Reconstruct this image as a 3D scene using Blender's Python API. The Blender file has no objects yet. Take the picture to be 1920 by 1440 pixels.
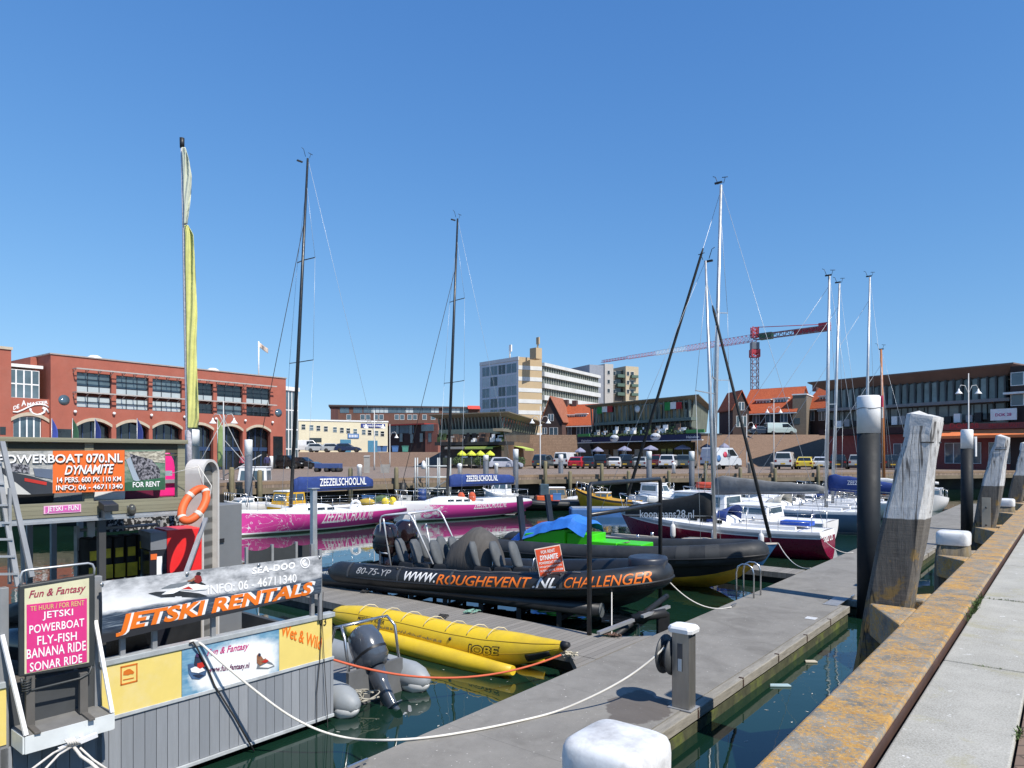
import bpy, bmesh, math, random
from math import sin, cos, pi, radians, sqrt, atan2
from mathutils import Vector, Matrix, noise
random.seed(7)
S = bpy.context.scene
COL = S.collection
# ---------------------------------------------------------------- camera
F, CX, HY, H = 1306.7, 960.0, 855.0, 3.52      # focal length in photo pixels, horizon row, eye height over the water
cd = bpy.data.cameras.new('camera'); cam = bpy.data.objects.new('camera', cd); COL.objects.link(cam)
cam.location = (0, 0, H); cam.rotation_euler = (pi/2, 0, 0)
cd.sensor_width = 36; cd.lens = 36*F/1920; cd.shift_y = (HY-720)/1920
cd.clip_start = 0.05; cd.clip_end = 5000
S.camera = cam
# ---------------------------------------------------------------- sky and sun
EL = radians(51); AZ = (0.70, -0.714)
wd = bpy.data.worlds.new('World'); S.world = wd; wd.use_nodes = True
nt = wd.node_tree; nt.nodes.clear()
sky = nt.nodes.new('ShaderNodeTexSky'); sky.sky_type = 'NISHITA'; sky.sun_disc = False
sky.sun_elevation = EL; sky.sun_rotation = atan2(AZ[0], AZ[1])
sky.altitude = 0; sky.air_density = 1.0; sky.dust_density = 0.0; sky.ozone_density = 10.0
bg = nt.nodes.new('ShaderNodeBackground'); bg.inputs['Strength'].default_value = 0.15
tc = nt.nodes.new('ShaderNodeTexCoord'); mp = nt.nodes.new('ShaderNodeMapping')        # keeps the pale band of the horizon low
mp.inputs['Location'].default_value = (0, 0, .062); mp.inputs['Scale'].default_value = (1, 1, .6)
nt.links.new(tc.outputs['Generated'], mp.inputs[0]); nt.links.new(mp.outputs[0], sky.inputs[0])
wo = nt.nodes.new('ShaderNodeOutputWorld')
sc_ = nt.nodes.new('ShaderNodeSeparateColor'); cc_ = nt.nodes.new('ShaderNodeCombineColor'); nt.links.new(sky.outputs[0], sc_.inputs[0])
for i_, (pw, gain) in enumerate(((1.30, 4.35), (1.0, 3.36), (.70, 3.47))):               # a slightly deeper blue overhead, paler low down
    m0, m1, m2_ = [nt.nodes.new('ShaderNodeMath') for _ in range(3)]; m0.operation = m2_.operation = 'MULTIPLY'; m1.operation = 'POWER'
    nt.links.new(sc_.outputs[i_], m0.inputs[0]); m0.inputs[1].default_value = .2; nt.links.new(m0.outputs[0], m1.inputs[0]); m1.inputs[1].default_value = pw
    nt.links.new(m1.outputs[0], m2_.inputs[0]); m2_.inputs[1].default_value = gain; nt.links.new(m2_.outputs[0], cc_.inputs[i_])
nt.links.new(cc_.outputs[0], bg.inputs[0]); nt.links.new(bg.outputs[0], wo.inputs[0])
sl = bpy.data.lights.new('sun', 'SUN'); sl.energy = 4.3; sl.angle = radians(0.5); sl.color = (1, .93, .83)
sun = bpy.data.objects.new('sun', sl); COL.objects.link(sun)
sd = Vector((AZ[0]*cos(EL), AZ[1]*cos(EL), sin(EL)))
sun.rotation_euler = sd.to_track_quat('Z', 'Y').to_euler(); sun.location = sd*60
S.view_settings.view_transform = 'Standard'; S.view_settings.look = 'None'
S.view_settings.exposure = 0.5; S.view_settings.gamma = 1.0
# ---------------------------------------------------------------- where things stand
VA = math.atan((2011-CX)/F)
UX, UY = sin(VA), cos(VA); VX, VY = -cos(VA), sin(VA)      # u runs along the jetty, v across it
def UV(u, v, z=0.0): return Vector((u*UX+v*VX, u*UY+v*VY, z))
def at(px, py, z):                                       # photo pixel on the level z
    Y = (H-z)*F/(py-HY); return Vector(((px-CX)*Y/F, Y, z))
def dp(px, py, Y): return Vector(((px-CX)*Y/F, Y, H+(HY-py)*Y/F))
RU = atan2(UY, UX)                                       # heading of u
class Fr:                                                # upright plane: local x along it, y behind it
    def __init__(s, o, ang, zb=0.0):
        s.o = Vector((o[0], o[1])); s.a = ang; s.zb = zb
        s.ex = Vector((cos(ang), sin(ang))); s.ey = Vector((-sin(ang), cos(ang)))
    @staticmethod
    def two(p, q, zb=0.0): return Fr(p, atan2(q[1]-p[1], q[0]-p[0]), zb)
    def s(s, px, off=0.0):
        o = s.o+off*s.ey; dx = (px-CX)/F
        return (dx*o.y-o.x)/(s.ex.x-dx*s.ex.y)
    def sz(s, px, py, off=0.0):
        t = s.s(px, off); Y = (s.o+off*s.ey).y+t*s.ex.y
        return t, H+(HY-py)*Y/F-s.zb
    def quad(s, xl, tl, bl, xr, tr, br, off=0.0):          # maps the unit square onto a pixel quad lying in the plane
        s0, z1 = s.sz(xl, tl, off); _, z0 = s.sz(xl, bl, off)
        s1, w1 = s.sz(xr, tr, off); _, w0 = s.sz(xr, br, off)
        def m(x, y):
            a = z0+(z1-z0)*y; b = w0+(w1-w0)*y
            return Vector((s0+(s1-s0)*x, off, a+(b-a)*x))
        return m
    @property
    def loc(s): return (s.o.x, s.o.y, s.zb)
    def w(s, x, y, z): 
        p = s.o+x*s.ex+y*s.ey; return Vector((p.x, p.y, z+s.zb))
# ---------------------------------------------------------------- objects
def props(o, label=None, cat=None, group=None, kind=None):
    if label: o['label'] = label
    if cat: o['category'] = cat
    if group: o['group'] = group
    if kind: o['kind'] = kind
    return o
def T(name, label, cat, loc=(0, 0, 0), rz=0.0, group=None):
    o = bpy.data.objects.new(name, None); COL.objects.link(o)
    o.location = loc; o.rotation_euler = (0, 0, rz); o.empty_display_size = .3
    return props(o, label, cat, group)
def V3(p): return p if isinstance(p, Vector) else Vector(p)
class MB:
    def __init__(s): s.v = []; s.f = []; s.m = []; s.sm = []; s.cm = 0
    def face(s, idx, smooth=False): s.f.append(tuple(idx)); s.m.append(s.cm); s.sm.append(smooth)
    def poly(s, pts):
        b = len(s.v); s.v += [V3(p) for p in pts]; s.face(range(b, b+len(pts))); return s
    def box(s, x0, x1, y0, y1, z0, z1):
        b = len(s.v)
        s.v += [Vector((x, y, z)) for z in (z0, z1) for x, y in ((x0, y0), (x1, y0), (x1, y1), (x0, y1))]
        for q in ((3, 2, 1, 0), (4, 5, 6, 7), (0, 1, 5, 4), (1, 2, 6, 5), (2, 3, 7, 6), (3, 0, 4, 7)): s.face([b+i for i in q])
        return s
    def prism(s, pts, d):                                  # flat outline pushed along d
        n = len(pts); b = len(s.v); d = V3(d)
        s.v += [V3(p) for p in pts]+[V3(p)+d for p in pts]
        s.face(range(b, b+n)); s.face(range(b+2*n-1, b+n-1, -1))
        for i in range(n): j = (i+1) % n; s.face((b+i, b+j, b+n+j, b+n+i))
        return s
    def bar(s, p, q, w, h=None, up=(0, 0, 1)):
        p, q = V3(p), V3(q); h = h or w; d = (q-p).normalized(); up = V3(up)
        if abs(d.dot(up)) > .98: up = Vector((1, 0, 0)) if abs(d.x) < .9 else Vector((0, 1, 0))
        a = d.cross(up).normalized()*w/2; c = a.cross(d).normalized()*h/2
        return s.prism([p-a-c, p+a-c, p+a+c, p-a+c], q-p)
    def rings(s, rings, closed=True, caps=True, smooth=True):
        n = len(rings[0]); b = len(s.v)
        for r in rings: s.v += [V3(p) for p in r]
        for i in range(len(rings)-1):
            for j in range(n if closed else n-1):
                k = (j+1) % n; s.face((b+i*n+j, b+i*n+k, b+(i+1)*n+k, b+(i+1)*n+j), smooth)
        if caps: s.face(range(b+n-1, b-1, -1)); s.face(range(b+(len(rings)-1)*n, b+len(rings)*n))
        return s
    def tube(s, pts, r, n=8, loop=False, caps=True, sq=1.0):
        pts = [V3(p) for p in pts]; m = len(pts)
        rr = r if isinstance(r, (list, tuple)) else [r]*m
        R = []; a = None
        for i in range(m):
            d = (pts[(i+1) % m]-pts[i-1]) if loop else (pts[min(i+1, m-1)]-pts[max(i-1, 0)])
            d = d.normalized() if d.length > 1e-9 else Vector((0, 0, 1))
            if a is None:
                a = Vector((0, 0, 1)) if abs(d.z) < .9 else Vector((1, 0, 0))
            a = (a-d*a.dot(d)).normalized(); c = d.cross(a)
            R.append([pts[i]+(a*cos(2*pi*k/n)*sq+c*sin(2*pi*k/n))*rr[i] for k in range(n)])
        if loop: R.append(R[0]); return s.rings(R, True, False)
        return s.rings(R, True, caps)
    def lathe(s, prof, n=16, c=(0, 0, 0), axis='z'):
        c = V3(c); R = []
        for r, z in prof:
            ring = []
            for k in range(n):
                a = 2*pi*k/n; x, y = r*cos(a), r*sin(a)
                ring.append(c+(Vector((x, y, z)) if axis == 'z' else Vector((x, z, y)) if axis == 'y' else Vector((z, x, y))))
            R.append(ring)
        return s.rings(R)
    def grid(s, fn, nu, nv, smooth=True):
        b = len(s.v)
        for i in range(nu+1):
            for j in range(nv+1): s.v.append(V3(fn(i/nu, j/nv)))
        for i in range(nu):
            for j in range(nv):
                k = b+i*(nv+1)+j; s.face((k, k+1, k+nv+2, k+nv+1), smooth)
        return s
    def ball(s, c, r, n=10, m=7):
        c = V3(c); r = r if isinstance(r, (tuple, list)) else (r, r, r)
        return s.grid(lambda a, b: c+Vector((r[0]*sin(pi*b)*cos(2*pi*a), r[1]*sin(pi*b)*sin(2*pi*a), r[2]*cos(pi*b))), n, m)
    def parts(s):                                          # loose pieces, one MB each
        p = list(range(len(s.v)))
        def fd(i):
            while p[i] != i: p[i] = p[p[i]]; i = p[i]
            return i
        for f in s.f:
            for i in f[1:]: p[fd(i)] = fd(f[0])
        out = {}
        for k, f in enumerate(s.f):
            d = out.setdefault(fd(f[0]), (MB(), {})); mb, mp_ = d
            for i in f:
                if i not in mp_: mp_[i] = len(mb.v); mb.v.append(s.v[i])
            mb.f.append(tuple(mp_[i] for i in f)); mb.m.append(s.m[k]); mb.sm.append(s.sm[k])
        return [d[0] for d in out.values()]
    def each(s, name, *a, **k): return [m.build(name, *a, **k) for m in s.parts()]
    def build(s, name, mats, parent=None, label=None, cat=None, group=None, kind=None, bevel=0, solid=0):
        vs = s.v; loc = None
        if parent is None:
            lo = [min(v[i] for v in vs) for i in range(3)]; hi = [max(v[i] for v in vs) for i in range(3)]
            loc = Vector(((lo[0]+hi[0])/2, (lo[1]+hi[1])/2, lo[2])); vs = [v-loc for v in vs]
        me = bpy.data.meshes.new(name); me.from_pydata([tuple(v) for v in vs], [], s.f)
        for m in (mats if isinstance(mats, (list, tuple)) else [mats]): me.materials.append(m)
        me.polygons.foreach_set('material_index', s.m); me.polygons.foreach_set('use_smooth', s.sm)
        bm = bmesh.new(); bm.from_mesh(me); bmesh.ops.recalc_face_normals(bm, faces=bm.faces); bm.to_mesh(me); bm.free()
        o = bpy.data.objects.new(name, me); COL.objects.link(o)
        if parent: o.parent = parent
        else: o.location = loc
        if bevel:
            b = o.modifiers.new('bevel', 'BEVEL'); b.width = bevel; b.segments = 2; b.limit_method = 'ANGLE'; b.angle_limit = radians(40)
        if solid:
            b = o.modifiers.new('solid', 'SOLIDIFY'); b.thickness = solid; b.offset = 0
        return props(o, label, cat, group, kind)
def lerp(a, b, t): return a+(b-a)*t
# ---------------------------------------------------------------- lettering
_tc = {}
def glyphs(txt, bold, shear, space):
    k = (txt, bold, shear, space)
    if k in _tc: return _tc[k]
    cu = bpy.data.curves.new('t', 'FONT'); cu.body = txt; cu.offset = bold; cu.shear = shear; cu.space_character = space; cu.resolution_u = 3
    ob = bpy.data.objects.new('t', cu); COL.objects.link(ob)
    bpy.context.view_layer.update()
    me = bpy.data.meshes.new_from_object(ob.evaluated_get(bpy.context.evaluated_depsgraph_get()))
    vs = [(v.co.x, v.co.y) for v in me.vertices]; fs = [tuple(p.vertices) for p in me.polygons]
    bpy.data.objects.remove(ob); bpy.data.curves.remove(cu); bpy.data.meshes.remove(me)
    x0 = min(v[0] for v in vs); x1 = max(v[0] for v in vs); y0 = min(v[1] for v in vs); y1 = max(v[1] for v in vs)
    vs = [((x-x0)/(x1-x0), (y-y0)/(y1-y0)) for x, y in vs]
    _tc[k] = (vs, fs); return _tc[k]
def letters(name, txt, fn, m, parent, bold=.012, shear=0, space=1.0, cx=0, cy=0, label=None):
    vs, fs = glyphs(txt, bold, shear, space)
    bm = bmesh.new(); bv = [bm.verts.new((x, y, 0)) for x, y in vs]
    for f in fs:
        try: bm.faces.new([bv[i] for i in f])
        except ValueError: pass
    for n, nor in ((cx, (1, 0, 0)), (cy, (0, 1, 0))):
        for i in range(1, n):
            bmesh.ops.bisect_plane(bm, geom=bm.verts[:]+bm.edges[:]+bm.faces[:], plane_co=Vector(nor)*i/n, plane_no=nor)
    for v in bm.verts: v.co = fn(v.co.x, v.co.y)
    me = bpy.data.meshes.new(name); bm.to_mesh(me); bm.free(); me.materials.append(m)
    o = bpy.data.objects.new(name, me); COL.objects.link(o); o.parent = parent
    if label: o['label'] = label
    return o
# ---------------------------------------------------------------- materials
def c(r, g, b, k=1.0):
    f = lambda x: (x/255/12.92 if x <= 10 else ((x/255+.055)/1.055)**2.4)*k
    return (f(r), f(g), f(b), 1)
def sh(col, k): return (min(col[0]*k, 1), min(col[1]*k, 1), min(col[2]*k, 1), 1)
_mc = {}
class Mt:
    def __init__(s, name):
        s.m = bpy.data.materials.new(name); s.m.use_nodes = True; s.t = s.m.node_tree; s.t.nodes.clear()
        s.out = s.n('ShaderNodeOutputMaterial'); s.b = s.n('ShaderNodeBsdfPrincipled'); s.l(s.b.outputs[0], s.out.inputs[0])
        s.co = s.n('ShaderNodeTexCoord').outputs['Object']
    def n(s, t, **k):
        x = s.t.nodes.new(t)
        for a, b in k.items(): setattr(x, a, b)
        return x
    def l(s, a, b): s.t.links.new(a, b)
    def put(s, inp, val):
        if hasattr(val, 'is_output'): s.l(val, inp)
        else: inp.default_value = val
    def set(s, **k):
        for a, b in k.items(): s.put(s.b.inputs[a.replace('_', ' ')], b)
    def scale(s, v, co=None):
        x = s.n('ShaderNodeVectorMath', operation='MULTIPLY'); s.put(x.inputs[0], co or s.co); x.inputs[1].default_value = v; return x.outputs[0]
    def noise(s, sc, det=5, rough=.6, co=None, dist=0):
        x = s.n('ShaderNodeTexNoise'); s.put(x.inputs['Vector'], co or s.co)
        x.inputs['Scale'].default_value = sc; x.inputs['Detail'].default_value = det; x.inputs['Roughness'].default_value = rough; x.inputs['Distortion'].default_value = dist
        return x.outputs[0]
    def ramp(s, f, *st, interp='LINEAR'):
        x = s.n('ShaderNodeValToRGB'); s.put(x.inputs[0], f); r = x.color_ramp; r.interpolation = interp
        while len(r.elements) < len(st): r.elements.new(.5)
        for e, (p, col) in zip(r.elements, st): e.position = p; e.color = col if not isinstance(col, (int, float)) else (col, col, col, 1)
        return x.outputs[0]
    def mix(s, f, a, b, mode='MIX'):
        x = s.n('ShaderNodeMix', data_type='RGBA', blend_type=mode)
        s.put(x.inputs[0], f); s.put(x.inputs[6], a); s.put(x.inputs[7], b); return x.outputs[2]
    def math(s, op, a, b=0.0):
        x = s.n('ShaderNodeMath', operation=op); s.put(x.inputs[0], a); s.put(x.inputs[1], b); return x.outputs[0]
    def bump(s, h, st=.3, dist=.01):
        x = s.n('ShaderNodeBump'); x.inputs['Strength'].default_value = st; x.inputs['Distance'].default_value = dist
        s.l(h, x.inputs['Height']); s.l(x.outputs[0], s.b.inputs['Normal'])
def mat(name, col, rough=.6, metal=0., var=.16, sc=3., bump=0., bs=40., bd=.005, spec=.5, coat=0., stretch=None, dirt=None, da=.5):
    if name in _mc: return _mc[name]
    m = Mt(name); co = m.scale(stretch) if stretch else m.co
    f = m.noise(sc, 6, .65, co)
    colr = m.ramp(f, (.3, sh(col, 1-var)), (.7, sh(col, 1+var*.7)))
    if dirt:
        d = m.ramp(m.noise(sc*.37, 8, .7, co), (.5, 0.0), (.72, da)); colr = m.mix(d, colr, dirt)
    m.set(Base_Color=colr, Metallic=metal, Specular_IOR_Level=spec, Coat_Weight=coat)
    m.set(Roughness=m.ramp(m.noise(sc*2.3, 4, .6, co), (.3, max(rough-.08, .02)), (.7, min(rough+.1, 1))))
    if bump: m.bump(m.noise(bs, 4, .6, co), bump, bd)
    _mc[name] = m.m; return m.m
S.render.engine = 'CYCLES'; S.cycles.use_denoising = True; S.cycles.max_bounces = 8
# ---- special materials
def m_water():
    m = Mt('harbour_water'); co = m.scale((1, 1, 1))
    pn = m.ramp(m.noise(.08, 3, .5), (.42, 0.15), (.62, 1.0))
    h = m.math('MULTIPLY', m.noise(1.1, 3, .5, co), pn)
    h2 = m.math('MULTIPLY', m.noise(4.5, 2, .5, m.scale((.6, 1, 1))), m.math('MULTIPLY', pn, .22))
    m.set(Base_Color=m.ramp(m.noise(.15, 3), (.3, (.004, .018, .012, 1)), (.7, (.008, .03, .018, 1))), Roughness=.012, IOR=1.5, Specular_IOR_Level=.5)
    m.bump(m.math('ADD', h, h2), .22, .05)
    return m.m
def m_jetty():
    m = Mt('jetty_coating')
    f = m.noise(1.6, 8, .72); sp = m.noise(140, 2, .8)
    col = m.ramp(f, (.3, (.165, .158, .142, 1)), (.7, (.235, .226, .204, 1)))
    col = m.mix(m.ramp(sp, (.45, 0.0), (.75, .55)), col, (.30, .29, .27, 1))
    col = m.mix(m.ramp(m.noise(23, 3, .5), (.715, 0.0), (.73, .8)), col, (.62, .6, .56, 1))   # droppings
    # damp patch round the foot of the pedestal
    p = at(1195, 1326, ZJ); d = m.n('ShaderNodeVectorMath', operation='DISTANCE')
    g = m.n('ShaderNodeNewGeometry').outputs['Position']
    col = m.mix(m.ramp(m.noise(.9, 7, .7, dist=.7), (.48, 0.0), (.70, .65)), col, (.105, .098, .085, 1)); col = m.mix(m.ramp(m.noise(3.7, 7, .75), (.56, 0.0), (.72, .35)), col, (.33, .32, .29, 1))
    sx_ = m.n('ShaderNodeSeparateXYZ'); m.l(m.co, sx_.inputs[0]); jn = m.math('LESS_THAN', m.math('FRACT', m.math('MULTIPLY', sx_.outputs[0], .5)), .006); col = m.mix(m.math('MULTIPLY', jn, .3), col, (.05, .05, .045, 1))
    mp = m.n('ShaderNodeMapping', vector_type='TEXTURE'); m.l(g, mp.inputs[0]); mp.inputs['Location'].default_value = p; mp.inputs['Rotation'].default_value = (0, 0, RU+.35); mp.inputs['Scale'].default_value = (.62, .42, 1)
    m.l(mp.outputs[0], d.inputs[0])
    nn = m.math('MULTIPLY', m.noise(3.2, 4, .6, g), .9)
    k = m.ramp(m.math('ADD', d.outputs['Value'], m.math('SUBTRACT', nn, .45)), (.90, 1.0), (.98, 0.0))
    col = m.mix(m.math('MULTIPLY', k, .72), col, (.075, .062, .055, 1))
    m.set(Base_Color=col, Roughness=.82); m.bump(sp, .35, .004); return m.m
def m_lichen():
    m = Mt('lichen_concrete')
    base = m.ramp(m.noise(5, 8, .75), (.3, (.115, .105, .086, 1)), (.7, (.30, .28, .235, 1)))
    a = m.math('ADD', m.math('MULTIPLY', m.math('ADD', m.math('MULTIPLY', m.noise(3.5, 6, .7), .5), m.math('MULTIPLY', m.noise(10, 8, .8, dist=.3), .5)), .64), m.math('MULTIPLY', m.noise(42, 5, .8), .44))
    o = m.ramp(m.noise(17, 6, .8), (.3, (.33, .15, .02, 1)), (.7, (.58, .34, .075, 1)))
    col = m.mix(m.ramp(a, (.515, 0.0), (.575, .88)), base, o)
    col = m.mix(m.ramp(m.noise(48, 4, .75, dist=.6), (.60, 0.0), (.68, .75)), col, (.55, .52, .47, 1))
    col = m.mix(m.ramp(m.noise(60, 3, .7), (.3, .7), (.36, 0.0)), col, (.09, .085, .08, 1))
    m.set(Base_Color=col, Roughness=.92); m.bump(a, .7, .015); return m.m
def m_slab():
    m = Mt('quay_concrete')
    col = m.mix(m.ramp(m.noise(9, 8, .8), (.35, 0.0), (.7, .6)), m.ramp(m.noise(2.2, 9, .78), (.3, (.205, .197, .165, 1)), (.7, (.43, .415, .365, 1))), (.29, .28, .24, 1))
    col = m.mix(m.ramp(m.noise(90, 3, .8), (.42, 0.0), (.72, .75)), col, (.58, .57, .52, 1)); col = m.mix(m.ramp(m.noise(70, 4, .8), (.32, .75), (.46, 0.0)), col, (.19, .185, .16, 1))
    col = m.mix(m.ramp(m.noise(2.1, 7, .75, dist=.5), (.54, 0.0), (.70, .5)), col, (.30, .27, .10, 1))
    col = m.mix(m.ramp(m.noise(11, 4, .65, dist=.8), (.68, 0.0), (.70, .85)), col, (.7, .7, .68, 1))
    m.set(Base_Color=col, Roughness=.9); m.bump(m.noise(120, 3, .8), .4, .004); return m.m
def m_bricks(name, c1, c2, mortar, sc=(5, 5, 5), w=1.0, h=.5, rot=None, rough=.85):
    if name in _mc: return _mc[name]
    m = Mt(name); x = m.n('ShaderNodeTexBrick'); co = m.scale(sc)
    if rot:
        mp = m.n('ShaderNodeMapping'); m.l(co, mp.inputs[0]); mp.inputs['Rotation'].default_value = rot; co = mp.outputs[0]
    m.l(co, x.inputs['Vector']); x.inputs['Color1'].default_value = c1; x.inputs['Color2'].default_value = c2; x.inputs['Mortar'].default_value = mortar
    x.inputs['Scale'].default_value = 1; x.inputs['Brick Width'].default_value = w; x.inputs['Row Height'].default_value = h; x.inputs['Mortar Size'].default_value = .03
    col = m.mix(m.ramp(m.noise(.6, 7, .7), (.3, .0), (.7, .5)), x.outputs[0], sh(c1, .6))
    m.set(Base_Color=col, Roughness=rough); _mc[name] = m.m; return m.m
def m_planks(name, col, n=7.0, axis=0, gap=.06, var=.35, rough=.8, grain=(1, 30, 30)):
    if name in _mc: return _mc[name]
    m = Mt(name); sp = m.n('ShaderNodeSeparateXYZ'); m.l(m.co, sp.inputs[0])
    t = m.math('MULTIPLY', sp.outputs[axis], n); fl = m.math('FLOOR', t); fr = m.math('FRACT', t)
    wn = m.n('ShaderNodeTexWhiteNoise', noise_dimensions='1D'); m.l(fl, wn.inputs['W'])
    cc = m.ramp(wn.outputs[0], (0, sh(col, 1-var)), (1, sh(col, 1+var*.6)))
    g = m.noise(3, 6, .7, m.scale(grain)); cc = m.mix(m.ramp(g, (.35, 0.0), (.7, .5)), cc, sh(col, .6))
    e = m.math('LESS_THAN', fr, gap); cc = m.mix(e, cc, sh(col, .12))
    m.set(Base_Color=cc, Roughness=rough); m.bump(m.math('SUBTRACT', g, m.math('MULTIPLY', e, 2.0)), .4, .006); _mc[name] = m.m; return m.m
def m_post():                                            # white painted head over dark old timber
    m = Mt('painted_old_timber'); sp = m.n('ShaderNodeSeparateXYZ'); m.l(m.co, sp.inputs[0])
    gr = m.noise(2.2, 9, .75, m.scale((6, 6, .7))); fine = m.noise(6, 6, .7, m.scale((8, 8, 1.2)))
    saw = m.noise(3, 4, .7, m.scale((1.5, 1.5, 24)))
    wood = m.ramp(gr, (.3, (.045, .04, .036, 1)), (.7, (.16, .145, .125, 1)))
    wood = m.mix(m.ramp(saw, (.4, 0.0), (.7, .4)), wood, (.20, .18, .15, 1))
    wood = m.mix(m.ramp(m.math('ADD', m.noise(5, 6, .7), m.math('MULTIPLY', sp.outputs[2], -.16)), (.28, 0.0), (.36, .55)), wood, (.32, .19, .03, 1))
    pt = m.ramp(m.noise(4, 7, .7), (.3, (.44, .445, .44, 1)), (.7, (.66, .66, .645, 1)))
    pt = m.mix(m.ramp(fine, (.50, 0.0), (.62, .75)), pt, (.36, .35, .33, 1))
    pt = m.mix(m.ramp(m.noise(3, 5, .6, m.scale((2.2, 2.2, 1.1)), .8), (.30, .8), (.36, 0.0)), m.mix(m.ramp(gr, (.36, .9), (.42, 0.0)), pt, (.15, .14, .125, 1)), (.24, .225, .20, 1))
    ck_ = m.math('ABSOLUTE', m.math('SUBTRACT', m.noise(1.0, 3, .5, m.scale((5.5, 5.5, .38)), .6), .5)); pt = m.mix(m.ramp(ck_, (.006, .9), (.016, 0.0)), pt, (.07, .065, .06, 1)); wood = m.mix(m.ramp(ck_, (.006, .8), (.014, 0.0)), wood, (.015, .014, .012, 1))
    z = m.math('ADD', sp.outputs[2], m.math('MULTIPLY', m.noise(8, 2, .5, m.scale((1, 1, .1))), .03))
    k = m.ramp(m.math('SUBTRACT', z, PZ-.5), (.5, 0.0), (.512, 1.0))
    m.set(Base_Color=m.mix(k, wood, pt), Roughness=.88); m.bump(m.math('ADD', gr, m.math('MULTIPLY', saw, .12)), .9, .02); return m.m
ZJ, ZQ = .32, 1.92
PZ = 2.12-ZJ*0                                            # height of the paint line above the post's foot (foot at z = 0.6)
PZ = 2.28
WATER = m_water(); JETTY = m_jetty(); LICHEN = m_lichen(); SLAB = m_slab()
PAVE = m_bricks('quay_paving', c(150, 125, 105, .8), c(120, 100, 88, .8), c(80, 70, 60, .6), (4, 4, 4))
WOODGREY = mat('weathered_wood', (.20, .185, .165, 1), .85, sc=2, stretch=(12, 1, 12), bump=.3, bs=25)
WHITE = mat('white_paint', (.78, .79, .79, 1), .45, var=.08, dirt=(.42, .40, .36, 1), da=.35)
WHITEB = mat('bright_white', (.80, .80, .80, 1), .35, var=.04)
BLACK = mat('black_rubber', (.012, .013, .015, 1), .55, var=.3)
TUBEBLK = mat('black_tube_fabric', (.016, .018, .021, 1), .42, var=.35, sc=1.5, dirt=(.06, .06, .06, 1), da=.3)
TUBEGREY = mat('grey_tube_fabric', (.026, .029, .033, 1), .58, spec=.35, var=.3, sc=2, dirt=(.09, .09, .09, 1), da=.35)
PILEBLK = mat('pile_black_coating', (.011, .014, .018, 1), .62, spec=.3, var=.3, sc=1.2, dirt=(.05, .06, .055, 1), da=.4)
STEEL = mat('stainless_steel', (.55, .56, .57, 1), .28, .9, .1)
ALU = mat('aluminium', (.50, .52, .54, 1), .42, .65, .12, dirt=(.3, .3, .29, 1), da=.3)
ALUD = mat('dull_aluminium', (.30, .31, .32, 1), .5, .35, .15)
GLASS = mat('dark_glass', (.015, .02, .024, 1), .05, 0, .3, 1.2, spec=.8)
GLASSB = mat('blue_glass', (.07, .11, .14, 1), .06, 0, .4, .5, spec=.9)
ROPE = mat('white_rope', (.62, .60, .56, 1), .9, var=.2, sc=30)
ROPED = mat('dark_rope', (.03, .03, .03, 1), .9)
ROPEO = mat('orange_rope', c(225, 110, 75, .75), .8)
BLUECOV = mat('blue_canvas', c(38, 66, 135, .8), .8, var=.25, sc=3, bump=.3, bs=6, bd=.03)
BLKCOV = mat('black_canvas', (.016, .018, .02, 1), .8, var=.3, sc=3, bump=.3, bs=6, bd=.03)
GRYCOV = mat('grey_canvas', (.17, .175, .18, 1), .85, var=.3, sc=2.5, bump=.4, bs=5, bd=.04)
ORANGE = mat('orange_sign', c(232, 110, 45, .85), .5, var=.1)
MAGENTA = mat('magenta_paint', c(222, 50, 150, .72), .25, var=.06, coat=.3)
TEXTW = mat('white_lettering', (.80, .80, .80, 1), .5, var=.03)
TEXTO = mat('orange_lettering', c(245, 125, 35, .85), .5, var=.05)
TEXTK = mat('black_lettering', (.012, .012, .012, 1), .6)
TEXTP = mat('pink_lettering', c(205, 50, 130, .8), .6)
# ---------------------------------------------------------------- setting
MB().poly([(-900, -60, 0), (900, -60, 0), (900, 140, 0), (-900, 140, 0)]).build('water', WATER, kind='structure')
# near quay: concrete edge slabs, brick paving behind, wall below
mb = MB(); u = -8.91
for i in range(27):
    L = 3.06; a, b = u+.012, u+L-.012
    mb.prism([UV(a, .79), UV(b, .79), UV(b, .25), UV(a, .25)], (0, 0, .3)); u += L
o = mb.build('quay_edge_slabs', SLAB, kind='structure', bevel=.012); o.location.z = ZQ-.3+random.random()*0
MB().prism([UV(-9, .235, 1.2), UV(75, .235, 1.2), UV(75, -60, 1.2), UV(-9, -60, 1.2)], (0, 0, ZQ-1.204)).build('quay_pavement', PAVE, kind='structure')
MB().prism([UV(-9, 1.18, -1.5), UV(78, 1.18, -1.5), UV(78, .8, -1.5), UV(-9, .8, -1.5)], (0, 0, 3.2)).build('quay_wall', mat('wet_concrete', (.035, .034, .03, 1), .8, var=.4, sc=2, dirt=(.05, .06, .02, 1)), label='dark wet concrete quay wall under the lichen covered kerb', cat='wall')
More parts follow.
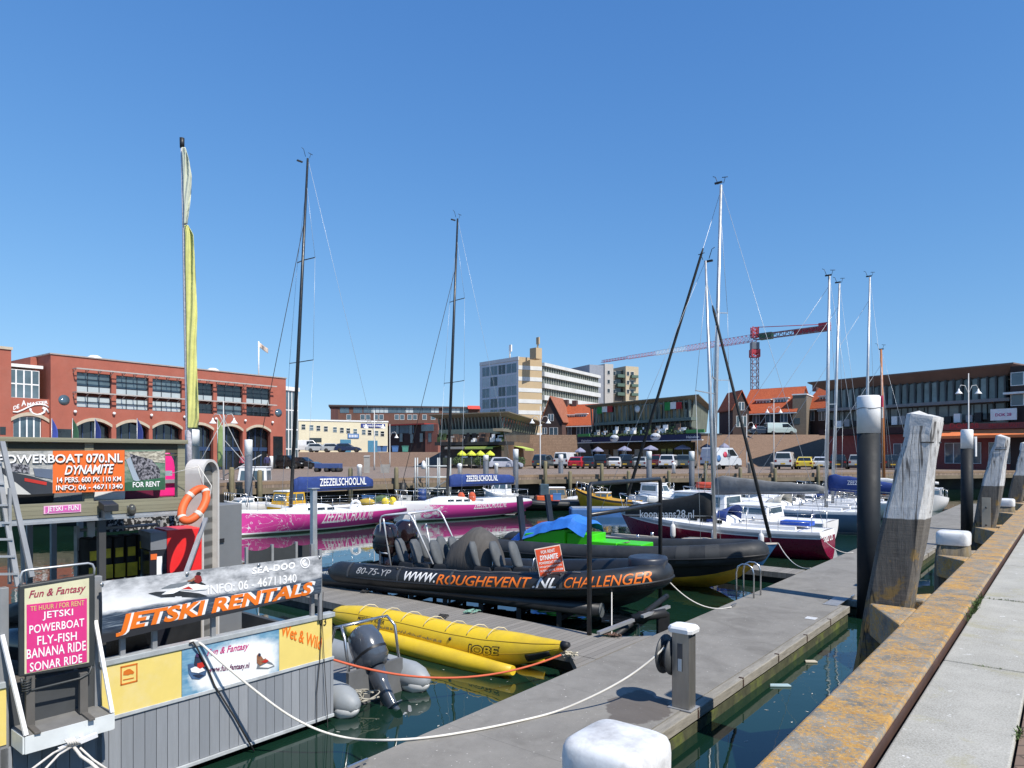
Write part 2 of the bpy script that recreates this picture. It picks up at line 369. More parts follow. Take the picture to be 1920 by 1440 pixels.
# lichen covered timber kerb with the wedges that hold the mooring posts
mb = MB(); z0, z1 = 1.62, 1.97
mb.prism([UV(-9, 1.24, z0), UV(70, 1.24, z0), UV(70, .83, z0), UV(-9, .83, z0)], (0, 0, z1-z0))
POSTS = [(2.60, 'low'), (8.36, 'tall'), (13.0, 'low'), (18.5, 'tall'), (23.8, 'low'), (29.0, 'tall'), (34.3, 'low'), (39.5, 'tall')]
for u, k in POSTS:
    w = .24
    g_ = 1.15 if k == 'tall' else .78
    mb.prism([UV(u-g_, 1.235, z0+.003), UV(u-w, 1.68, z0+.003), UV(u-w, 1.235, z0+.003)], (0, 0, z1-z0-.006))
    mb.prism([UV(u+.78, 1.235, z0+.003), UV(u+w, 1.235, z0+.003), UV(u+w, 1.64, z0+.003)], (0, 0, z1-z0-.006))
mb.build('quay_kerb', LICHEN, None, 'long lichen covered kerb beam along the edge of the near quay', 'kerb', bevel=.02)
mb = MB(); mb.prism([UV(-9, .83, 1.6), UV(70, .83, 1.6), UV(70, .818, 1.6), UV(-9, .818, 1.6)], (0, 0, .34))
mb.build('rusty_edge_strip', mat('rusty_steel', (.07, .035, .025, 1), .8, var=.4), None, 'thin rusty steel strip along the landward edge of the kerb', 'strip')
# weeds in the slot and the joints
GRASSM = mat('weed_green', (.07, .12, .025, 1), .7, var=.4, sc=9)
def weeds(u, v, n, hgt, spread, seed, lab):
    R = random.Random(seed); mb = MB()
    for i in range(n):
        p = UV(u+R.gauss(0, spread[0]), v+R.gauss(0, spread[1]), ZQ-.02); h = hgt*R.uniform(.5, 1.2); a = R.uniform(0, 6.28); l = R.uniform(.2, .9)*h
        d = Vector((cos(a), sin(a), 0)); w = Vector((-sin(a), cos(a), 0))*R.uniform(.003, .008)
        mb.poly([p-w, p+w, p+w*.8+d*l*.4+Vector((0, 0, h*.6))]); mb.poly([p+w, p-w*.2+d*l+Vector((0, 0, h)), p+d*l*.4+Vector((0, 0, h*.6))-w])
        if R.random() < .5:
            q = p+d*l*.6+Vector((0, 0, h*.6)); e = Vector((cos(a+1.5), sin(a+1.5), .3))*h*.25
            mb.poly([q, q+e+w*3, q+e*1.6, q+e-w*3])
    mb.build('weed', GRASSM, None, lab, 'plant', 'weeds in the quay joints', 'stuff')
weeds(8.75, .80, 110, .075, (.30, .012), 1, 'green weed tuft in the slot behind the kerb near the tall post')
weeds(9.45, .50, 60, .035, (.01, .10), 2, 'thin grass line growing in a joint of the quay slabs')
weeds(6.39, .50, 40, .025, (.01, .08), 3, 'small moss strip in the nearer slab joint')
weeds(4.95, .24, 40, .035, (.05, .01), 4, 'small weed tuft at the seam between slabs and brick paving')
# ---------------------------------------------------------------- main jetty
mb = MB(); V0, V1 = 3.70, 5.82
def slabuv(mb, u0, u1, v0, v1, z0, z1): return mb.prism([UV(u0, v0, z0), UV(u1, v0, z0), UV(u1, v1, z0), UV(u0, v1, z0)], (0, 0, z1-z0))
jt = T('main_jetty', 'long grey floating jetty running beside the near quay', 'jetty', UV(0, 4.76, 0), RU)
def L(u, v, z): return Vector((u, v-4.76, z))
def seg(a, b):
    MB().box(a, b, V0+.15-4.76, V1-4.76, .16, ZJ).build('deck', JETTY, jt)
    MB().box(a, b, V0-4.76, V0+.147-4.76, .18, ZJ-.006).build('edge_beam', mat('edge_wood', (.27, .255, .22, 1), .85, var=.35, sc=3, stretch=(1, 9, 9), bump=.4, bs=20, dirt=(.14, .13, .10, 1), da=.6), jt, bevel=.01)
    MB().box(a+.05, b-.05, V0+.03-4.76, V1-.04-4.76, -.4, .13).build('float', mat('mossy_float', (.055, .06, .03, 1), .85, var=.5, sc=6, dirt=(.16, .20, .03, 1), da=.9), jt)
    mb = MB()
    x = a+.4
    while x < b:
        mb.box(x, x+.02, V0-.012-4.76, V0-.001-4.76, .2, ZJ-.02); mb.box(x, x+.03, V0-.01-4.76, V0+.06-4.76, ZJ-.005, ZJ+.004); x += 1.55
    mb.each('edge_strap', mat('rusty_steel', (.07, .035, .025, 1)), jt)
seg(-6, 16.1); seg(16.75, 33.0)
MB().box(16.101, 16.749, V0+.55-4.76, V1-4.76, .16, ZJ-.004).build('deck', JETTY, jt); MB().box(15.9, 16.95, V0+.2-4.76, V0+.5-4.76, ZJ+.001, ZJ+.012).build('hinge_plate', ALUD, jt); seg(33.05, 56)
def cleats(u, v, lab):
    mb = MB(); p = UV(u, v, ZJ)
    a = Vector((UX, UY, 0)); mb.bar(p-a*.13+Vector((0, 0, .05)), p+a*.13+Vector((0, 0, .05)), .03); mb.bar(p-a*.05, p-a*.05+Vector((0, 0, .05)), .03); mb.bar(p+a*.05, p+a*.05+Vector((0, 0, .05)), .03)
    mb.build('mooring_cleat', STEEL, None, lab, 'cleat', 'cleats on the main jetty')
q = lambda px, py: (lambda w: (w.x*UX+w.y*UY, w.x*VX+w.y*VY))(at(px, py, ZJ))
for (px, py, lab) in ((1376, 1138, 'cleat plate on the jetty edge beside the steel ladder'), (1610, 1123, 'cleat on the jetty beside the foot of the black pile'), (640, 1428, 'cleat at the lower left end of the main jetty')):
    u, v = q(px, py); cleats(u, min(max(v, 3.85), 5.7), lab)
mb = MB(); p = at(1518, 1161, ZJ+.004); a = Vector((UX, UY, 0)); b = Vector((VX, VY, 0))
for i in range(4): mb.prism([p+a*(i*.055)-b*.1, p+a*(i*.055+.035)-b*.1, p+a*(i*.055+.035)+b*.1, p+a*(i*.055)+b*.1], (0, 0, .006))
mb.build('drain_grate', WHITE, None, 'small pale slotted grate set in the jetty deck', 'grate')
# finger jetty for the banana boat and the lift
WOODDECK = m_planks('grey_deck_boards', (.235, .222, .20, 1), 9.0, 1, .05, .2, .85, (30, 1, 30))
fj = T('finger_jetty', 'grey timber finger jetty between yellow banana boat and black boat lift', 'jetty', UV(10.05, V1+.02, 0), RU+pi/2)
# local x runs along +v, local y along -u
def fjx(u0, u1, v0, v1): return (v0-V1-.02, v1-V1-.02, 10.05-u1, 10.05-u0)
x0, x1, y0, y1 = fjx(9.4, 10.72, 5.86, 15.5)
mb = MB(); mb.box(x0, x1, y0, y1, .17, ZJ-.003)
mb.prism([(x0, y1-.001, .18), (x0, y1+.55, .18), (x0+.5, y1-.001, .18)], (0, 0, ZJ-.19)); mb.prism([(x0, y0+.001, .18), (x0+.5, y0+.001, .18), (x0, y0-.55, .18)], (0, 0, ZJ-.19))
mb.build('deck', m_planks('grey_deck_boards_across', (.235, .222, .20, 1), 8.0, 0, .05, .16, .85, (1, 30, 30)), fj)
MB().box(x0+.1, x1-.1, y0+.1, y1-.1, -.4, .165).build('float', BLACK, fj)
f2 = T('finger_jetty', 'short grey finger jetty at the bow of the light blue sailing boat', 'jetty', UV(20.0, V1+.02, 0), RU+pi/2)
MB().box(.02, 2.2, -.45, .45, .17, ZJ-.003).build('deck', m_planks('grey_deck_boards_across', (.235, .222, .20, 1), 8.0, 0, .05, .16, .85, (1, 30, 30)), f2); MB().box(.1, 2.1, -.38, .38, -.4, .165).build('float', BLACK, f2)
# ---------------------------------------------------------------- mooring posts in the quay edge
POSTM = m_post()
def tall_post(u, lab, seed, paint=True):
    R = random.Random(seed); root = T('mooring_post', lab, 'post', UV(u, 1.52, .6), RU, 'tall raked timber mooring posts')
    n = 26; rings = []
    for i in range(n+1):
        t = i/n; z = 3.27*t; k = max(0, (t-.62)/.38)
        cx = 0; cy = .0-.33*(z-1.35)/2.0; wu = .215; wv = .205-.06*k
        wl = wv-(.02*k if k else 0)*1.0+(0.05*noise.noise((seed, z*2.3, 1)) if k > .25 else 0)      # the harbour side is worn away at the head
        ring = []
        ch = .045
        for (sx, sy, cx_, cy_) in ((-1, -1, 1, 0), (1, -1, -1, 0), (1, -1, 0, 1), (1, 1, 0, -1), (1, 1, -1, 0), (-1, 1, 1, 0), (-1, 1, 0, -1), (-1, -1, 0, 1)):
            W = wl if sy > 0 else wv
            x = cx+sx*wu*(1-.12*k)+cx_*ch; y = cy+sy*W+cy_*ch
            j = noise.noise((x*7+seed, y*7, z*1.6))*.012*(1+2.2*k)
            ring.append(Vector((x+j, y+j*sy, z)))
        rings.append(ring)
    mb = MB(); mb.rings(rings, True, True, False)
    mb.build('timber_shaft', POSTM, root)
    top = rings[-1]; cen = sum(top, Vector())/8
    cap = []
    for kx, z in ((1.012, 3.12), (1.02, 3.29), (1.0, 3.32), (.4, 3.35)): cap.append([Vector((cen.x+(p.x-cen.x)*kx, cen.y+(p.y-cen.y)*kx+.165*(3.32-z), z-.0+(.04 if (p.y > cen.y) else 0)*(1 if z > 3.25 else .0))) for p in top])
    MB().rings(cap, True, True, False).build('cap', mat('cap_paint', (.60, .605, .60, 1), .7, var=.22, sc=5, bump=.5, bs=12, bd=.02, dirt=(.25, .24, .22, 1), da=.8), root)
    mb = MB(); mb.tube([cen+Vector(((p.x-cen.x)*1.03, (p.y-cen.y)*1.03+.03, 3.06-cen.z)) for p in top], .007, 5, loop=True); mb.build('wire_band', BLACK, root)
    return root
tall_post(POSTS[1][0], 'big weathered mooring post with worn white head, nearest of the tall quay posts', 1)
r2 = tall_post(POSTS[3][0], 'raked mooring post with bolted pale plank, second of the tall quay posts', 2)
mb = MB(); mb.box(-.262, -.236, -.14, .02, 1.22, 2.02); mb.build('bolted_plank', mat('pale_plank', (.34, .31, .25, 1), .8), r2)
mb = MB(); mb.lathe([(.0, 0), (.02, 0), (.02, .01), (0, .01)], 8, (-.272, -.06, 1.42), 'x'); mb.lathe([(.0, 0), (.02, 0), (.02, .01), (0, .01)], 8, (-.272, -.06, 1.8), 'x'); mb.each('bolt', BLACK, r2)
tall_post(POSTS[5][0], 'raked mooring post third from the camera, cut by the right picture edge', 3)
def low_post(u, lab, seed, zt, sc=1.0):
    root = T('low_mooring_post', lab, 'post', UV(u, 1.47, .5), RU, 'low capped mooring posts')
    h = zt-.5
    def sq(r, z, cy=0): return [Vector((r*sc*a, cy+r*sc*b, z)) for a, b in [((1 if cos(t_) > 0 else -1)*abs(cos(t_))**.36, (1 if sin(t_) > 0 else -1)*abs(sin(t_))**.36) for t_ in [2*pi*(j_+.5)/28 for j_ in range(28)]]]
    w = mat('low_post_timber', (.14, .12, .09, 1), .9, var=.5, sc=2.5, stretch=(8, 8, 1), bump=.6, bs=14, bd=.02, dirt=(.30, .20, .05, 1), da=.5)
    MB().rings([sq(.25, 0), sq(.25, .9), sq(.245, h-.5), sq(.215, h-.2)], True, True, True).build('timber_shaft', w, root)
    rg = [sq(.222, h-.21), sq(.228, h-.20), sq(.230, h-.07), sq(.226, h-.035), sq(.214, h-.012), sq(.19, h), sq(.10, h+.006), sq(.01, h+.008)]
    MB().rings(rg, True, True, True).build('cap', mat('bollard_cap_paint', (.72, .73, .73, 1), .5, var=.10, sc=5, bump=.3, bs=9, bd=.01, dirt=(.20, .19, .19, 1), da=.85), root)
low_post(2.52, 'white capped bollard head at the bottom edge of the picture', 1, 2.36, .80)
low_post(POSTS[2][0], 'short post with white cap between the two nearest tall quay posts', 2, 2.33)
low_post(POSTS[4][0], 'short white capped post farther along, beyond the second tall post', 3, 2.33)
low_post(POSTS[6][0], 'farthest short white capped post at the quay kerb', 4, 2.33)
tall_post(POSTS[7][0], 'fourth and farthest tall raked quay post', 5)
# ---------------------------------------------------------------- steel piles
def pile(p, r, zt, zw, lab, wmat=None, group='black mooring piles with white tops'):
    root = T('mooring_pile', lab, 'pile', (p.x, p.y, -.5), 0, group)
    MB().lathe([(r, 0), (r, zw+.5)], 24).build('lower_shaft', wmat or PILEBLK, root)
    MB().lathe([(r+.004, zw+.5), (r+.004, zt+.46), (r*.9, zt+.49), (0, zt+.5)], 24).build('white_top', mat('pile_white', (.74, .75, .75, 1), .45, var=.06, dirt=(.35, .34, .28, 1), da=.3), root)
    return root
def pile_px(x0, x1, ytop, ywhite, dia, lab, wmat=None):
    Y = dia*F/(x1-x0); p = dp((x0+x1)/2, 855, Y); return pile(p, dia/2, H+(HY-ytop)*Y/F, H+(HY-ywhite)*Y/F, lab, wmat)
pl = at(1634, 1133, ZJ)
P1p = pile(pl+Vector((0, .12, 0)), .23, H+(HY-740)*15/F, H+(HY-812)*15/F, 'thick black pile with white top and pink plate by the end of the jetty')
mb = MB(); mb.bar((.255, -.05, 5.08), (.255, -.05, 5.33), .12, .008); mb.build('pink_plate', mat('pink_plate', c(215, 60, 110, .8)), P1p)
mb = MB(); mb.bar((.255, -.05, 4.84), (.255, -.05, 5.078), .12, .008); mb.build('white_plate', WHITE, P1p)
mb = MB(); mb.tube([Vector((.237*cos(a*pi/12), .237*sin(a*pi/12), 5.05+.012*sin(a))) for a in range(24)], .006, 5, loop=True); mb.build('wire_band', BLACK, P1p)
P2p = pile_px(1803, 1823, 805, 841, .46, 'black pile with white top in front of the right hand lamp, beside the jetty')
mb = MB(); mb.box(.235, .30, -.2, -.1, 4.0, 4.85); mb.build('side_plate', WHITE, P2p)
PG = mat('pile_grey_coating', (.085, .10, .125, 1), .65, var=.2)
pile_px(348, 373, 805, 836, .46, 'dark pile with white top behind the roof deck of the rental pontoon', mat('pile_blue_black', (.03, .045, .055, 1), .4))
for a in ((459, 473, 824, 855, 'grey pile with white top left of the nearer pink yacht'), (962, 972, 842, 862, 'grey white topped pile at the stern of the farther pink yacht'), (906, 916, 853, 864, 'short white topped pile left of the farther pink yacht stern'),
          (1047, 1056, 852, 866, 'grey white topped pile in front of the red parked car'), (1212, 1222, 846, 862, 'grey white topped pile in front of the dark red car'), (1292, 1302, 846, 864, 'grey white topped pile left of the sign written van'), (1590, 1594, 868, 876, 'small distant pile by the quay left of the black pile'), (373, 380, 820, 860, 'slim pale pile seen just right of the flag pole'), (505, 512, 855, 880, 'short white headed pile in front of the dark parked cars')):
    pile_px(a[0], a[1], a[2], a[3], .44 if a[1]-a[0] > 6 else .3, a[4], PG)
# ================================================================ floating rental house, left
HO = UV(0, 7.63); HF = Fr((HO.x, HO.y), RU)
house = T('floating_rental_hut', 'floating watersports rental hut with grey plank hull and timber roof deck', 'houseboat', (HO.x, HO.y, 0), RU)
XR = HF.s(625); XS = HF.s(190); XM1 = HF.s(340); XM2 = HF.s(522); XL = HF.s(11)
ZT = HF.sz(617, 1149)[1]; ZS = HF.sz(622, 1231)[1]; ZB = HF.sz(625, 1341)[1]
CLAD = Mt('grey_hull_boards'); _s = CLAD.n('ShaderNodeSeparateXYZ'); CLAD.l(CLAD.co, _s.inputs[0])
_w = CLAD.n('ShaderNodeTexWhiteNoise', noise_dimensions='1D'); CLAD.l(CLAD.math('FLOOR', CLAD.math('MULTIPLY', _s.outputs[0], 1/.118)), _w.inputs['W'])
_c = CLAD.ramp(_w.outputs[0], (0, (.205, .225, .255, 1)), (1, (.30, .32, .35, 1)))
_c = CLAD.mix(CLAD.ramp(CLAD.noise(2, 6, .7, CLAD.scale((14, 1, 1.2))), (.35, 0.0), (.75, .45)), _c, (.17, .185, .20, 1))
CLAD.set(Base_Color=_c, Roughness=.6); CLAD = CLAD.m
mb = MB(); n0 = int(-1.4/.118); 
for i in range(n0, int(XR/.118)+1):
    a = i*.118+.003; b = min((i+1)*.118-.003, XR)
    if b > a: mb.box(a, b, 0, .03, ZB+.035, ZS-.035)
mb.build('hull_cladding', CLAD, house)
MB().box(-1.6, XR-.005, .03, .08, ZB, ZT-.06).box(XR-.07, XR-.006, .081, 4.6, ZB, ZT-.3).build('hull_frame', mat('dark_frame', (.05, .055, .06, 1), .7), house)
MB().box(-1.6, XR, -.022, .032, ZB-.01, ZB+.03).box(XS-.02, XR, -.022, .032, ZS-.035, ZS+.004).build('hull_trim', mat('pale_trim', (.42, .45, .47, 1), .6, var=.2, sc=8, dirt=(.2, .2, .2, 1)), house, bevel=.004)
MB().box(-1.5, XR-.1, .15, 4.5, -.45, ZB+.02).build('float', BLACK, house)
YEL = mat('yellow_panel', c(246, 222, 128, .78), .55, var=.06, sc=3, dirt=(.7, .62, .42, 1), da=.5)
MB().box(XS, XM1-.004, -.012, .03, ZS+.004, ZT-.06).build('yellow_panel', YEL, house)
yr = MB().box(XM2+.004, XR-.03, -.012, .03, ZS+.004, ZT-.06).build('yellow_panel', YEL, house, 'yellow panel lettered in orange script with a black number')
MB().box(-1.5, XL, -.012, .03, ZS+.004, ZT-.06).build('yellow_panel', YEL, house)
pic = Mt('splash_picture'); _p = pic.n('ShaderNodeSeparateXYZ'); pic.l(pic.co, _p.inputs[0])
_d = pic.n('ShaderNodeVectorMath', operation='DISTANCE'); _mp = pic.n('ShaderNodeMapping', vector_type='TEXTURE'); pic.l(pic.co, _mp.inputs[0])
_mp.inputs['Location'].default_value = ((XM1+XM2)/2+.08, 0, (ZS+ZT)/2-.1); _mp.inputs['Scale'].default_value = (.62, 10, .34); pic.l(_mp.outputs[0], _d.inputs[0])
_v = pic.math('ADD', _d.outputs['Value'], pic.math('MULTIPLY', pic.math('SUBTRACT', pic.noise(4, 5, .6), .5), .6))
pic.set(Base_Color=pic.mix(pic.ramp(_v, (.75, 0.0), (1.05, 1.0)), (.76, .79, .80, 1), pic.ramp(pic.noise(5, 4, .6, pic.scale((1, 1, 4))), (.35, c(95, 150, 185, .8)), (.7, c(150, 190, 212, .8)))), Roughness=.35); pic = pic.m
pp = MB().box(XM1, XM2, -.014, .03, ZS+.004, ZT-.06).build('picture_panel', pic, house, 'pale blue and white splash picture panel')
MB().box(XS-.02, XR+.01, -.03, .10, ZT-.058, ZT).box(-1.5, XL, -.03, .10, ZT-.058, ZT).build('top_rail', mat('galvanised_rail', (.40, .43, .44, 1), .55, .2, .2, sc=6, dirt=(.2, .2, .2, 1)), house, bevel=.006)
off = -.02
letters('lettering', 'Wet & Wild', HF.quad(529, 1168, 1192, 604, 1196, 1220, off), TEXTO, yr, .018, .25)
letters('lettering', '03', HF.quad(599, 1158, 1174, 612, 1156, 1173, off), TEXTK, yr, .004)
letters('lettering', 'Fun & Fantasy', HF.quad(388, 1218, 1234, 467, 1204, 1220, off), TEXTP, pp, .014, .35)
letters('lettering', 'www.fun-fantasy.nl', HF.quad(390, 1250, 1265, 468, 1242, 1255, off), mat('plum_lettering', c(110, 40, 90, .8)), pp, .02, .1)
def shape(fr, pts, off, th=.004): return [Vector((lambda t, z: (t, off, z))(*fr.sz(px, py, off))) for px, py in pts]
def decal(name, fr, pts, off, m, parent): return MB().prism(shape(fr, pts, off), (0, .003, 0)).build(name, m, parent)
NAVY = mat('navy_print', (.02, .03, .06, 1), .5); REDP = mat('red_print', c(200, 50, 40, .8), .5); GRYP = mat('grey_print', (.16, .18, .20, 1), .5); STL = mat('steel_blue_print', c(75, 105, 145, .8), .5, var=.4, sc=20); SKINP = mat('tan_print', c(160, 110, 80, .8), .5, var=.5, sc=40)
decal('jet_ski_print', HF, [(352, 1246), (362, 1244), (378, 1247), (388, 1252), (386, 1266), (374, 1274), (360, 1273), (354, 1263)], -.020, STL, pp)
decal('jet_ski_print', HF, [(364, 1246), (366, 1232), (372, 1226), (379, 1229), (383, 1240), (384, 1254), (376, 1260), (368, 1256)], -.024, NAVY, pp)
decal('jet_ski_print', HF, [(370, 1244), (382, 1241), (383, 1250), (375, 1254), (370, 1251)], -.028, REDP, pp)
WSP = mat('foam_print', (.78, .80, .81, 1), .5)
decal('jet_ski_print', HF, [(366, 1230), (369, 1225.5), (373, 1226), (374, 1230), (371, 1233)], -.031, mat('helmet_print', c(90, 60, 110, .6), .5), pp)
decal('jet_ski_print', HF, [(357, 1254), (366, 1250), (380, 1252), (385, 1257), (372, 1262), (359, 1260)], -.026, WSP, pp); decal('jet_ski_print', HF, [(362, 1266), (374, 1264), (383, 1266), (374, 1271)], -.026, NAVY, pp)
decal('jet_ski_print', HF, [(486, 1251), (500, 1244), (513, 1248), (503, 1252)], -.022, WSP, pp); decal('jet_ski_print', HF, [(484, 1229), (486, 1224.5), (489, 1226), (489, 1230), (486, 1231)], -.027, NAVY, pp); decal('jet_ski_print', HF, [(490, 1241), (500, 1236), (504, 1239), (498, 1243)], -.027, REDP, pp)
decal('jet_ski_print', HF, [(481, 1254), (484, 1243), (497, 1236), (510, 1243), (515, 1249), (503, 1254)], -.020, GRYP, pp)
decal('jet_ski_print', HF, [(482, 1243), (482, 1229), (486, 1224), (489, 1229), (494, 1236), (499, 1234), (498, 1241), (488, 1248)], -.024, SKINP, pp)
yl = [o for o in house.children if o.name.startswith('yellow_panel')][0]
O2 = mat('orange_print', c(225, 120, 35, .8), .5)
mb = MB()
for a in (((226, 1250), (258, 1243), (258, 1246), (226, 1253)), ((226, 1283), (226, 1286), (258, 1278), (258, 1275)), ((226, 1250), (228.5, 1249.5), (228.5, 1285), (226, 1286)), ((255.5, 1244), (258, 1243), (258, 1278), (255.5, 1278.5))): mb.prism(shape(HF, a, -.016), (0, .003, 0))
mb.prism(shape(HF, [(232, 1259), (239, 1255), (244, 1254), (248, 1257), (252, 1260), (250, 1264), (245, 1264), (240, 1266), (231, 1266)], -.016), (0, .003, 0)); mb.prism(shape(HF, [(231, 1274), (251, 1270), (251, 1272), (231, 1276)], -.016), (0, .003, 0))
mb.build('emblem', O2, yl)
# deck, posts, back rail
ZD = .93
MB().box(-1.5, XR-.08, .085, 4.6, ZD-.09, ZD).build('deck', m_planks('brown_deck', (.12, .11, .10, 1), 8, 1, .06, .3), house)
YB = .67; XE = HF.s(347, YB)
zbt = HF.sz(345, 932, YB)[1]; zbb = HF.sz(345, 956, YB)[1]; zst = HF.sz(345, 963, YB)[1]
TIMB = m_planks('greenish_timber', c(168, 165, 140, .62), 22, 2, .03, .12, .8, (1, 30, 30))
MB().box(-1.5, XE, YB, YB+.07, zbb, zbt).build('fascia_beam', TIMB, house, bevel=.005)
MB().box(-1.5, XE, YB+.01, YB+.09, zst, zbb-.003).box(-1.5, XE, YB-.02, YB+.0, zst-.012, zst+.012).build('fascia_strip', ALU, house)
MB().box(-1.5, XE-.02, YB+.075, 4.3, zbb+.02, zbt-.04).build('roof_deck', WOODGREY, house)
zr = HF.sz(345, 825, YB)[1]
for px in (5, 168, 341):
    x = HF.s(px, YB); MB().box(x-.045, x+.045, YB+.01, YB+.09, zbt-.1, zr-.05).build('deck_post', TIMB, house, bevel=.004)
for x, y in ((XE-.06, 2.4), (XE-.06, 4.2), (2.6, 4.2), (1.2, 4.2)): MB().box(x-.045, x+.045, y-.08, y, zbt-.04, zr-.05).build('deck_post', TIMB, house)
MB().box(-1.5, XE+.02, YB-.04, YB+.13, zr-.048, zr).box(XE-.13, XE+.02, YB+.131, 4.25, zr-.048, zr).box(-1.5, XE-.0, 4.1, 4.25, zr-.16, zr-.05).build('handrail', TIMB, house, bevel=.006)
MB().box(-1.5, XE-.05, YB+.02, YB+.06, zr-.155, zr-.05).box(-1.5, XE-.05, YB+.03, YB+.05, zr-.19, zr-.17).build('rail_board', mat('dark_rail_board', c(92, 88, 72, .6), .8), house)
mb = MB(); z = lerp(zbt, zr, .42); mb.box(2.9, XE-.13, YB+.05, YB+.09, z-.03, z+.03); mb.build('lower_rail', ALU, house)
for px, y in ((190, .7), (190, 2.6), (345, 4.1), (100, 4.1), (55, 4.1), (150, 4.1)):
    x = HF.s(px, y); MB().box(x-.035, x+.035, y-.035, y+.035, ZD, zbb+.03).build('post', mat('dark_post', (.05, .05, .05, 1), .6) if px == 190 else ALUD, house)
x = HF.s(177, 1.6); x2 = HF.s(164, 1.6); zt = HF.sz(177, 978, 1.6)[1]; zb_ = HF.sz(177, 1028, 1.6)[1]
MB().box(x2, x, 1.58, 1.62, zb_, zt).build('white_panel', mat('grey_white_panel', (.55, .55, .56, 1), .5), house)
MB().box(x2-.1, x, 1.57, 1.63, ZD, zb_-.01).build('dark_panel', mat('maroon_board', (.02, .012, .012, 1), .6), house)
# spotted print panel under the roof at the right
MB().box(HF.s(198, 2.7), HF.s(375, 2.7), 2.68, 2.72, HF.sz(300, 990, 2.7)[1], zbb).build('spotted_panel', (lambda m: (m.set(Base_Color=m.ramp(m.noise(22, 2, .5), (.5, .008), (.56, .35)), Roughness=.7), m.m)[1])(Mt('spotted_print')), house)
# open after deck: net railing
mb = MB(); yb = 4.45; xs = [HF.s(p, yb) for p in (462, 510, 555, 592)]
zn = HF.sz(525, 1022, yb)[1]
for x in xs: mb.box(x-.025, x+.025, yb-.025, yb+.025, ZD, zn+.03)
mb.each('net_post', ALUD, house)
NET = mat('black_net', (.03, .035, .04, 1), .9)
mb = MB(); mb.grid(lambda a, b: Vector((lerp(xs[0], xs[-1], a), yb, lerp(ZD+.05, zn-.06*abs(sin(a*3*pi))**.7*b, b))), 24, 4); mb.build('net', NET, house)
# tall galvanised post at the back corner
pt = HF.s(588, 3.9); z1 = HF.sz(588, 915, 3.9)[1]
MB().box(pt-.05, pt+.05, 3.85, 3.95, ZD, z1-.02).box(pt-.09, pt+.09, 3.82, 3.98, z1-.02, z1).build('corner_post', ALU, house, bevel=.006)
# porch platform with its white stays
XP0, XP1 = HF.s(46, -.33), HF.s(212, -.33); ZP = HF.sz(212, 1337, -.33)[1]; zpb = ZP-.155
MB().box(XP0, XP1, -.33, .6, ZP-.02, ZP).build('porch_deck', mat('porch_grey', (.17, .17, .165, 1), .8, var=.2, sc=6), house)
MB().box(XP0, XP1, -.345, -.331, zpb, ZP-.002).box(XP0-.015, XP0-.001, -.33, -.02, zpb, ZP-.002).box(XP1+.001, XP1+.015, -.33, -.02, zpb, ZP-.002).build('porch_skirt', mat('skirt_white', (.62, .66, .67, 1), .5, var=.1, sc=4, dirt=(.3, .3, .3, 1), da=.5), house)
for (px, py, x1) in ((178, 1163, XP1-.01), (3, 1190, XP0+.01)):
    t, z = HF.sz(px, py, -.02); MB().bar((t, -.03, z), (x1, -.335, ZP+.01), .035, .02).build('porch_stay', WHITEB, house)
# door pillars of the porch opening
for px in (188, 12):
    x = HF.s(px); MB().box(x-.05, x+.02, .0, .09, ZB, HF.sz(190, 1080)[1]).build('pillar', ALUD, house, bevel=.004)
mb = MB(); t, z = HF.sz(140, 1392, -.40)
mb.bar((t-.13, -.40, z-.03), (t+.19, -.40, z+.015), .04); mb.box(t-.03, t+.0, -.40, -.345, z-.03, z+.01); mb.box(t+.06, t+.09, -.40, -.345, z-.02, z+.02)
mb.build('mooring_cleat', mat('white_cleat', (.7, .72, .75, 1), .4), house)
# ---- mooring rope hank below the porch
def wpt(fr, px, py, off): t, z = fr.sz(px, py, off); return fr.w(t, off, z)
mb = MB(); P = lambda px, py, o=-.41: wpt(HF, px, py, o)
for i in range(5): mb.tube([P(122+i*4, 1387-i, -.43), P(128+i*4, 1393-i*.6, -.46), P(126+i*6, 1399-i, -.43)], .009, 6)
mb.tube([P(128, 1398), P(100, 1412, -.5), P(60, 1442, -.7), P(40, 1460, -.8)], .011, 6); mb.tube([P(135, 1400), P(110, 1415, -.5), P(85, 1442, -.65), P(70, 1465, -.8)], .011, 6)
mb.tube([P(138, 1400), P(152, 1418, -.5), P(170, 1430, -.6), P(190, 1448, -.7)], .016, 6); mb.tube([P(150, 1402), P(175, 1425, -.5), P(205, 1445, -.6)], .011, 6)
mb.build('mooring_rope', ROPE, None, 'knotted pale rope hanging from the cleat under the porch', 'rope')
# ---- A-board
ang = atan2(*(lambda a, b: (b.y-a.y, b.x-a.x))(wpt(HF, 37, 1100, -.12), wpt(HF, 178, 1076, -.16)))
a0 = wpt(HF, 35, 1180, -.12); AF = Fr((a0.x, a0.y), ang, ZP)
ab = T('pavement_sign', 'pink price board on a dark sprung stand on the porch of the rental hut', 'sign', AF.loc, ang)
def fq(fr, xl, tl, bl, xr, tr, br, off): return fr.quad(xl, tl, bl, xr, tr, br, off)
def panelq(name, q, th, m, parent, bev=0): return MB().prism([q(0, 0), q(1, 0), q(1, 1), q(0, 1)], (0, th, 0)).build(name, m, parent, bevel=bev)
DKF = mat('dark_sign_frame', (.035, .04, .042, 1), .45)
panelq('frame', fq(AF, 36, 1098, 1270, 178, 1076, 1249, -.01), .05, DKF, ab, .012)
panelq('cream_panel', fq(AF, 46, 1104, 1264, 167, 1084, 1242, -.014), .003, mat('cream_print', c(226, 222, 186, .82), .4), ab)
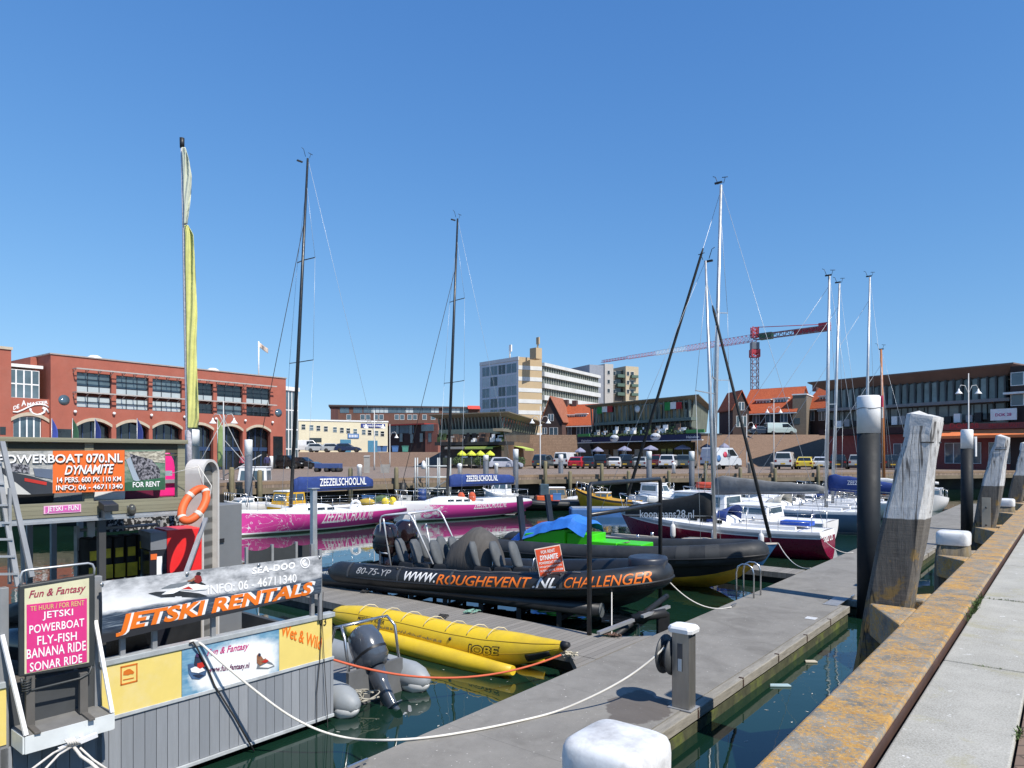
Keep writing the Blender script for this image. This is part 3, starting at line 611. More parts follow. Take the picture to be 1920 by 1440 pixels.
mp_ = panelq('pink_panel', fq(AF, 50, 1134, 1262, 163, 1122, 1241, -.018), .003, mat('pink_print', c(226, 62, 138, .82), .4, var=.06), ab)
for txt, q, b in (('TE HUUR / FOR RENT', (57, 1137, 1146, 158, 1125, 1135), .01), ('JETSKI', (80, 1147, 1164, 137, 1141, 1157), .012), ('POWERBOAT', (55, 1173, 1189, 158, 1159, 1174), .012), ('FLY-FISH', (70, 1193, 1210, 144, 1184, 1200), .012), ('BANANA RIDE', (50, 1218, 1236, 161, 1201, 1219), .012), ('SONAR RIDE', (56, 1243, 1260, 154, 1226, 1242), .012)):
    letters('lettering', txt, AF.quad(*q, -.022), mat('gold_lettering', c(230, 200, 130, .8)) if txt[0:2] == 'TE' else TEXTW, ab, b, 0, 1.05)
letters('lettering', 'Fun & Fantasy', AF.quad(54, 1108, 1126, 161, 1095, 1113, -.018), mat('maroon_lettering', c(165, 50, 80, .8)), ab, .016, .3)
letters('lettering', 'WATERSPORT', AF.quad(66, 1124, 1130, 148, 1115, 1120, -.018), mat('gold_lettering', c(230, 200, 130, .8)), ab, .0, 0, 1.6) if False else None
mb = MB(); A_ = lambda px, py, o=0: Vector((lambda t, z: (t, o, z))(*AF.sz(px, py, o)))
mb.tube([A_(40, 1100, .015), A_(38, 1082, .015), A_(42, 1072, .015), A_(50, 1069, .015), A_(165, 1056, .015), A_(173, 1058, .015), A_(177, 1066, .015), A_(176, 1080, .015)], .011, 8); mb.build('carry_handle', ALU, ab)
mb = MB()
for px in (56, 156):
    x = AF.s(px, .03); mb.box(x-.035, x+.035, .0, .06, .012, A_(px, 1262).z); mb.bar((x+.0, -.24, .012), (x-.0, .32, .012), .05, .022)
mb.bar((AF.s(56, .03), .30, .012), (AF.s(156, .03), .30, .012), .04, .02)
mb.build('stand', mat('stand_brown', (.10, .095, .088, 1), .6), ab, bevel=.004)
mb = MB(); x = AF.s(56, -.02); z0 = A_(56, 1285).z
mb.tube([Vector((x-.02+.035*cos(i*.8), .0+.035*sin(i*.8), z0-.05+i*.003)) for i in range(40)], .006, 5)
mb.tube([A_(40, 1272, .0), A_(44, 1290, 0), A_(60, 1294, 0), A_(150, 1272, 0), A_(168, 1262, 0), A_(172, 1248, 0)], .012, 6); mb.build('spring_bar', DKF, ab)
# ---- banners
def banner_mat(name, w0, w1, z0, z1):
    m = Mt(name); sp = m.n('ShaderNodeSeparateXYZ'); m.l(m.co, sp.inputs[0])
    z = m.math('DIVIDE', m.math('SUBTRACT', sp.outputs[2], z0), z1-z0); x = m.math('DIVIDE', m.math('SUBTRACT', sp.outputs[0], w0), w1-w0)
    return m, x, z
q2 = HF.quad(190, 1090, 1206, 602, 1041, 1112, -.10); b0, b1, b2, b3 = q2(0, 0), q2(1, 0), q2(1, 1), q2(0, 1)
bo = HF.w(b0.x, -.10, 1.7); BF = Fr((bo.x, bo.y), RU, bo.z)
q2 = BF.quad(190, 1090, 1206, 602, 1041, 1112)
ban2 = T('rental_banner', 'long silver and navy banner reading jetski rentals along the hut rail', 'banner', BF.loc, RU)
W2 = q2(1, 0).x; zz0 = (q2(0, 0).z+q2(1, 0).z)/2; zz1 = (q2(0, 1).z+q2(1, 1).z)/2
m, x, z = banner_mat('jetski_banner_print', 0, W2, zz0, zz1)
silver = m.mix(m.ramp(m.math('ADD', z, m.math('MULTIPLY', x, .45)), (.55, 0.0), (1.15, 1.0)), (.72, .73, .75, 1), (.20, .21, .225, 1))
cl = m.mix(m.ramp(m.noise(3.5, 6, .65, m.scale((1, 1, 2.2))), (.4, 0.0), (.68, .7)), silver, (.80, .81, .83, 1))
sea = m.ramp(m.noise(3, 5, .7, m.scale((1.2, 1, 26))), (.35, (.018, .028, .05, 1)), (.52, (.05, .075, .115, 1)), (.72, (.32, .37, .42, 1)))
sea = m.mix(m.ramp(z, (.05, 1.0), (.16, 0.0)), sea, (.03, .032, .038, 1))
k = m.ramp(m.math('ADD', z, m.math('MULTIPLY', m.math('SUBTRACT', m.noise(3, 5, .6, m.scale((1, 1, 3))), .5), .22)), (.42, 1.0), (.50, 0.0))
m.set(Base_Color=m.mix(k, cl, sea), Roughness=.38, Specular_IOR_Level=.4); m.bump(m.noise(3, 3, .5, m.scale((1, 1, .6))), .35, .04)
BUL = lambda x, y: Vector((0, -.018*sin(pi*y)*(1+.5*sin(x*9))-.006*sin(x*23+y*3), 0))
MB().grid(lambda a, b: q2(a, b)+BUL(a, b), 50, 8).build('banner_cloth', m.m, ban2)
def on2(q, lift): 
    f = BF.quad(*q)
    def g(x, y):
        p = f(x, y); a = min(max(p.x/W2, 0), 1); zt_ = q2(a, 1).z; zb_ = q2(a, 0).z
        return p+BUL(a, (p.z-zb_)/(zt_-zb_))+Vector((0, -lift, 0))
    return g
letters('lettering', 'JETSKI RENTALS', on2((221, 1152, 1193, 590, 1088, 1118), .003), TEXTW, ban2, .05, .18, 1.02, 30, 3)
letters('lettering', 'JETSKI RENTALS', on2((216, 1153, 1194, 584, 1090, 1121), .006), TEXTO, ban2, .04, .18, 1.02, 30, 3)
letters('lettering', 'INFO: 06 - 46711340', on2((388, 1097, 1115, 553, 1075, 1091), .006), TEXTW, ban2, .01, 0, 1.0, 12, 2)
letters('lettering', 'SEA-DOO', on2((472, 1064, 1077, 552, 1053, 1065), .006), TEXTW, ban2, .035, .1, 1.1, 8, 2)
f = on2((562, 1046, 1066, 580, 1044, 1064), .006); mb = MB()
mb.prism([], (0, 0, 0)) if False else None
N = 20
for i in range(N):
    a, b = 2*pi*i/N, 2*pi*(i+1)/N; g = lambda r, t: f(.5+r*cos(t), .5+r*sin(t))
    mb.poly([g(.42, a), g(.42, b), g(.5, b), g(.5, a)])
    if 3 < i < 18: mb.poly([g(.12, a), g(.12, b), g(.3, b), g(.3, a)])
mb.build('round_emblem', TEXTW, ban2)
def bdecal(pts, lift, m):
    o = BF.quad(190, 0, 1, 602, 0, 1)
    out = []
    for px, py in pts:
        t, zz = BF.sz(px, py); a = t/W2; zt_ = q2(a, 1).z; zb_ = q2(a, 0).z
        out.append(Vector((t, 0, zz))+BUL(a, (zz-zb_)/(zt_-zb_))+Vector((0, -lift, 0)))
    MB().prism(out, (0, .002, 0)).build('picture', m, ban2)
bdecal([(276, 1112), (290, 1109), (330, 1107), (372, 1112), (388, 1117), (372, 1120), (300, 1119)], .006, mat('charcoal_print', (.025, .03, .036, 1), .5, var=.5, sc=18))
bdecal([(300, 1103), (318, 1095), (340, 1092), (352, 1090), (348, 1096), (330, 1101)], .006, GRYP)
if False: bdecal([(336, 1102), (342, 1094), (356, 1090), (378, 1094), (390, 1100), (378, 1104), (352, 1105)], .008, mat('red_black_print', (.20, .05, .04, 1), .5, var=1.2, sc=45))
bdecal([(330, 1104), (345, 1097), (362, 1093), (392, 1099), (386, 1105), (360, 1107)], .009, WHITE)
bdecal([(338, 1104), (352, 1099), (372, 1098), (384, 1102), (362, 1105)], .0095, REDP)
bdecal([(352, 1094), (362, 1089), (374, 1090), (386, 1096), (370, 1097)], .0097, BLACK)
bdecal([(364, 1080), (370, 1077), (376, 1080), (378, 1089), (370, 1094), (363, 1090)], .0115, mat('vest_red_print', c(150, 40, 35, .7), .5))
bdecal([(367, 1076), (369, 1072.5), (373, 1072), (376, 1074), (375, 1078), (370, 1079)], .0118, BLACK)
bdecal([(364, 1082), (356, 1087), (350, 1088), (351, 1090), (358, 1090), (366, 1086)], .0117, SKINP)
bdecal([(312, 1106), (330, 1101), (338, 1105), (322, 1112), (300, 1114)], .0085, mat('spray_print', (.75, .77, .79, 1), .5))
if False: bdecal([(336, 1077), (350, 1081), (358, 1076), (372, 1073), (389, 1074), (390, 1082), (376, 1088), (368, 1094), (354, 1096), (350, 1087), (341, 1083)], .010, mat('rider_print', (.09, .06, .055, 1), .5, var=1.3, sc=60))
mb = MB()
for a in (0, .33, .66, .99): mb.lathe([(.008, 0), (.018, 0), (.018, -.006), (.008, -.006)], 10, q2(a, .95)+Vector((0, -.012, 0)), 'y')
mb.each('eyelet', STEEL, ban2)
mb = MB(); 
for px, top in ((586, 1020), (400, 1085), (290, 1095), (230, 1095)):
    x = HF.s(px, .03); z1 = HF.sz(px, top, .03)[1]; mb.box(x-.025, x+.025, .02, .06, ZT-.02, z1)
mb.each('rail_post', ALUD, house)
x = HF.s(600, -.04); MB().box(x-.03, x+.01, -.07, -.03, ZT-.05, HF.sz(600, 1030, -.04)[1]).build('banner_post', ALUD, house)
# roof deck banner
bo = HF.w(HF.s(-40, YB-.05), YB-.05, 3.0); B1 = Fr((bo.x, bo.y), RU, 3.0)
ban1 = T('powerboat_banner', 'orange powerboat banner with two photographs on the roof deck rail', 'banner', B1.loc, RU)
def strip(name, xa, xb, m):
    ya = lambda p: lerp(846, 843.5, p/310); yb = lambda p: lerp(928, 918, p/310)
    q = B1.quad(xa, ya(xa), yb(xa), xb, ya(xb), yb(xb)); return MB().prism([q(0, 0), q(1, 0), q(1, 1), q(0, 1)], (0, .004, 0)).build(name, m, ban1)
def photo(name, stops, sc, st): 
    m = Mt(name); m.set(Base_Color=m.ramp(m.noise(sc, 6, .7, m.scale(st)), *stops), Roughness=.45); return m.m
strip('photo_print', -40, 98.8, photo('quay_photo', [(.3, (.10, .12, .13, 1)), (.5, (.38, .38, .36, 1)), (.7, (.62, .60, .56, 1))], 9, (1, 1, 3)))
strip('orange_print', 99, 233.5, mat('orange_banner', c(240, 115, 45, .84), .45, var=.05))
strip('photo_print', 233.7, 310, photo('harbour_photo', [(.3, c(70, 110, 90, .7)), (.5, c(120, 150, 130, .7)), (.72, c(190, 190, 170, .7))], 7, (1, 1, 2)))
B1q = lambda *q: B1.quad(*q, -.006)
def d1(pts, m, off=-.005): MB().prism([Vector((lambda t, z: (t, off, z))(*B1.sz(px, py, off))) for px, py in pts], (0, .003, 0)).build('picture', m, ban1)
d1([(0, 875), (22, 885), (60, 893), (98.5, 905), (98.5, 925), (60, 927), (30, 905), (2, 885)], mat('rib_print', (.03, .035, .045, 1), .5))
d1([(0, 886), (30, 905), (58, 927), (0, 927)], mat('pale_print', (.52, .52, .50, 1), .5))
d1([(20, 868), (55, 872), (56, 888), (22, 884)], photo('crew_print', [(.45, (.02, .02, .03, 1)), (.55, (.3, .3, .33, 1))], 40, (1, 1, 1)), -.007)
d1([(62, 878), (98.5, 880), (98.5, 898), (66, 893)], mat('slate_print', (.10, .13, .19, 1), .5), -.006)
d1([(46, 896), (88, 904), (87, 910), (46, 902)], REDP, -.009)
d1([(234, 847), (309, 846), (309, 868), (234, 862)], photo('stone_print', [(.4, (.16, .14, .11, 1)), (.6, (.55, .52, .42, 1))], 16, (1, 1, 2.5)))
d1([(236, 862), (246, 856), (266, 890), (262, 905), (250, 900)], mat('tube_print', (.30, .36, .42, 1), .5), -.006)
d1([(243, 850), (285, 862), (300, 880), (300, 900), (262, 900), (250, 872)], photo('crowd_print', [(.45, (.015, .015, .02, 1)), (.6, (.28, .27, .30, 1))], 38, (1, 1, 1)), -.008)
d1([(234, 905), (309.5, 895), (309.5, 918.5), (234, 920.5)], mat('green_print', c(60, 120, 85, .6), .5, var=.4, sc=4), -.009)
for txt, q, b, s in (('POWERBOAT 070.NL', (-4, 853, 869, 230, 850, 867), .02, 0), ('DYNAMITE', (121, 873, 890, 214, 870, 887), .022, .3), ('14 PERS. 600 PK 110 KM', (107, 895, 905, 227, 893, 902), .015, 0), ('INFO; 06 - 46711340', (105, 910, 921, 230, 907, 917), .015, 0), ('FOR RENT', (249, 904, 914, 300, 902, 912), .015, 0)):
    if txt != 'FOR RENT': letters('lettering', txt, B1.quad(q[0]+1.2, q[1]+1.2, q[2]+1.2, q[3]+1.2, q[4]+1.2, q[5]+1.2, -.0125), TEXTK, ban1, b, s)
    letters('lettering', txt, B1.quad(*q, -.0145), TEXTW, ban1, b, s)
# JETSKI - FUN plate, flood light, dome lamp
t, z = HF.sz(117, 955, YB-.01); w_ = HF.w(t, YB-.01, z-.05); PF = Fr((w_.x, w_.y), RU, w_.z)
pk = T('name_plate', 'small pink plate reading jetski fun screwed to the fascia beam', 'sign', PF.loc, RU)
q = PF.quad(82, 949, 964, 152, 945, 960); MB().prism([q(0, 0), q(1, 0), q(1, 1), q(0, 1)], (0, .006, 0)).build('plate', mat('plate_pale_pink', c(250, 190, 225, .8)), pk)
for a, b in ((.04, .52), (.52, .97)): MB().prism([q(a, .12)+Vector((0, -.003, 0)), q(b, .12)+Vector((0, -.003, 0)), q(b, .88)+Vector((0, -.003, 0)), q(a, .88)+Vector((0, -.003, 0))], (0, .002, 0)).build('field', mat('plate_pink', c(222, 105, 185, .8)), pk)
letters('lettering', 'JETSKI - FUN', PF.quad(89, 950, 962, 147, 947, 959, -.007), TEXTW, pk, .01)
t, z = HF.sz(202, 962, YB-.1); fl = T('flood_light', 'black box flood light bracketed under the fascia beam', 'lamp', HF.w(t, YB-.1, z), RU)
MB().prism([(-.075, -.10, .02), (.075, -.10, .02), (.075, .06, .06), (-.075, .06, .06)], (0, 0, .075)).build('lamp_head', mat('black_plastic', (.02, .022, .025, 1), .45), fl, bevel=.008)
MB().box(-.03, .03, .0, .1, -.06, .025).build('bracket', ALUD, fl)
t, z = HF.sz(247, 958, YB-.03); dl = T('bulkhead_lamp', 'oval glass bulkhead lamp on the fascia beam', 'lamp', HF.w(t, YB-.03, z-.06), RU)
MB().ball((0, 0, .07), (.045, .05, .07), 12, 9).build('glass', mat('smoked_glass', (.10, .10, .09, 1), .1, .3), dl); MB().box(-.04, .04, .005, .028, .02, .12).build('base', ALUD, dl)
# ---- things on the hut
t, z = HF.sz(340, 1075, 1.0)
cab = T('vending_cabinet', 'red cabinet with dark glass front standing under the hut roof', 'cabinet', HF.w(HF.s(297, .9), .9, ZD), RU-radians(8))
RED = mat('red_cabinet', c(238, 45, 45, .85), .4, var=.05)
cw = HF.s(372, 1.0)-HF.s(311, 1.0); cf = HF.s(312, .9)-HF.s(281, .9); ch = HF.sz(330, 992, .95)[1]-ZD
MB().box(cf/2, cf/2+cw, .03, .48, 0, ch*.40).build('plinth', BLACK, cab); MB().box(cf/2, cf/2+cw, 0, .5, ch*.402, ch).build('side_wall', RED, cab, bevel=.006)
MB().box(-cf/2, cf/2-.003, .0, .5, 0, ch*.86).build('glass_front', mat('cabinet_glass', (.02, .022, .03, 1), .2), cab, bevel=.004)
MB().box(-cf/2+.01, cf/2-.003, .0, .5, ch*.865, ch*.99).build('grey_head', mat('head_grey', (.17, .18, .20, 1), .5), cab, bevel=.004)
mb = MB(); mb.box(-.02, .04, -.006, -.001, ch*.4, ch*.82); mb.box(-cf/2+.03, cf/2-.04, -.009, -.006, ch*.62, ch*.64); mb.build('paper_notice', WHITE, cab)
MB().box(-cf/2+.01, -cf/2+.08, -.006, -.001, ch*.80, ch*.84).build('orange_strip', ORANGE, cab)
# arched ramp and grey plate
af = T('boarding_ramp', 'grey ribbed aluminium ramp with rounded head standing on the hut deck', 'ramp', HF.w(HF.s(388, 1.3), 1.3, ZD), RU+radians(28))
hz = HF.sz(392, 866, 1.3)[1]-ZD; r = .15
arc = [Vector((-r, 0, 0))]+[Vector((r*cos(pi-pi*i/14), 0, hz-r+r*sin(pi*i/14))) for i in range(15)]+[Vector((r, 0, 0))]
R1 = []; 
MB().prism([p+Vector((0, .02, 0)) for p in arc], (0, .16, 0)).build('ramp_plate', (lambda m: (m.set(Base_Color=m.ramp(m.n('ShaderNodeTexWave', wave_type='BANDS', bands_direction='Z').outputs[0], (.2, (.10, .10, .095, 1)), (.6, (.24, .24, .23, 1))), Roughness=.5, Metallic=.3), m.m)[1])(Mt('ribbed_metal')), af)
mb = MB()
for i in range(len(arc)-1):
    for y0, y1 in ((-.06, .20),):
        a, b = arc[i], arc[i+1]; na = Vector((a.x, 0, max(a.z-(hz-r), 0))).normalized()*.035; nb = Vector((b.x, 0, max(b.z-(hz-r), 0))).normalized()*.035
        mb.prism([a+Vector((0, y0, 0)), b+Vector((0, y0, 0)), b+nb+Vector((0, y0, 0)), a+na+Vector((0, y0, 0))], (0, y1-y0, 0))
mb.build('ramp_rim', mat('rim_aluminium', (.62, .60, .57, 1), .5, .1), af)
gp = T('grey_locker', 'tall plain grey steel locker at the right end of the rental hut deck', 'locker', HF.w(HF.s(398, 1.7), 1.7, ZD), RU+radians(16))
gw = 1.02*(HF.s(452, 1.9)-HF.s(398, 1.7)); gh = HF.sz(420, 946, 1.8)[1]-ZD
MB().box(0, gw, 0, .5, 0, gh).build('locker_body', mat('locker_grey', (.17, .18, .19, 1), .6, .1, .08, 3, dirt=(.22, .22, .22, 1), da=.3), gp, bevel=.012)
mb = MB(); mb.box(-.05, -.003, -.02, .03, 0, gh+.05); mb.box(-.11, -.065, -.02, .03, 0, gh-.04); mb.build('upright', ALU, gp)
MB().box(.1, .2, -.02, -.002, gh*.72, gh*.75).build('handle', BLACK, gp)
# diagonal brace
a = wpt(HF, 386, 972, .6); b = wpt(HF, 346, 1082, .1); MB().bar(a, b, .05, .03).build('diagonal_brace', ALU, None, 'grey diagonal brace running down in front of the red cabinet', 'brace')
# life ring
lp = wpt(HF, 364, 946, .35); lr = T('life_ring', 'orange life ring with four pale bands hung by the roof end', 'life ring', lp-Vector((0, 0, .26)), RU-radians(38))
tilt = radians(16); N = 40
def ringpt(a, R): return Vector((R*.60*cos(a)+R*sin(a)*sin(tilt)*1.05, .12*sin(a), .26+R*sin(a)*cos(tilt)))
R = .185; MB().tube([ringpt(2*pi*i/N, R) for i in range(N)], .048, 10, loop=True).build('ring', mat('life_orange', c(238, 105, 50, .85), .55, var=.08), lr)
mb = MB()
for k in range(4):
    a0_ = pi/4+k*pi/2+.15; mb.tube([ringpt(a0_+(j-2)*.055, R) for j in range(5)], .0505, 10)
mb.each('reflective_band', mat('band_pale', (.62, .58, .52, 1), .6), lr)
mb = MB(); top = ringpt(pi/2, R+.05); mb.tube([top, Vector((.02, .1, .70))], .006, 5); mb.tube([ringpt(.3, R+.06), ringpt(.9, R+.1), Vector((.02, .1, .72))], .006, 5); mb.tube([Vector((.02, .1, .70)), Vector((-.28, .12, .62))], .004, 5); mb.build('grab_line', ROPE, lr)
# step ladder
ld = T('step_ladder', 'grey aluminium step ladder leaning up to the roof deck at the left edge', 'ladder', HF.w(HF.s(30, -.02), -.02, ZD), RU)
LQ = lambda px, py, o: Vector((lambda t, z: (t-HF.s(30, -.02), o+.02, z-ZD))(*HF.sz(px, py, o)))
mb = MB()
for (a, b, o1, o2) in (((4, 828), (60, 1082), .45, .0), ((-8, 850), (34, 1100), .40, .0), ((-70, 830), (-60, 1100), .45, .0), ((18, 915), (18, 1095), .2, .15), ((41, 1010), (44, 1092), .2, .2)):
    mb.bar(LQ(*a, o1), LQ(*b, o2), .045, .022)
mb.each('stile', ALUD, ld)
mb = MB()
for i, py in enumerate((868, 908, 948, 981, 1012, 1044, 1077)):
    t = (py-828)/254; mb.bar(LQ(-66, py, .42-.4*t), LQ(lerp(-5, 33, t), py-1, .42-.4*t), .05, .018)
mb.each('rung', ALU, ld)
# jet ski under the roof
js = T('jet_ski', 'black jet ski parked in the shade under the hut roof', 'jet ski', HF.w(HF.s(118, 1.9), 1.9, ZD), RU-radians(70))
GB = mat('gloss_black', (.012, .013, .014, 1), .12, var=.3, coat=.5)
sec = lambda x, w, z0, z1: [Vector((x, -w, z0+.12)), Vector((x, -w*.4, z0)), Vector((x, w*.4, z0)), Vector((x, w, z0+.12)), Vector((x, w*.8, z1)), Vector((x, w*.3, z1+.06)), Vector((x, -w*.3, z1+.06)), Vector((x, -w*.8, z1))]
MB().rings([sec(-1.2, .35, .2, .45), sec(-.4, .42, .1, .5), sec(.4, .42, .1, .6), sec(.9, .3, .2, .62), sec(1.35, .06, .42, .6)]).build('hull', GB, js)
MB().rings([sec(-1.1, .16, .5, .62), sec(-.5, .18, .5, .78), sec(.0, .17, .5, .74), sec(.3, .12, .55, .9)]).build('seat', BLACK, js)
MB().rings([sec(.25, .18, .6, .95), sec(.5, .22, .6, .98), sec(.9, .16, .6, .74)]).build('front_cowl', GB, js)
MB().tube([(.35, -.36, 1.06), (.42, -.1, 1.0), (.42, .1, 1.0), (.35, .36, 1.06)], .02, 8).build('handlebar', BLACK, js)
# life vests on a rack
rk = T('vest_rack', 'rack crowded with black and yellow life vests under the hut roof', 'rack', HF.w(HF.s(238, 1.45), 1.45, ZD), RU)
MB().box(-.5, .5, .18, .22, 0, .03).box(-.5, -.47, .15, .25, 0, 1.75).box(.47, .5, .15, .25, 0, 1.75).tube([(-.5, .2, 1.7), (.5, .2, 1.7)], .02).tube([(-.5, .2, 1.0), (.5, .2, 1.0)], .02).build('rack_frame', ALUD, rk)
YV = mat('vest_yellow', c(215, 190, 50, .7), .7, var=.3, sc=10); BV = mat('vest_black', (.008, .008, .008, 1), .8)
R = random.Random(4)
for row, zc in enumerate((1.40, .72)):
    for i in range(7):
        x = -.42+i*.14; v = MB(); w = .06
        v.rings([[Vector((x-w, -.14+.02*R.random(), zc+d)), Vector((x+w, -.14, zc+d)), Vector((x+w, .16, zc+d)), Vector((x-w, .16, zc+d))] for d in (-.3, -.2, .1, .22)])
        vo = v.build('life_vest', BV, rk, bevel=.02)
        y = MB(); a_ = R.uniform(-.04, .04); y.box(x-w*.95, x+w*.95, -.158, -.139, zc-.24+a_, zc-.08+a_); y.box(x-w*.8, x+w*.6, -.152, -.139, zc+.0+a_, zc+.11+a_); y.each('yellow_flash', YV, vo)
# boards and boxes on the roof deck
zr0 = zbt-.04
bd = T('paddle_board', 'bright pink board standing on end on the hut roof deck', 'board', HF.w(HF.s(318, 1.6), 1.6, zr0), RU)
hb = HF.sz(316, 846, 1.6)[1]-zr0
MB().prism([(-.13, 0, 0), (.10, 0, 0), (.10, 0, hb*.4), (.06, .0, hb*.8), (.0, 0, hb), (-.06, 0, hb*.95), (-.11, 0, hb*.6)], (0, .06, 0)).build('board_body', mat('hot_pink', c(245, 45, 140, .85), .4), bd, bevel=.02)
MB().box(-.18, .17, -.05, -.01, hb*.30, hb*.38).build('strap', ALUD, bd)
R = random.Random(9)
for i, (px, lab, m) in enumerate(((45, 'dark crate half hidden behind the orange banner, leftmost', BLACK), (125, 'grey crate behind the middle of the orange banner', GRYP), (188, 'pale rounded tub behind the orange banner', WHITE), (250, 'maroon box behind the right photograph of the orange banner', mat('maroon_box', c(120, 20, 60, .7))))):
    o = T('storage_crate', lab, 'crate', HF.w(HF.s(px, 1.5), 1.5, zr0), RU+R.uniform(-.3, .3), 'crates on the hut roof deck')
    MB().rings([[Vector((a*.26*k, b*.2*k, z)) for a, b in ((-1, -1), (1, -1), (1, 1), (-1, 1))] for k, z in ((.9, 0), (1, .22))], True, True, False).build('crate_body', m, o, bevel=.02)
    MB().box(-.28, .28, -.22, .22, .222, .25).build('lid', m, o, bevel=.01)
# black cables and ropes on the hull
mb = MB(); mb.tube([P(355, 1207, -.04), P(362, 1204, -.06), P(370, 1216, -.05), P(390, 1255, -.03), P(402, 1285, -.03), P(440, 1345, -.04), P(476, 1408, -.06)], .011, 6); mb.build('cable', ROPED, None, 'thick black cable slung diagonally down the grey hull boards', 'cable')
mb = MB(); mb.tube([P(598, 1115, -.06), P(603, 1160, -.04), P(600, 1235, -.03), P(594, 1300, -.03), P(594, 1360, -.05)], .006, 5); mb.tube([P(606, 1110, -.06), P(604, 1165, -.05), P(608, 1240, -.04), P(614, 1345, -.05), P(616, 1430, -.3)], .005, 5); mb.build('cable', ROPED, None, 'pair of thin black lines hanging over the yellow end panel of the hut', 'cable')
# ---- flag pole with wrapped yellow flag
FY = 9.75
fp = T('flag_pole', 'white flag pole with limp yellow and white flags above the rental hut', 'flag pole', dp(353, 960, FY)-Vector((0, 0, dp(353, 960, FY).z-zbt)), 0)
fo = fp.location
g = lambda px, py, d=0: dp(px, py, FY+d)-fo
net = mat('pole_white', (.56, .54, .57, 1), .7, var=.35, sc=35)
MB().tube([g(355, 930), g(354, 800), g(349, 560), g(346, 420), g(342, 275)], [.040, .042, .040, .032, .024], 10).build('pole', net, fp)
MB().tube([g(341.5, 277), g(341.3, 259)], [.032, .034], 8).build('pole_cap', BLACK, fp)
def flag(name, rows, m, ph):
    def fn(a, b):
        k = b*(len(rows)-1); i = min(int(k), len(rows)-2); t = k-i
        y, l, r = [lerp(rows[i][j], rows[i+1][j], t) for j in range(3)]
        return g(lerp(l-3, r+1.5, a), y, -.055+.03*sin(a*8+b*11+ph)*a+.025*sin(a*15+b*19)*a)
    MB().grid(fn, 10, 60).build(name, m, fp, solid=.004)
flag('upper_flag', [(276, 344, 346), (300, 345, 353), (330, 346, 358), (360, 347, 357), (390, 348, 354), (420, 348, 350)], mat('faded_flag', c(205, 212, 195, .85), .8, var=.1), 0)
flag('lower_flag', [(422, 349, 351), (440, 350, 361), (480, 350, 363.5), (530, 351, 366), (590, 352, 368.5), (640, 352.5, 367), (700, 353, 368), (745, 354, 370), (785, 354.5, 372), (803, 355, 369)], mat('yellow_green_flag', c(226, 226, 140, .80), .8, var=.18, sc=7), 1)
# ================================================================ ropes
def sagline(a, b, sag, n=16, ease=None): return [a.lerp(b, i/n)-Vector((0, 0, sag*4*(i/n)*(1-i/n))) for i in range(n+1)]
def rope(name, pts, r, m, lab, cat='rope', n=6): return MB().tube(pts, r, n).build(name, m, None, lab, cat)
def tangle(mb, cpt, r, n, rad, R, flat=.5):
    for _ in range(n):
        ph = [R.uniform(0, 6.28) for _ in range(6)]; am = [R.uniform(.3, 1) for _ in range(6)]; o_ = Vector((R.gauss(0, r*.3), R.gauss(0, r*.3), 0)); T0 = R.uniform(4, 9); pts = []
        for i in range(26):
            t = i/25*T0; pts.append(cpt+o_+Vector((r*.6*(am[0]*sin(t+ph[0])+am[1]*.5*sin(2.3*t+ph[1])), r*.6*(am[2]*sin(1.1*t+ph[2])+am[3]*.5*sin(2.1*t+ph[3])), r*flat*(.6+.4*am[4]*sin(1.7*t+ph[4])))))
        mb.tube(pts, rad, 5)
    return mb
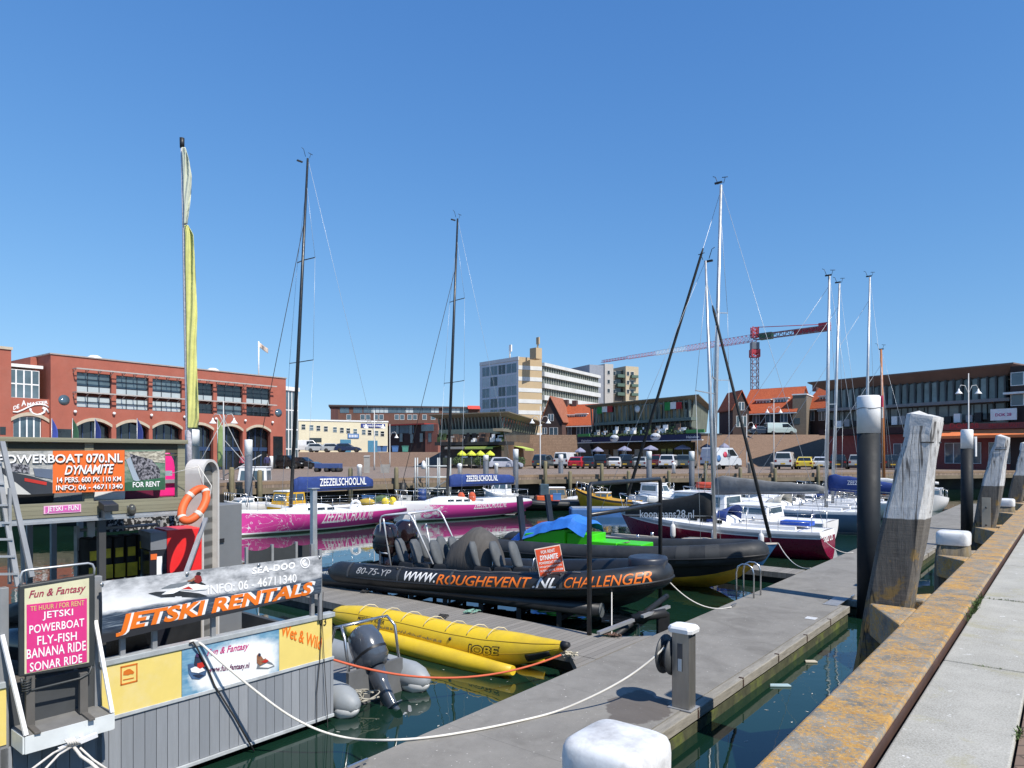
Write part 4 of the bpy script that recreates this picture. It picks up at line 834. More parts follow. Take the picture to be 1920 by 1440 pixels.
# ================================================================ sailing boats
class Hull:
    def __init__(s, L, B, fs, fb, draft=.3, tr=.7, rake=.35, sr=0.0, flat=.6, up=0.0):
        s.L, s.B, s.fs, s.fb, s.d, s.tr, s.rk, s.sr, s.fl, s.up = L, B, fs, fb, draft, tr, rake, sr, flat, up
    def w(s, t):
        if t < .45: return s.B/2*(s.tr+(1-s.tr)*sin(t/.45*pi/2))
        k = (t-.45)/.55; return max(s.B/2*(1-k**2.3), .015)
    def zs(s, t): return lerp(s.fs, s.fb, t**1.6)-.06*s.fb*sin(pi*t)
    def zk(s, t): return -s.d*sin(pi*min(max(t, 0), 1)**.8)+s.up*(1-t)**3-.03
    def p(s, t, z, sg):
        zk, zs = s.zk(t), s.zs(t); v = min(max((z-zk)/(zs-zk), 0), 1)
        return Vector((-s.L/2+s.L*t+s.rk*(v-1)*t**5+s.sr*(1-v)*(1-t)**4, sg*s.w(t)*sin(v*pi/2)**s.fl, z))
    def side(s, x, z, sg, lift=.008):
        t = min(max((x+s.L/2)/s.L, 0.0), 1.0); q = s.p(t, z, sg); q.x = x; q.y += sg*lift; return q
    def mesh(s, bands, n=36):
        # bands: list of (height fraction or absolute z from the water, material) from the keel to the sheer
        mb = MB(); T_ = [1-(1-i/n)**1.25 for i in range(n+1)]
        for sg in (-1, 1):
            rows = []
            for t in T_:
                zk, zs = s.zk(t), s.zs(t); zl = [zk, zk*.4]
                for b, m in bands[:-1]: zl.append(b if b >= 0 else zs+b)
                zz = [zl[0], zl[1]]
                for z in zl[2:]: zz.append(min(max(z, zz[-1]), zs))
                zz.append(zs); sb = 4; z4 = [lerp(zz[q_], zz[q_+1], e_/sb) for q_ in range(len(zz)-1) for e_ in range(sb)]+[zs]; rows.append([s.p(t, z, sg) for z in z4])
            b0 = len(mb.v); k = len(rows[0])
            for r in rows: mb.v += r
            for i in range(n):
                for j in range(k-1):
                    mb.cm = bands[max(j//4-1, 0)][1]; q = (b0+i*k+j, b0+i*k+j+1, b0+(i+1)*k+j+1, b0+(i+1)*k+j); mb.face(q, True)
        # transom
        zk, zs = s.zk(0), s.zs(0); mb.cm = bands[-1][1] if len(bands) < 4 else bands[-2][1]
        zz = [lerp(zk, zs, i/5) for i in range(6)]
        for i in range(5):
            if len(bands) > 4: mb.cm = bands[1][1] if i < 4 else bands[-1][1]
            mb.poly([s.p(0, zz[i], -1), s.p(0, zz[i], 1), s.p(0, zz[i+1], 1), s.p(0, zz[i+1], -1)])
        return mb
    def deck(s, t0=0, t1=1, n=16, drop=.02, camber=.05):
        mb = MB()
        def f(a, b):
            t = lerp(t0, t1, a); q = s.p(t, s.zs(t), 1); y = q.y*(2*b-1); return Vector((q.x, y*.99, q.z-drop+camber*(1-(2*b-1)**2)))
        return mb.grid(f, n, 6)
def cabin_mesh(h, x0, x1, w0, w1, hgt, fwd=.5, aft=.1, inset=.75):
    zb = lambda x: h.zs((x+h.L/2)/h.L)-.05
    R = []
    n = 8
    for i in range(n+1):
        k = i/n; x = lerp(x0, x1, k); w = lerp(w0, w1, k); e = min(1, k/.08+.6) * min(1, (1-k)/.45) ** .7 if i < n else 0.03
        e = max(e, .03); R.append([Vector((x, -w, zb(x))), Vector((x, -w*.93, zb(x)+hgt*e*.75)), Vector((x, -w*.7, zb(x)+hgt*e)), Vector((x, 0, zb(x)+hgt*e*1.06)), Vector((x, w*.7, zb(x)+hgt*e)), Vector((x, w*.93, zb(x)+hgt*e*.75)), Vector((x, w, zb(x)))])
    return MB().rings(R, True, True)
ALLM = []
def sailboat(name, label, bow, stern, hp, bands, mats, mast=None, boom=None, jib=None, cabin=(-.05, .28, .34), deckm=None, mastm=None, rails=True, stays=None, group='moored sailing boats', spread=((.36, .9), (.66, .6)), mr=.075, extras=None):
    bow, stern = V3(bow), V3(stern); L = (bow-stern).xy.length; mid = (bow+stern)/2
    rz = atan2(bow.y-stern.y, bow.x-stern.x); root = T(name, label, 'sailing boat', (mid.x, mid.y, 0), rz, group)
    h = Hull(L, *hp); fr = Fr((mid.x, mid.y), rz); inv = Matrix.Rotation(-rz, 3, 'Z')
    loc = lambda w: inv @ (V3(w)-Vector((mid.x, mid.y, 0)))
    h.mesh(bands).build('hull', mats, root)
    dm = deckm or WHITEB
    h.deck().build('deck', dm, root)
    vis = 1 if (inv @ Vector((0, -1, 0))).y > 0 else -1     # which side faces the camera
    if cabin:
        a, b, hg = cabin; w = h.w(.5)
        co = cabin_mesh(h, L*a, L*b, w*.62, w*.42, hg).build('cabin', dm, root)
        mb = MB()
        for sg in (-1, 1):
            for i in range(3):
                xa = L*lerp(a+.015, b-.1, i/3); xb = L*lerp(a+.015, b-.1, (i+.75)/3); z = h.zs((xa+L/2)/L)-.05
                wy = lambda x: lerp(w*.62, w*.42, (x-L*a)/(L*(b-a)))
                mb.prism([Vector((xa, sg*wy(xa)*.985, z+hg*.28)), Vector((xb, sg*wy(xb)*.985, z+hg*.28)), Vector((xb, sg*wy(xb)*.955, z+hg*.62)), Vector((xa, sg*wy(xa)*.955, z+hg*.62))], (0, sg*.008, 0))
        mb.each('cabin_window', GLASS, co)
    # cockpit coaming and well
    za = h.zs(.15); w = h.w(.2)
    MB().box(-L*.40, -L*.12, -w*.62, -w*.52, za-.05, za+.14).box(-L*.40, -L*.12, w*.52, w*.62, za-.05, za+.14).build('cockpit_coaming', dm, root, bevel=.02)
    MB().box(-L*.40, -L*.12, -w*.5, w*.5, za-.02, za+.035).build('cockpit_well', mat('cockpit_grey', (.25, .25, .25, 1), .7), root)
    info = dict(h=h, root=root, fr=fr, loc=loc, L=L, vis=vis)
    if mast:
        pxb, pxt, pyt = mast; xm = fr.s(pxb); t = (xm+L/2)/L; base = Vector((xm, 0, h.zs(t)+.02)); wb = fr.w(xm, 0, 0)
        top = loc(dp(pxt, pyt, wb.y)); mm = mastm or ALU
        ms = MB().tube([base, base.lerp(top, .5), top], [mr, mr, mr*.6], 10).build('mast', mm, root)
        mb = MB()
        mb.box(top.x-.12, top.x+.16, -.04, .04, top.z, top.z+.06); mb.tube([top+Vector((.12, 0, .05)), top+Vector((.22, 0, .35)), top+Vector((.32, 0, .40))], .012, 5); mb.tube([top+Vector((-.1, 0, .05)), top+Vector((-.16, 0, .25))], .01, 5); mb.tube([top+Vector((-.26, 0, .25)), top+Vector((-.04, 0, .28))], .014, 5)
        mb.build('masthead_fitting', BLACK, ms)
        cw = h.w(t)*.95; zc = h.zs(t)
        rig = MB(); tips = []
        sp = MB()
        for k, wd in spread:
            pt = base.lerp(top, k); a = []
            for sg in (-1, 1):
                e = pt+Vector((-.18, sg*wd, .05)); sp.bar(pt, e, .05, .03); a.append(e)
            tips.append(a)
        if spread: sp.each('spreader', mm, ms)
        for i, sg in enumerate((-1, 1)):
            ch = Vector((xm-.15, sg*cw, zc)); line = [ch]+[a[i] for a in tips]+[base.lerp(top, .93)]
            for p, q in zip(line, line[1:]): rig.tube([p, q], .0075, 5)
        st = stays or {}
        fpt = base.lerp(top, st.get('fore_h', .98)); bowp = Vector((L*.47, 0, h.zs(.97)+.05)); bkp = Vector((-L*.49, 0, h.zs(0)+.05))
        MB().tube([fpt, bowp], st.get('fr', .010), 5).build('forestay', ROPED if st.get('dark') else mat('rigging_wire', (.42, .46, .50, 1), .4, .3), root); rig.tube([top, bkp], .0075, 5)
        rig.build('rigging', mat('rigging_wire', (.42, .46, .50, 1), .4, .3), root)
        info.update(base=base, top=top, xm=xm, bowp=bowp)
        if jib:
            k0, k1, r, jm = jib; a = fpt; MB().tube([a.lerp(bowp, k0), a.lerp(bowp, k0+.02), a.lerp(bowp, .55), a.lerp(bowp, k1)], [r*.35, r*.7, r*.85, r], 8).build('furled_jib', jm, root)
        if boom:
            zb, Lb, hh, cm = boom[:4]; zb = zb; g0 = Vector((xm-.12, 0, zb)); g1 = Vector((xm-Lb, 0, zb+boom[4] if len(boom) > 4 else zb+.1))
            bo = MB().tube([g0, g1], .06, 8).build('boom', mm, root)
            rings = []; n = 14; R = random.Random(len(label)); tp_ = boom[5] if len(boom) > 5 else .62
            for i in range(n+1):
                k = i/n; p = g0.lerp(g1, k); hg = hh*(1-tp_*k**.7)*(1 if 0 < i < n else .8)*(1+.06*R.uniform(-1, 1)); wd = .16*(1-.3*k)
                rings.append([p+Vector((0, wd*.35*cos(a)+wd*.25*cos(a), hg*.5+hg*.56*sin(a)-.06)) for a in [2*pi*j/12 for j in range(12)]])
            cv = MB().rings(rings).build('sail_cover', cm, root)
            info.update(cover=cv, g0=g0, g1=g1, cz=hh)
    if group == 'moored sailing boats':
        for t in (.22, .42, .62):
            q = h.p(t, h.zs(t), vis); q.y += vis*.10; FM = mat('fender_white', (.62, .63, .64, 1), .5) if (t*50+L*7) % 2 < 1 else mat('fender_navy', (.03, .05, .12, 1), .5)
            MB().lathe([(0, -.62), (.07, -.6), (.10, -.52), (.10, -.2), (.07, -.12), (.02, -.08), (.012, .05), (0, .06)], 10, q).build('fender', FM, root)
        x0 = -L*.10; zc_ = h.zs(.4); wc = h.w(.4)*.56
        if cabin and rails: MB().grid(lambda a, b: Vector((x0+.75*a-.1*sin(pi*b), wc*cos(pi*b), zc_+.1+(.62-.30*a)*sin(pi*b)**.5)), 5, 14).build('sprayhood', (BLUECOV, GRYCOV, mat('cream_canvas', (.5, .48, .42, 1), .8))[int(L*10) % 3], root, solid=.01)
        for y in (-.4, .4): MB().lathe([(.07, 0), (.05, .05), (.065, .12), (0, .125)], 10, (-L*.16, y*h.B*.5+(.12 if y > 0 else -.12), h.zs(.32)+.14)).build('winch', STEEL, root)
    if rails:
        mb = MB(); N = 7
        for sg in (-1, 1):
            pts = []
            for i in range(N+1):
                t = lerp(.03, .93, i/N); q = h.p(t, h.zs(t), sg); q.y *= .95; mb.tube([q, q+Vector((0, 0, .6))], .011, 5); pts.append(q+Vector((0, 0, .58)))
            for a, b in zip(pts, pts[1:]): mb.tube([a, b], .006, 4); mb.tube([a-Vector((0, 0, .27)), b-Vector((0, 0, .27))], .006, 4)
        t = .99; zf = h.zs(t)+.62
        q0 = h.p(.88, h.zs(.88), 1); q1 = h.p(.88, h.zs(.88), -1)
        mb.tube([q0+Vector((0, 0, .58)), Vector((L*.49, .08, zf)), Vector((L*.49, -.08, zf)), q1+Vector((0, 0, .58))], .016, 6); mb.tube([Vector((L*.47, .05, zf-.6)), Vector((L*.49, .08, zf))], .016, 6)
        s0 = h.p(.03, h.zs(.03), 1); s1 = h.p(.03, h.zs(.03), -1); mb.tube([s0+Vector((0, 0, .58)), s1+Vector((0, 0, .58))], .014, 6)
        mb.build('guard_rail', STEEL, root)
    return info
def hull_text(I, txt, xa, ya, xb, yb, m, bold=.012, shear=0, off=None):
    """two pixel corners (upper left, lower right) on the visible hull side"""
    h, fr, vis = I['h'], I['fr'], I['vis']; o = -h.w(.4)*.98 if off is None else off
    o = o if fr.ey.y > 0 else -o
    s0, z1 = fr.sz(xa, ya, o); s1, z0 = fr.sz(xb, yb, o)
    letters('lettering', txt, lambda x, y: h.side(lerp(s0, s1, x), lerp(z0, z1, y), vis), m, [c_ for c_ in I['root'].children if c_.name.startswith('hull')][0], bold, shear, 1.0, 8, 3)
# ---- the two pink school yachts
def m_pink(L):
    m = Mt('magenta_splash_paint'); sp = m.n('ShaderNodeSeparateXYZ'); m.l(m.co, sp.inputs[0])
    k = m.math('DIVIDE', m.math('ADD', sp.outputs[0], L/2), L)                   # 0 stern .. 1 bow
    w = m.noise(2.2, 7, .72, m.scale((1.0, .3, 1.6)), 1.2); w2 = m.noise(1.7, 2, .5, m.scale((.8, .3, 1)), 2.2)
    a = m.math('ADD', m.math('MULTIPLY', w, .55), m.math('MULTIPLY', k, .75))
    f = m.ramp(a, (SPL, 0.0), (SPL+.02, 1.0))
    ring = m.math('ABSOLUTE', m.math('SUBTRACT', w2, .5)); f2 = m.math('MULTIPLY', m.ramp(ring, (.007, 1.0), (.012, 0.0)), m.ramp(k, (.68, 0.0), (.78, 1.0)))
    f = m.math('MAXIMUM', f, f2)
    m.set(Base_Color=m.mix(f, c(230, 72, 165, .80), (.74, .72, .75, 1)), Roughness=.28, Coat_Weight=.3); return m.m
WL = mat('waterline_green', (.10, .11, .08, 1), .7, var=.4)
PINKS = []
for (nm, lab, bx, by, sx, sy, spl, mast, fbz, fsz, mt) in (
    ('racing_yacht', 'nearer pink and white sailing school yacht with white lettering, left of the black powerboat', 452, 1006, 735, 979, (1.03), (545, 577, 297), 1.14, .92, .0),
    ('racing_yacht', 'farther pink yacht with a mostly white bow, moored in front of the glass pavilion', 738, 980, 974, 963, .86, (838, 858, 410), 1.12, .95, .0)):
    SPL = spl; b, s_ = at(bx, by, 0), at(sx, sy, 0); Lh = (b-s_).length
    I = sailboat(nm, lab, b, s_, (2.6, fsz, fbz, .25, .82, .02, -.5, .5, .38), [(.0, 0), (.07, 1), (.13, 2), (-.12, 3), (99, 2)], [WL, WL, WHITEB, m_pink(Lh), WHITEB],
        mast, (1.92 if bx < 600 else 1.88, Lh*.56, .66, BLUECOV, .02, .18), None, (-.02, .27, .34), None, mat('black_spar', (.014, .018, .022, 1), .35), True, dict(fore_h=.83, dark=True, fr=.016), 'pink sailing school yachts', ((.42, .95), (.71, .7)), .082)
    PINKS.append(I)
I = PINKS[0]; hull_text(I, 'ZEEZEILSCHOOL.NL', 608, 958, 703, 974, TEXTW, .01, .15)
g = lambda I, x0, x1, z0, z1: letters('lettering', 'ZEEZEILSCHOOL.NL', lambda x, y: Vector((lerp(x0, x1, x), I['vis']*.118, lerp(z0, z1, y))), TEXTW, I['cover'], .014)
fr = I['fr']; g(I, fr.s(597, 0), fr.s(684, 0), *sorted((fr.sz(640, 910, 0)[1], fr.sz(640, 896, 0)[1])))
I = PINKS[1]; hull_text(I, 'ZEEZEILSCHOOL.NL', 889, 942, 952, 951, TEXTW, .01, .15)
fr = I['fr']; g(I, fr.s(872), fr.s(931), *sorted((fr.sz(900, 902)[1], fr.sz(900, 891)[1])))
def loose(name, lab, cat, p, mk, m, rz=0, group=None):
    mb = MB(); mk(mb); o = mb.build(name, m, None, lab, cat, group); o.location = p; o.rotation_euler.z = rz; return o
def onboat(I, px, dy, dz=0): 
    x = I['fr'].s(px); t = (x+I['L']/2)/I['L']; return I['fr'].w(x, dy, I['h'].zs(min(max(t, 0), 1))+dz)
loose('gear_bag', 'mustard yellow gear bag on the deck of the nearer pink yacht', 'bag', onboat(PINKS[0], 688, 0, .05), lambda b: b.ball((0, 0, .12), (.42, .28, .20), 12, 8), mat('mustard_bag', c(205, 175, 70, .7), .8, var=.3))
loose('ring_buoy', 'small white ring buoy on the rail of the nearer pink yacht', 'ring buoy', onboat(PINKS[0], 677, 0, -.05)+Vector((0, -1.2, 0)), lambda b: b.tube([Vector((.2*cos(a*.314), 0, .28+.2*sin(a*.314))) for a in range(20)], .07, 8, loop=True), WHITEB)
for i, (px, lab) in enumerate(((726, 'yellow cushion at the stern rail of the nearer pink yacht, left one'), (738, 'yellow cushion at the stern rail of the nearer pink yacht, right one'))):
    loose('cushion', lab, 'cushion', onboat(PINKS[0], px, 0, .0)+Vector((0, -.6+.3*i, 0)), lambda b: b.ball((0, 0, .15), (.20, .12, .22), 10, 7), mat('yellow_cushion', c(240, 215, 60, .8), .7))
for i, (px, lab) in enumerate(((866, 'orange gear bag hanging near the mast of the farther pink yacht'), (886, 'orange red gear bag on the deck of the farther pink yacht'))):
    loose('gear_bag', lab, 'bag', onboat(PINKS[1], px, 0, -.12)+Vector((0, -.5, 0)), lambda b: b.ball((0, 0, .15), (.22, .16, .34), 10, 7), mat('orange_bag', c(215, 95, 60, .75), .8, var=.3))
# ---- boats on the right hand fingers
def ub(u, v): return UV(u, v)
WINE = mat('wine_hull', c(135, 22, 60, .85), .3, var=.1, coat=.3); SKYB = mat('light_blue_hull', c(95, 155, 205, .75), .35, var=.06); BEIGE = mat('beige_deck', (.42, .38, .32, 1), .7, var=.1); BLUGR = mat('grey_blue_hull', c(118, 145, 175, .75), .4, var=.08); SILV = mat('silver_paint', (.38, .42, .46, 1), .35, .2)
I = sailboat('sailing_boat', 'light blue sailing boat with beige deck and black furled foresail', ub(22.55, 7.3), ub(22.55, 14.4), (2.1, .46, .74, .3, .6, .5), [(.0, 0), (.05, 1), (99, 1)], [WL, SKYB, SKYB], (1341, 1323, 489), (1.50, 3.4, .92, BLKCOV, -.12), (.10, .985, .062, BLKCOV), (.02, .26, .20), BEIGE, None, False, dict(fore_h=.93), spread=((.53, .75),), mr=.06)
fr = I['fr']; kz = sorted((fr.sz(1250, 974, 0)[1], fr.sz(1250, 957, 0)[1]))
letters('lettering', 'koopmans28.nl', lambda x, y: Vector((lerp(fr.s(1203), fr.s(1304), x), I['vis']*.125, lerp(kz[0]-.02, kz[1]+.03, y)-.10*(1-x)+.05)), TEXTW, I['cover'], .004)
I = sailboat('sailing_boat', 'wine red sailing boat with white topsides band and its stern to the jetty', ub(25.35, 14.7), ub(25.35, 6.55), (2.7, .98, 1.36, .35, .68, .8, -.15), [(.0, 0), (.06, 1), (-.24, 1), (-.20, 2), (-.10, 3), (99, 2)], [WL, WINE, WHITEB, SILV], (1336, 1352, 347), (2.15, 4.0, .72, GRYCOV, .15), (.17, .98, .07, BLKCOV), (-.1, .2, .38), WHITEB, None, True, dict(fore_h=.985), spread=((.42, .8), (.62, .5)), mr=.085)
WI = I
h = I['h']; mb_t = [c_ for c_ in I['root'].children if c_.name.startswith('hull')][0]
letters('lettering', 'Sea Lo', lambda x, y: Vector((h.p(0, lerp(.62, .86, y), 1).x-.01, lerp(.55, -.55, x), lerp(.62, .86, y))), TEXTW, mb_t, .01, .1)
mb = MB(); mb.box(-h.L/2+.02-.03, -h.L/2+.02-.012, .62, .80, .64, .82); mb.build('registration_plate', NAVY, I['root'])
I = sailboat('sailing_boat', 'grey blue sailing boat with bright blue sail cover behind the wine red boat', ub(34.6, 16.2), ub(34.6, 7.2), (3.0, 1.05, 1.3, .35, .7, .6), [(.0, 0), (.08, 2), (-.14, 1), (99, 2)], [WL, BLUGR, WHITEB], (1549, 1555, 518), (2.0, 4.2, .8, BLUECOV, -.15), None, (-.1, .25, .40), WHITEB, None, True, dict(fore_h=.96), spread=((.45, .8),), mr=.085)
fr = I['fr']; kz = sorted((fr.sz(1600, 909)[1], fr.sz(1600, 901)[1]))
letters('lettering', 'ZEEZEILSCHOOL', lambda x, y: Vector((lerp(fr.s(1590), fr.s(1655), x), I['vis']*.125, lerp(kz[0], kz[1], y))), TEXTW, I['cover'], .006)
sailboat('sailing_boat', 'white sailing boat with bare mast close beside the blue covered one', ub(39, 16.6), ub(39, 8), (2.8, .95, 1.25, .3, .7, .6), [(.0, 0), (.08, 1), (99, 1)], [WL, WHITEB], (1561, 1574, 532), (2.0, 3.6, .45, GRYCOV, .05), None, (-.1, .25, .4), WHITEB, None, True, dict(fore_h=.9), spread=((.35, .8),), mr=.08)
sailboat('sailing_boat', 'white sailing boat whose mast rises behind the black pile', ub(43.5, 16.2), ub(43.5, 7.5), (2.8, .95, 1.25, .3, .7, .6), [(.0, 0), (.08, 1), (99, 1)], [WL, WHITEB], (1622, 1631, 520), (2.0, 3.6, .4, mat('white_canvas', (.6, .6, .6, 1), .8), .05), None, (-.1, .25, .4), WHITEB, None, True, dict(fore_h=.9), spread=((.45, .8),), mr=.08)
sailboat('sailing_boat', 'old dark hulled boat with a varnished wooden mast right of the black pile', ub(48.5, 14.5), ub(48.5, 7), (2.6, .95, 1.25, .3, .7, .6), [(.0, 0), (.08, 1), (99, 1)], [WL, mat('dark_green_hull', (.02, .04, .035, 1), .4)], (1658, 1652, 655), None, None, (-.1, .2, .35), WOODGREY, mat('varnished_wood', c(185, 115, 60, .7), .4), True, dict(fore_h=.9), spread=(), mr=.10)
# ---- motor boats
def motorboat(name, label, bow, stern, hp, bands, mats, cab, deckm=None, group='moored motor boats', winm=None, roofm=None):
    bow, stern = V3(bow), V3(stern); L = (bow-stern).xy.length; mid = (bow+stern)/2; rz = atan2(bow.y-stern.y, bow.x-stern.x)
    root = T(name, label, 'motor boat', (mid.x, mid.y, 0), rz, group); h = Hull(L, *hp); h.mesh(bands).build('hull', mats, root); h.deck().build('deck', deckm or WHITEB, root)
    for i, (x0, x1, wf, hg, slope, m) in enumerate(cab):
        z0 = h.zs((x0+x1)/2/1+.5 if False else .5)-.05; w = h.B/2*wf; xa, xb = x0*L, x1*L
        sec = lambda k, z: [Vector((xa+.06*k, -w*(1-.12*k), z)), Vector((xb-slope*k, -w*.9*(1-.15*k), z)), Vector((xb-slope*k, w*.9*(1-.15*k), z)), Vector((xa+.06*k, w*(1-.12*k), z))]
        co = MB().rings([sec(0, z0), sec(1, z0+hg)], True, True, False).build('cabin', m, root, bevel=.03)
        MB().rings([[p*1.0+Vector(((p.x-(xa+xb)/2)*.06, p.y*.06, 0)) for p in sec(1, z0+hg+.003)], [p+Vector(((p.x-(xa+xb)/2)*.06, p.y*.06, 0)) for p in sec(1, z0+hg+.06)]], True, True, False).build('cabin_roof', roofm or WHITEB, root, bevel=.015)
        n = max(2, int((xb-xa)/.9)); mb = MB()
        for sg in (-1, 1):
            for j in range(n):
                a = lerp(.06, .94, (j+.06)/n); b = lerp(.06, .94, (j+.94)/n); q = []
                for k, kk in ((a, .42), (b, .42), (b, .86), (a, .86)):
                    s_ = sec(kk, z0+hg*kk); p0, p1 = (s_[0], s_[1]) if sg < 0 else (s_[3], s_[2]); q.append(p0.lerp(p1, k))
                mb.prism(q, (0, sg*.012, 0))
        for e in (0, 1):
            q = []
            for k, kk in ((.1, .42), (.9, .42), (.9, .86), (.1, .86)):
                s_ = sec(kk, z0+hg*kk); p0, p1 = (s_[1], s_[2]) if e else (s_[0], s_[3]); q.append(p0.lerp(p1, k))
            mb.prism(q, ((.012 if e else -.012), 0, 0))
        mb.each('window', winm or GLASSB, co)
    mb = MB()
    for sg in (-1, 1):
        P_ = []
        for i in range(5):
            t = lerp(.55, .97, i/4); q = h.p(t, h.zs(t), sg); q.y *= .92; mb.tube([q, q+Vector((0, 0, .5))], .012, 5); P_.append(q+Vector((0, 0, .5)))
        mb.tube(P_, .014, 5)
    mb.build('bow_rail', STEEL, root)
    return dict(h=h, root=root, L=L, fr=Fr((mid.x, mid.y), rz))
motorboat('motor_cruiser', 'white motor cruiser with blue tinted cabin windows behind the wine red boat', ub(29.2, 16.2), ub(29.2, 7.4), (2.9, .95, 1.4, .3, .8, .7), [(.0, 0), (.1, 1), (99, 2)], [WL, mat('navy_stripe', (.03, .04, .08, 1), .4), WHITEB], [(-.06, .30, .72, .95, .75, WHITEB), (-.26, -.065, .74, .5, .1, WHITEB)])
mb = MB(); p = UV(29.2, 12.2, 2.12); mb.rings([[p+Vector((VX, VY, 0))*x+Vector((UX, UY, 0))*(w*cos(a))+Vector((0, 0, .12+.14*sin(a))) for a in [2*pi*j/10 for j in range(10)]] for x, w in ((-.75, .1), (-.6, .35), (.5, .35), (.8, .06))]); mb.build('rubber_dinghy', mat('dinghy_orange', c(225, 90, 60, .75), .6), None, 'small orange dinghy upside down on the white cruiser roof', 'dinghy')
motorboat('white_launch', 'white launch with grey canopy at the far end of the main jetty', ub(50.5, 6.9), ub(54, 7.3), (1.9, .8, 1.1, .25, .8, .5), [(.0, 0), (.06, 1), (99, 1)], [WL, WHITEB], [(-.3, .1, .7, .6, .4, mat('grey_tilt', (.25, .26, .27, 1), .7))])
# ================================================================ inflatable boats
class Rib:
    def __init__(s, L, hb, r, z0, rise, fl=.45): s.L, s.hb, s.r, s.z0, s.rise, s.x1, s.xe = L, hb, r, z0, rise, L*(fl-.5)+L*.12, L/2-r
    def c(s, x):                                           # starboard tube centre line
        k = max(0, (x-s.x1)/(s.xe-s.x1)); return Vector((x, -s.hb*sqrt(max(0, 1-min(k, 1)**2.2)), s.z(x)))
    def z(s, x): return s.z0+s.rise*max(0, (x+s.L/2)/s.L)**2.6
    def on(s, x, ph, lift=.005):
        a, b = s.c(x-.02), s.c(x+.02); t = (b-a).normalized(); n = Vector((t.y, -t.x, 0)); n = n if n.y < 0 else -n
        n.z = 0; n.normalize(); return s.c(x)+(n*cos(ph)+Vector((0, 0, 1))*sin(ph))*(s.r+lift)
def rib(name, label, loc, rz, G, tubem, hullb, hullm, group=None, cat='rigid inflatable boat'):
    root = T(name, label, cat, (loc.x, loc.y, 0), rz, group); L = G.L
    xs = [-L/2-.35, -L/2-.18, -L/2]+[lerp(-L/2+.4, G.x1, i/8) for i in range(9)]+[lerp(G.x1, G.xe, 1-(1-i/12)**2) for i in range(1, 13)]
    half = [(G.c(max(x, -L/2))+Vector((min(0, x+L/2), 0, 0)), G.r*(.35 if x < -L/2-.3 else .8 if x < -L/2-.1 else 1)) for x in xs]
    path = [p for p, _ in half]+[Vector((p.x, -p.y, p.z)) for p, _ in reversed(half[:-1])]; rad = [r for _, r in half]+[r for _, r in reversed(half[:-1])]
    tube = MB().tube(path, rad, 18).build('tube', tubem, root)
    # rubbing strake on the outside
    mb = MB(); pts = [G.on(x, -.18, .0) for x in xs[3:-1]]; mb.tube(pts+[Vector((G.xe+G.r, 0, G.z(G.xe)-.04))]+[Vector((p.x, -p.y, p.z)) for p in reversed(pts)], .028, 6); mb.build('rubbing_strake', BLACK, tube)
    # rigid hull
    n = 16; mb = MB()
    for sg in (-1, 1):
        rows = []
        for i in range(n+1):
            x = lerp(-L/2, G.xe+.05, 1-(1-i/n)**1.3); q = G.c(min(x, G.xe)); y = max(abs(q.y)-.02, .01); zt = q.z-G.r*.45; zkeel = lerp(hullb, zt-.05, max(0, (i/n-.55)/.45)**2.2)
            rows.append([Vector((x, 0, zkeel)), Vector((x, sg*y*.55, lerp(zkeel, zt, .28))), Vector((x, sg*y*.86, lerp(zkeel, zt, .5))), Vector((x, sg*y*.93, lerp(zkeel, zt, .78))), Vector((x, sg*y, zt))])
        b0 = len(mb.v)
        for r in rows: mb.v += r
        for i in range(n):
            for j in range(4): mb.cm = (0, 0, 1, 2)[j]; mb.face((b0+i*5+j, b0+i*5+j+1, b0+(i+1)*5+j+1, b0+(i+1)*5+j), True)
    mb.cm = 2; q = G.c(-L/2); mb.poly([(-L/2, -G.hb, q.z+.1), (-L/2, G.hb, q.z+.1), (-L/2, G.hb*.86, hullb+.25), (-L/2, 0, hullb), (-L/2, -G.hb*.86, hullb+.25)])
    mb.build('rigid_hull', hullm, root)
    mb = MB(); n = 12
    mb.grid(lambda a, b: (lambda q: Vector((q.x, q.y*(1-2*b)*.95, q.z-.08)))(G.c(lerp(-L/2, G.xe-.25, a))), n, 4); mb.build('deck', mat('rib_deck_grey', (.06, .062, .066, 1), .7), root)
    return root, tube
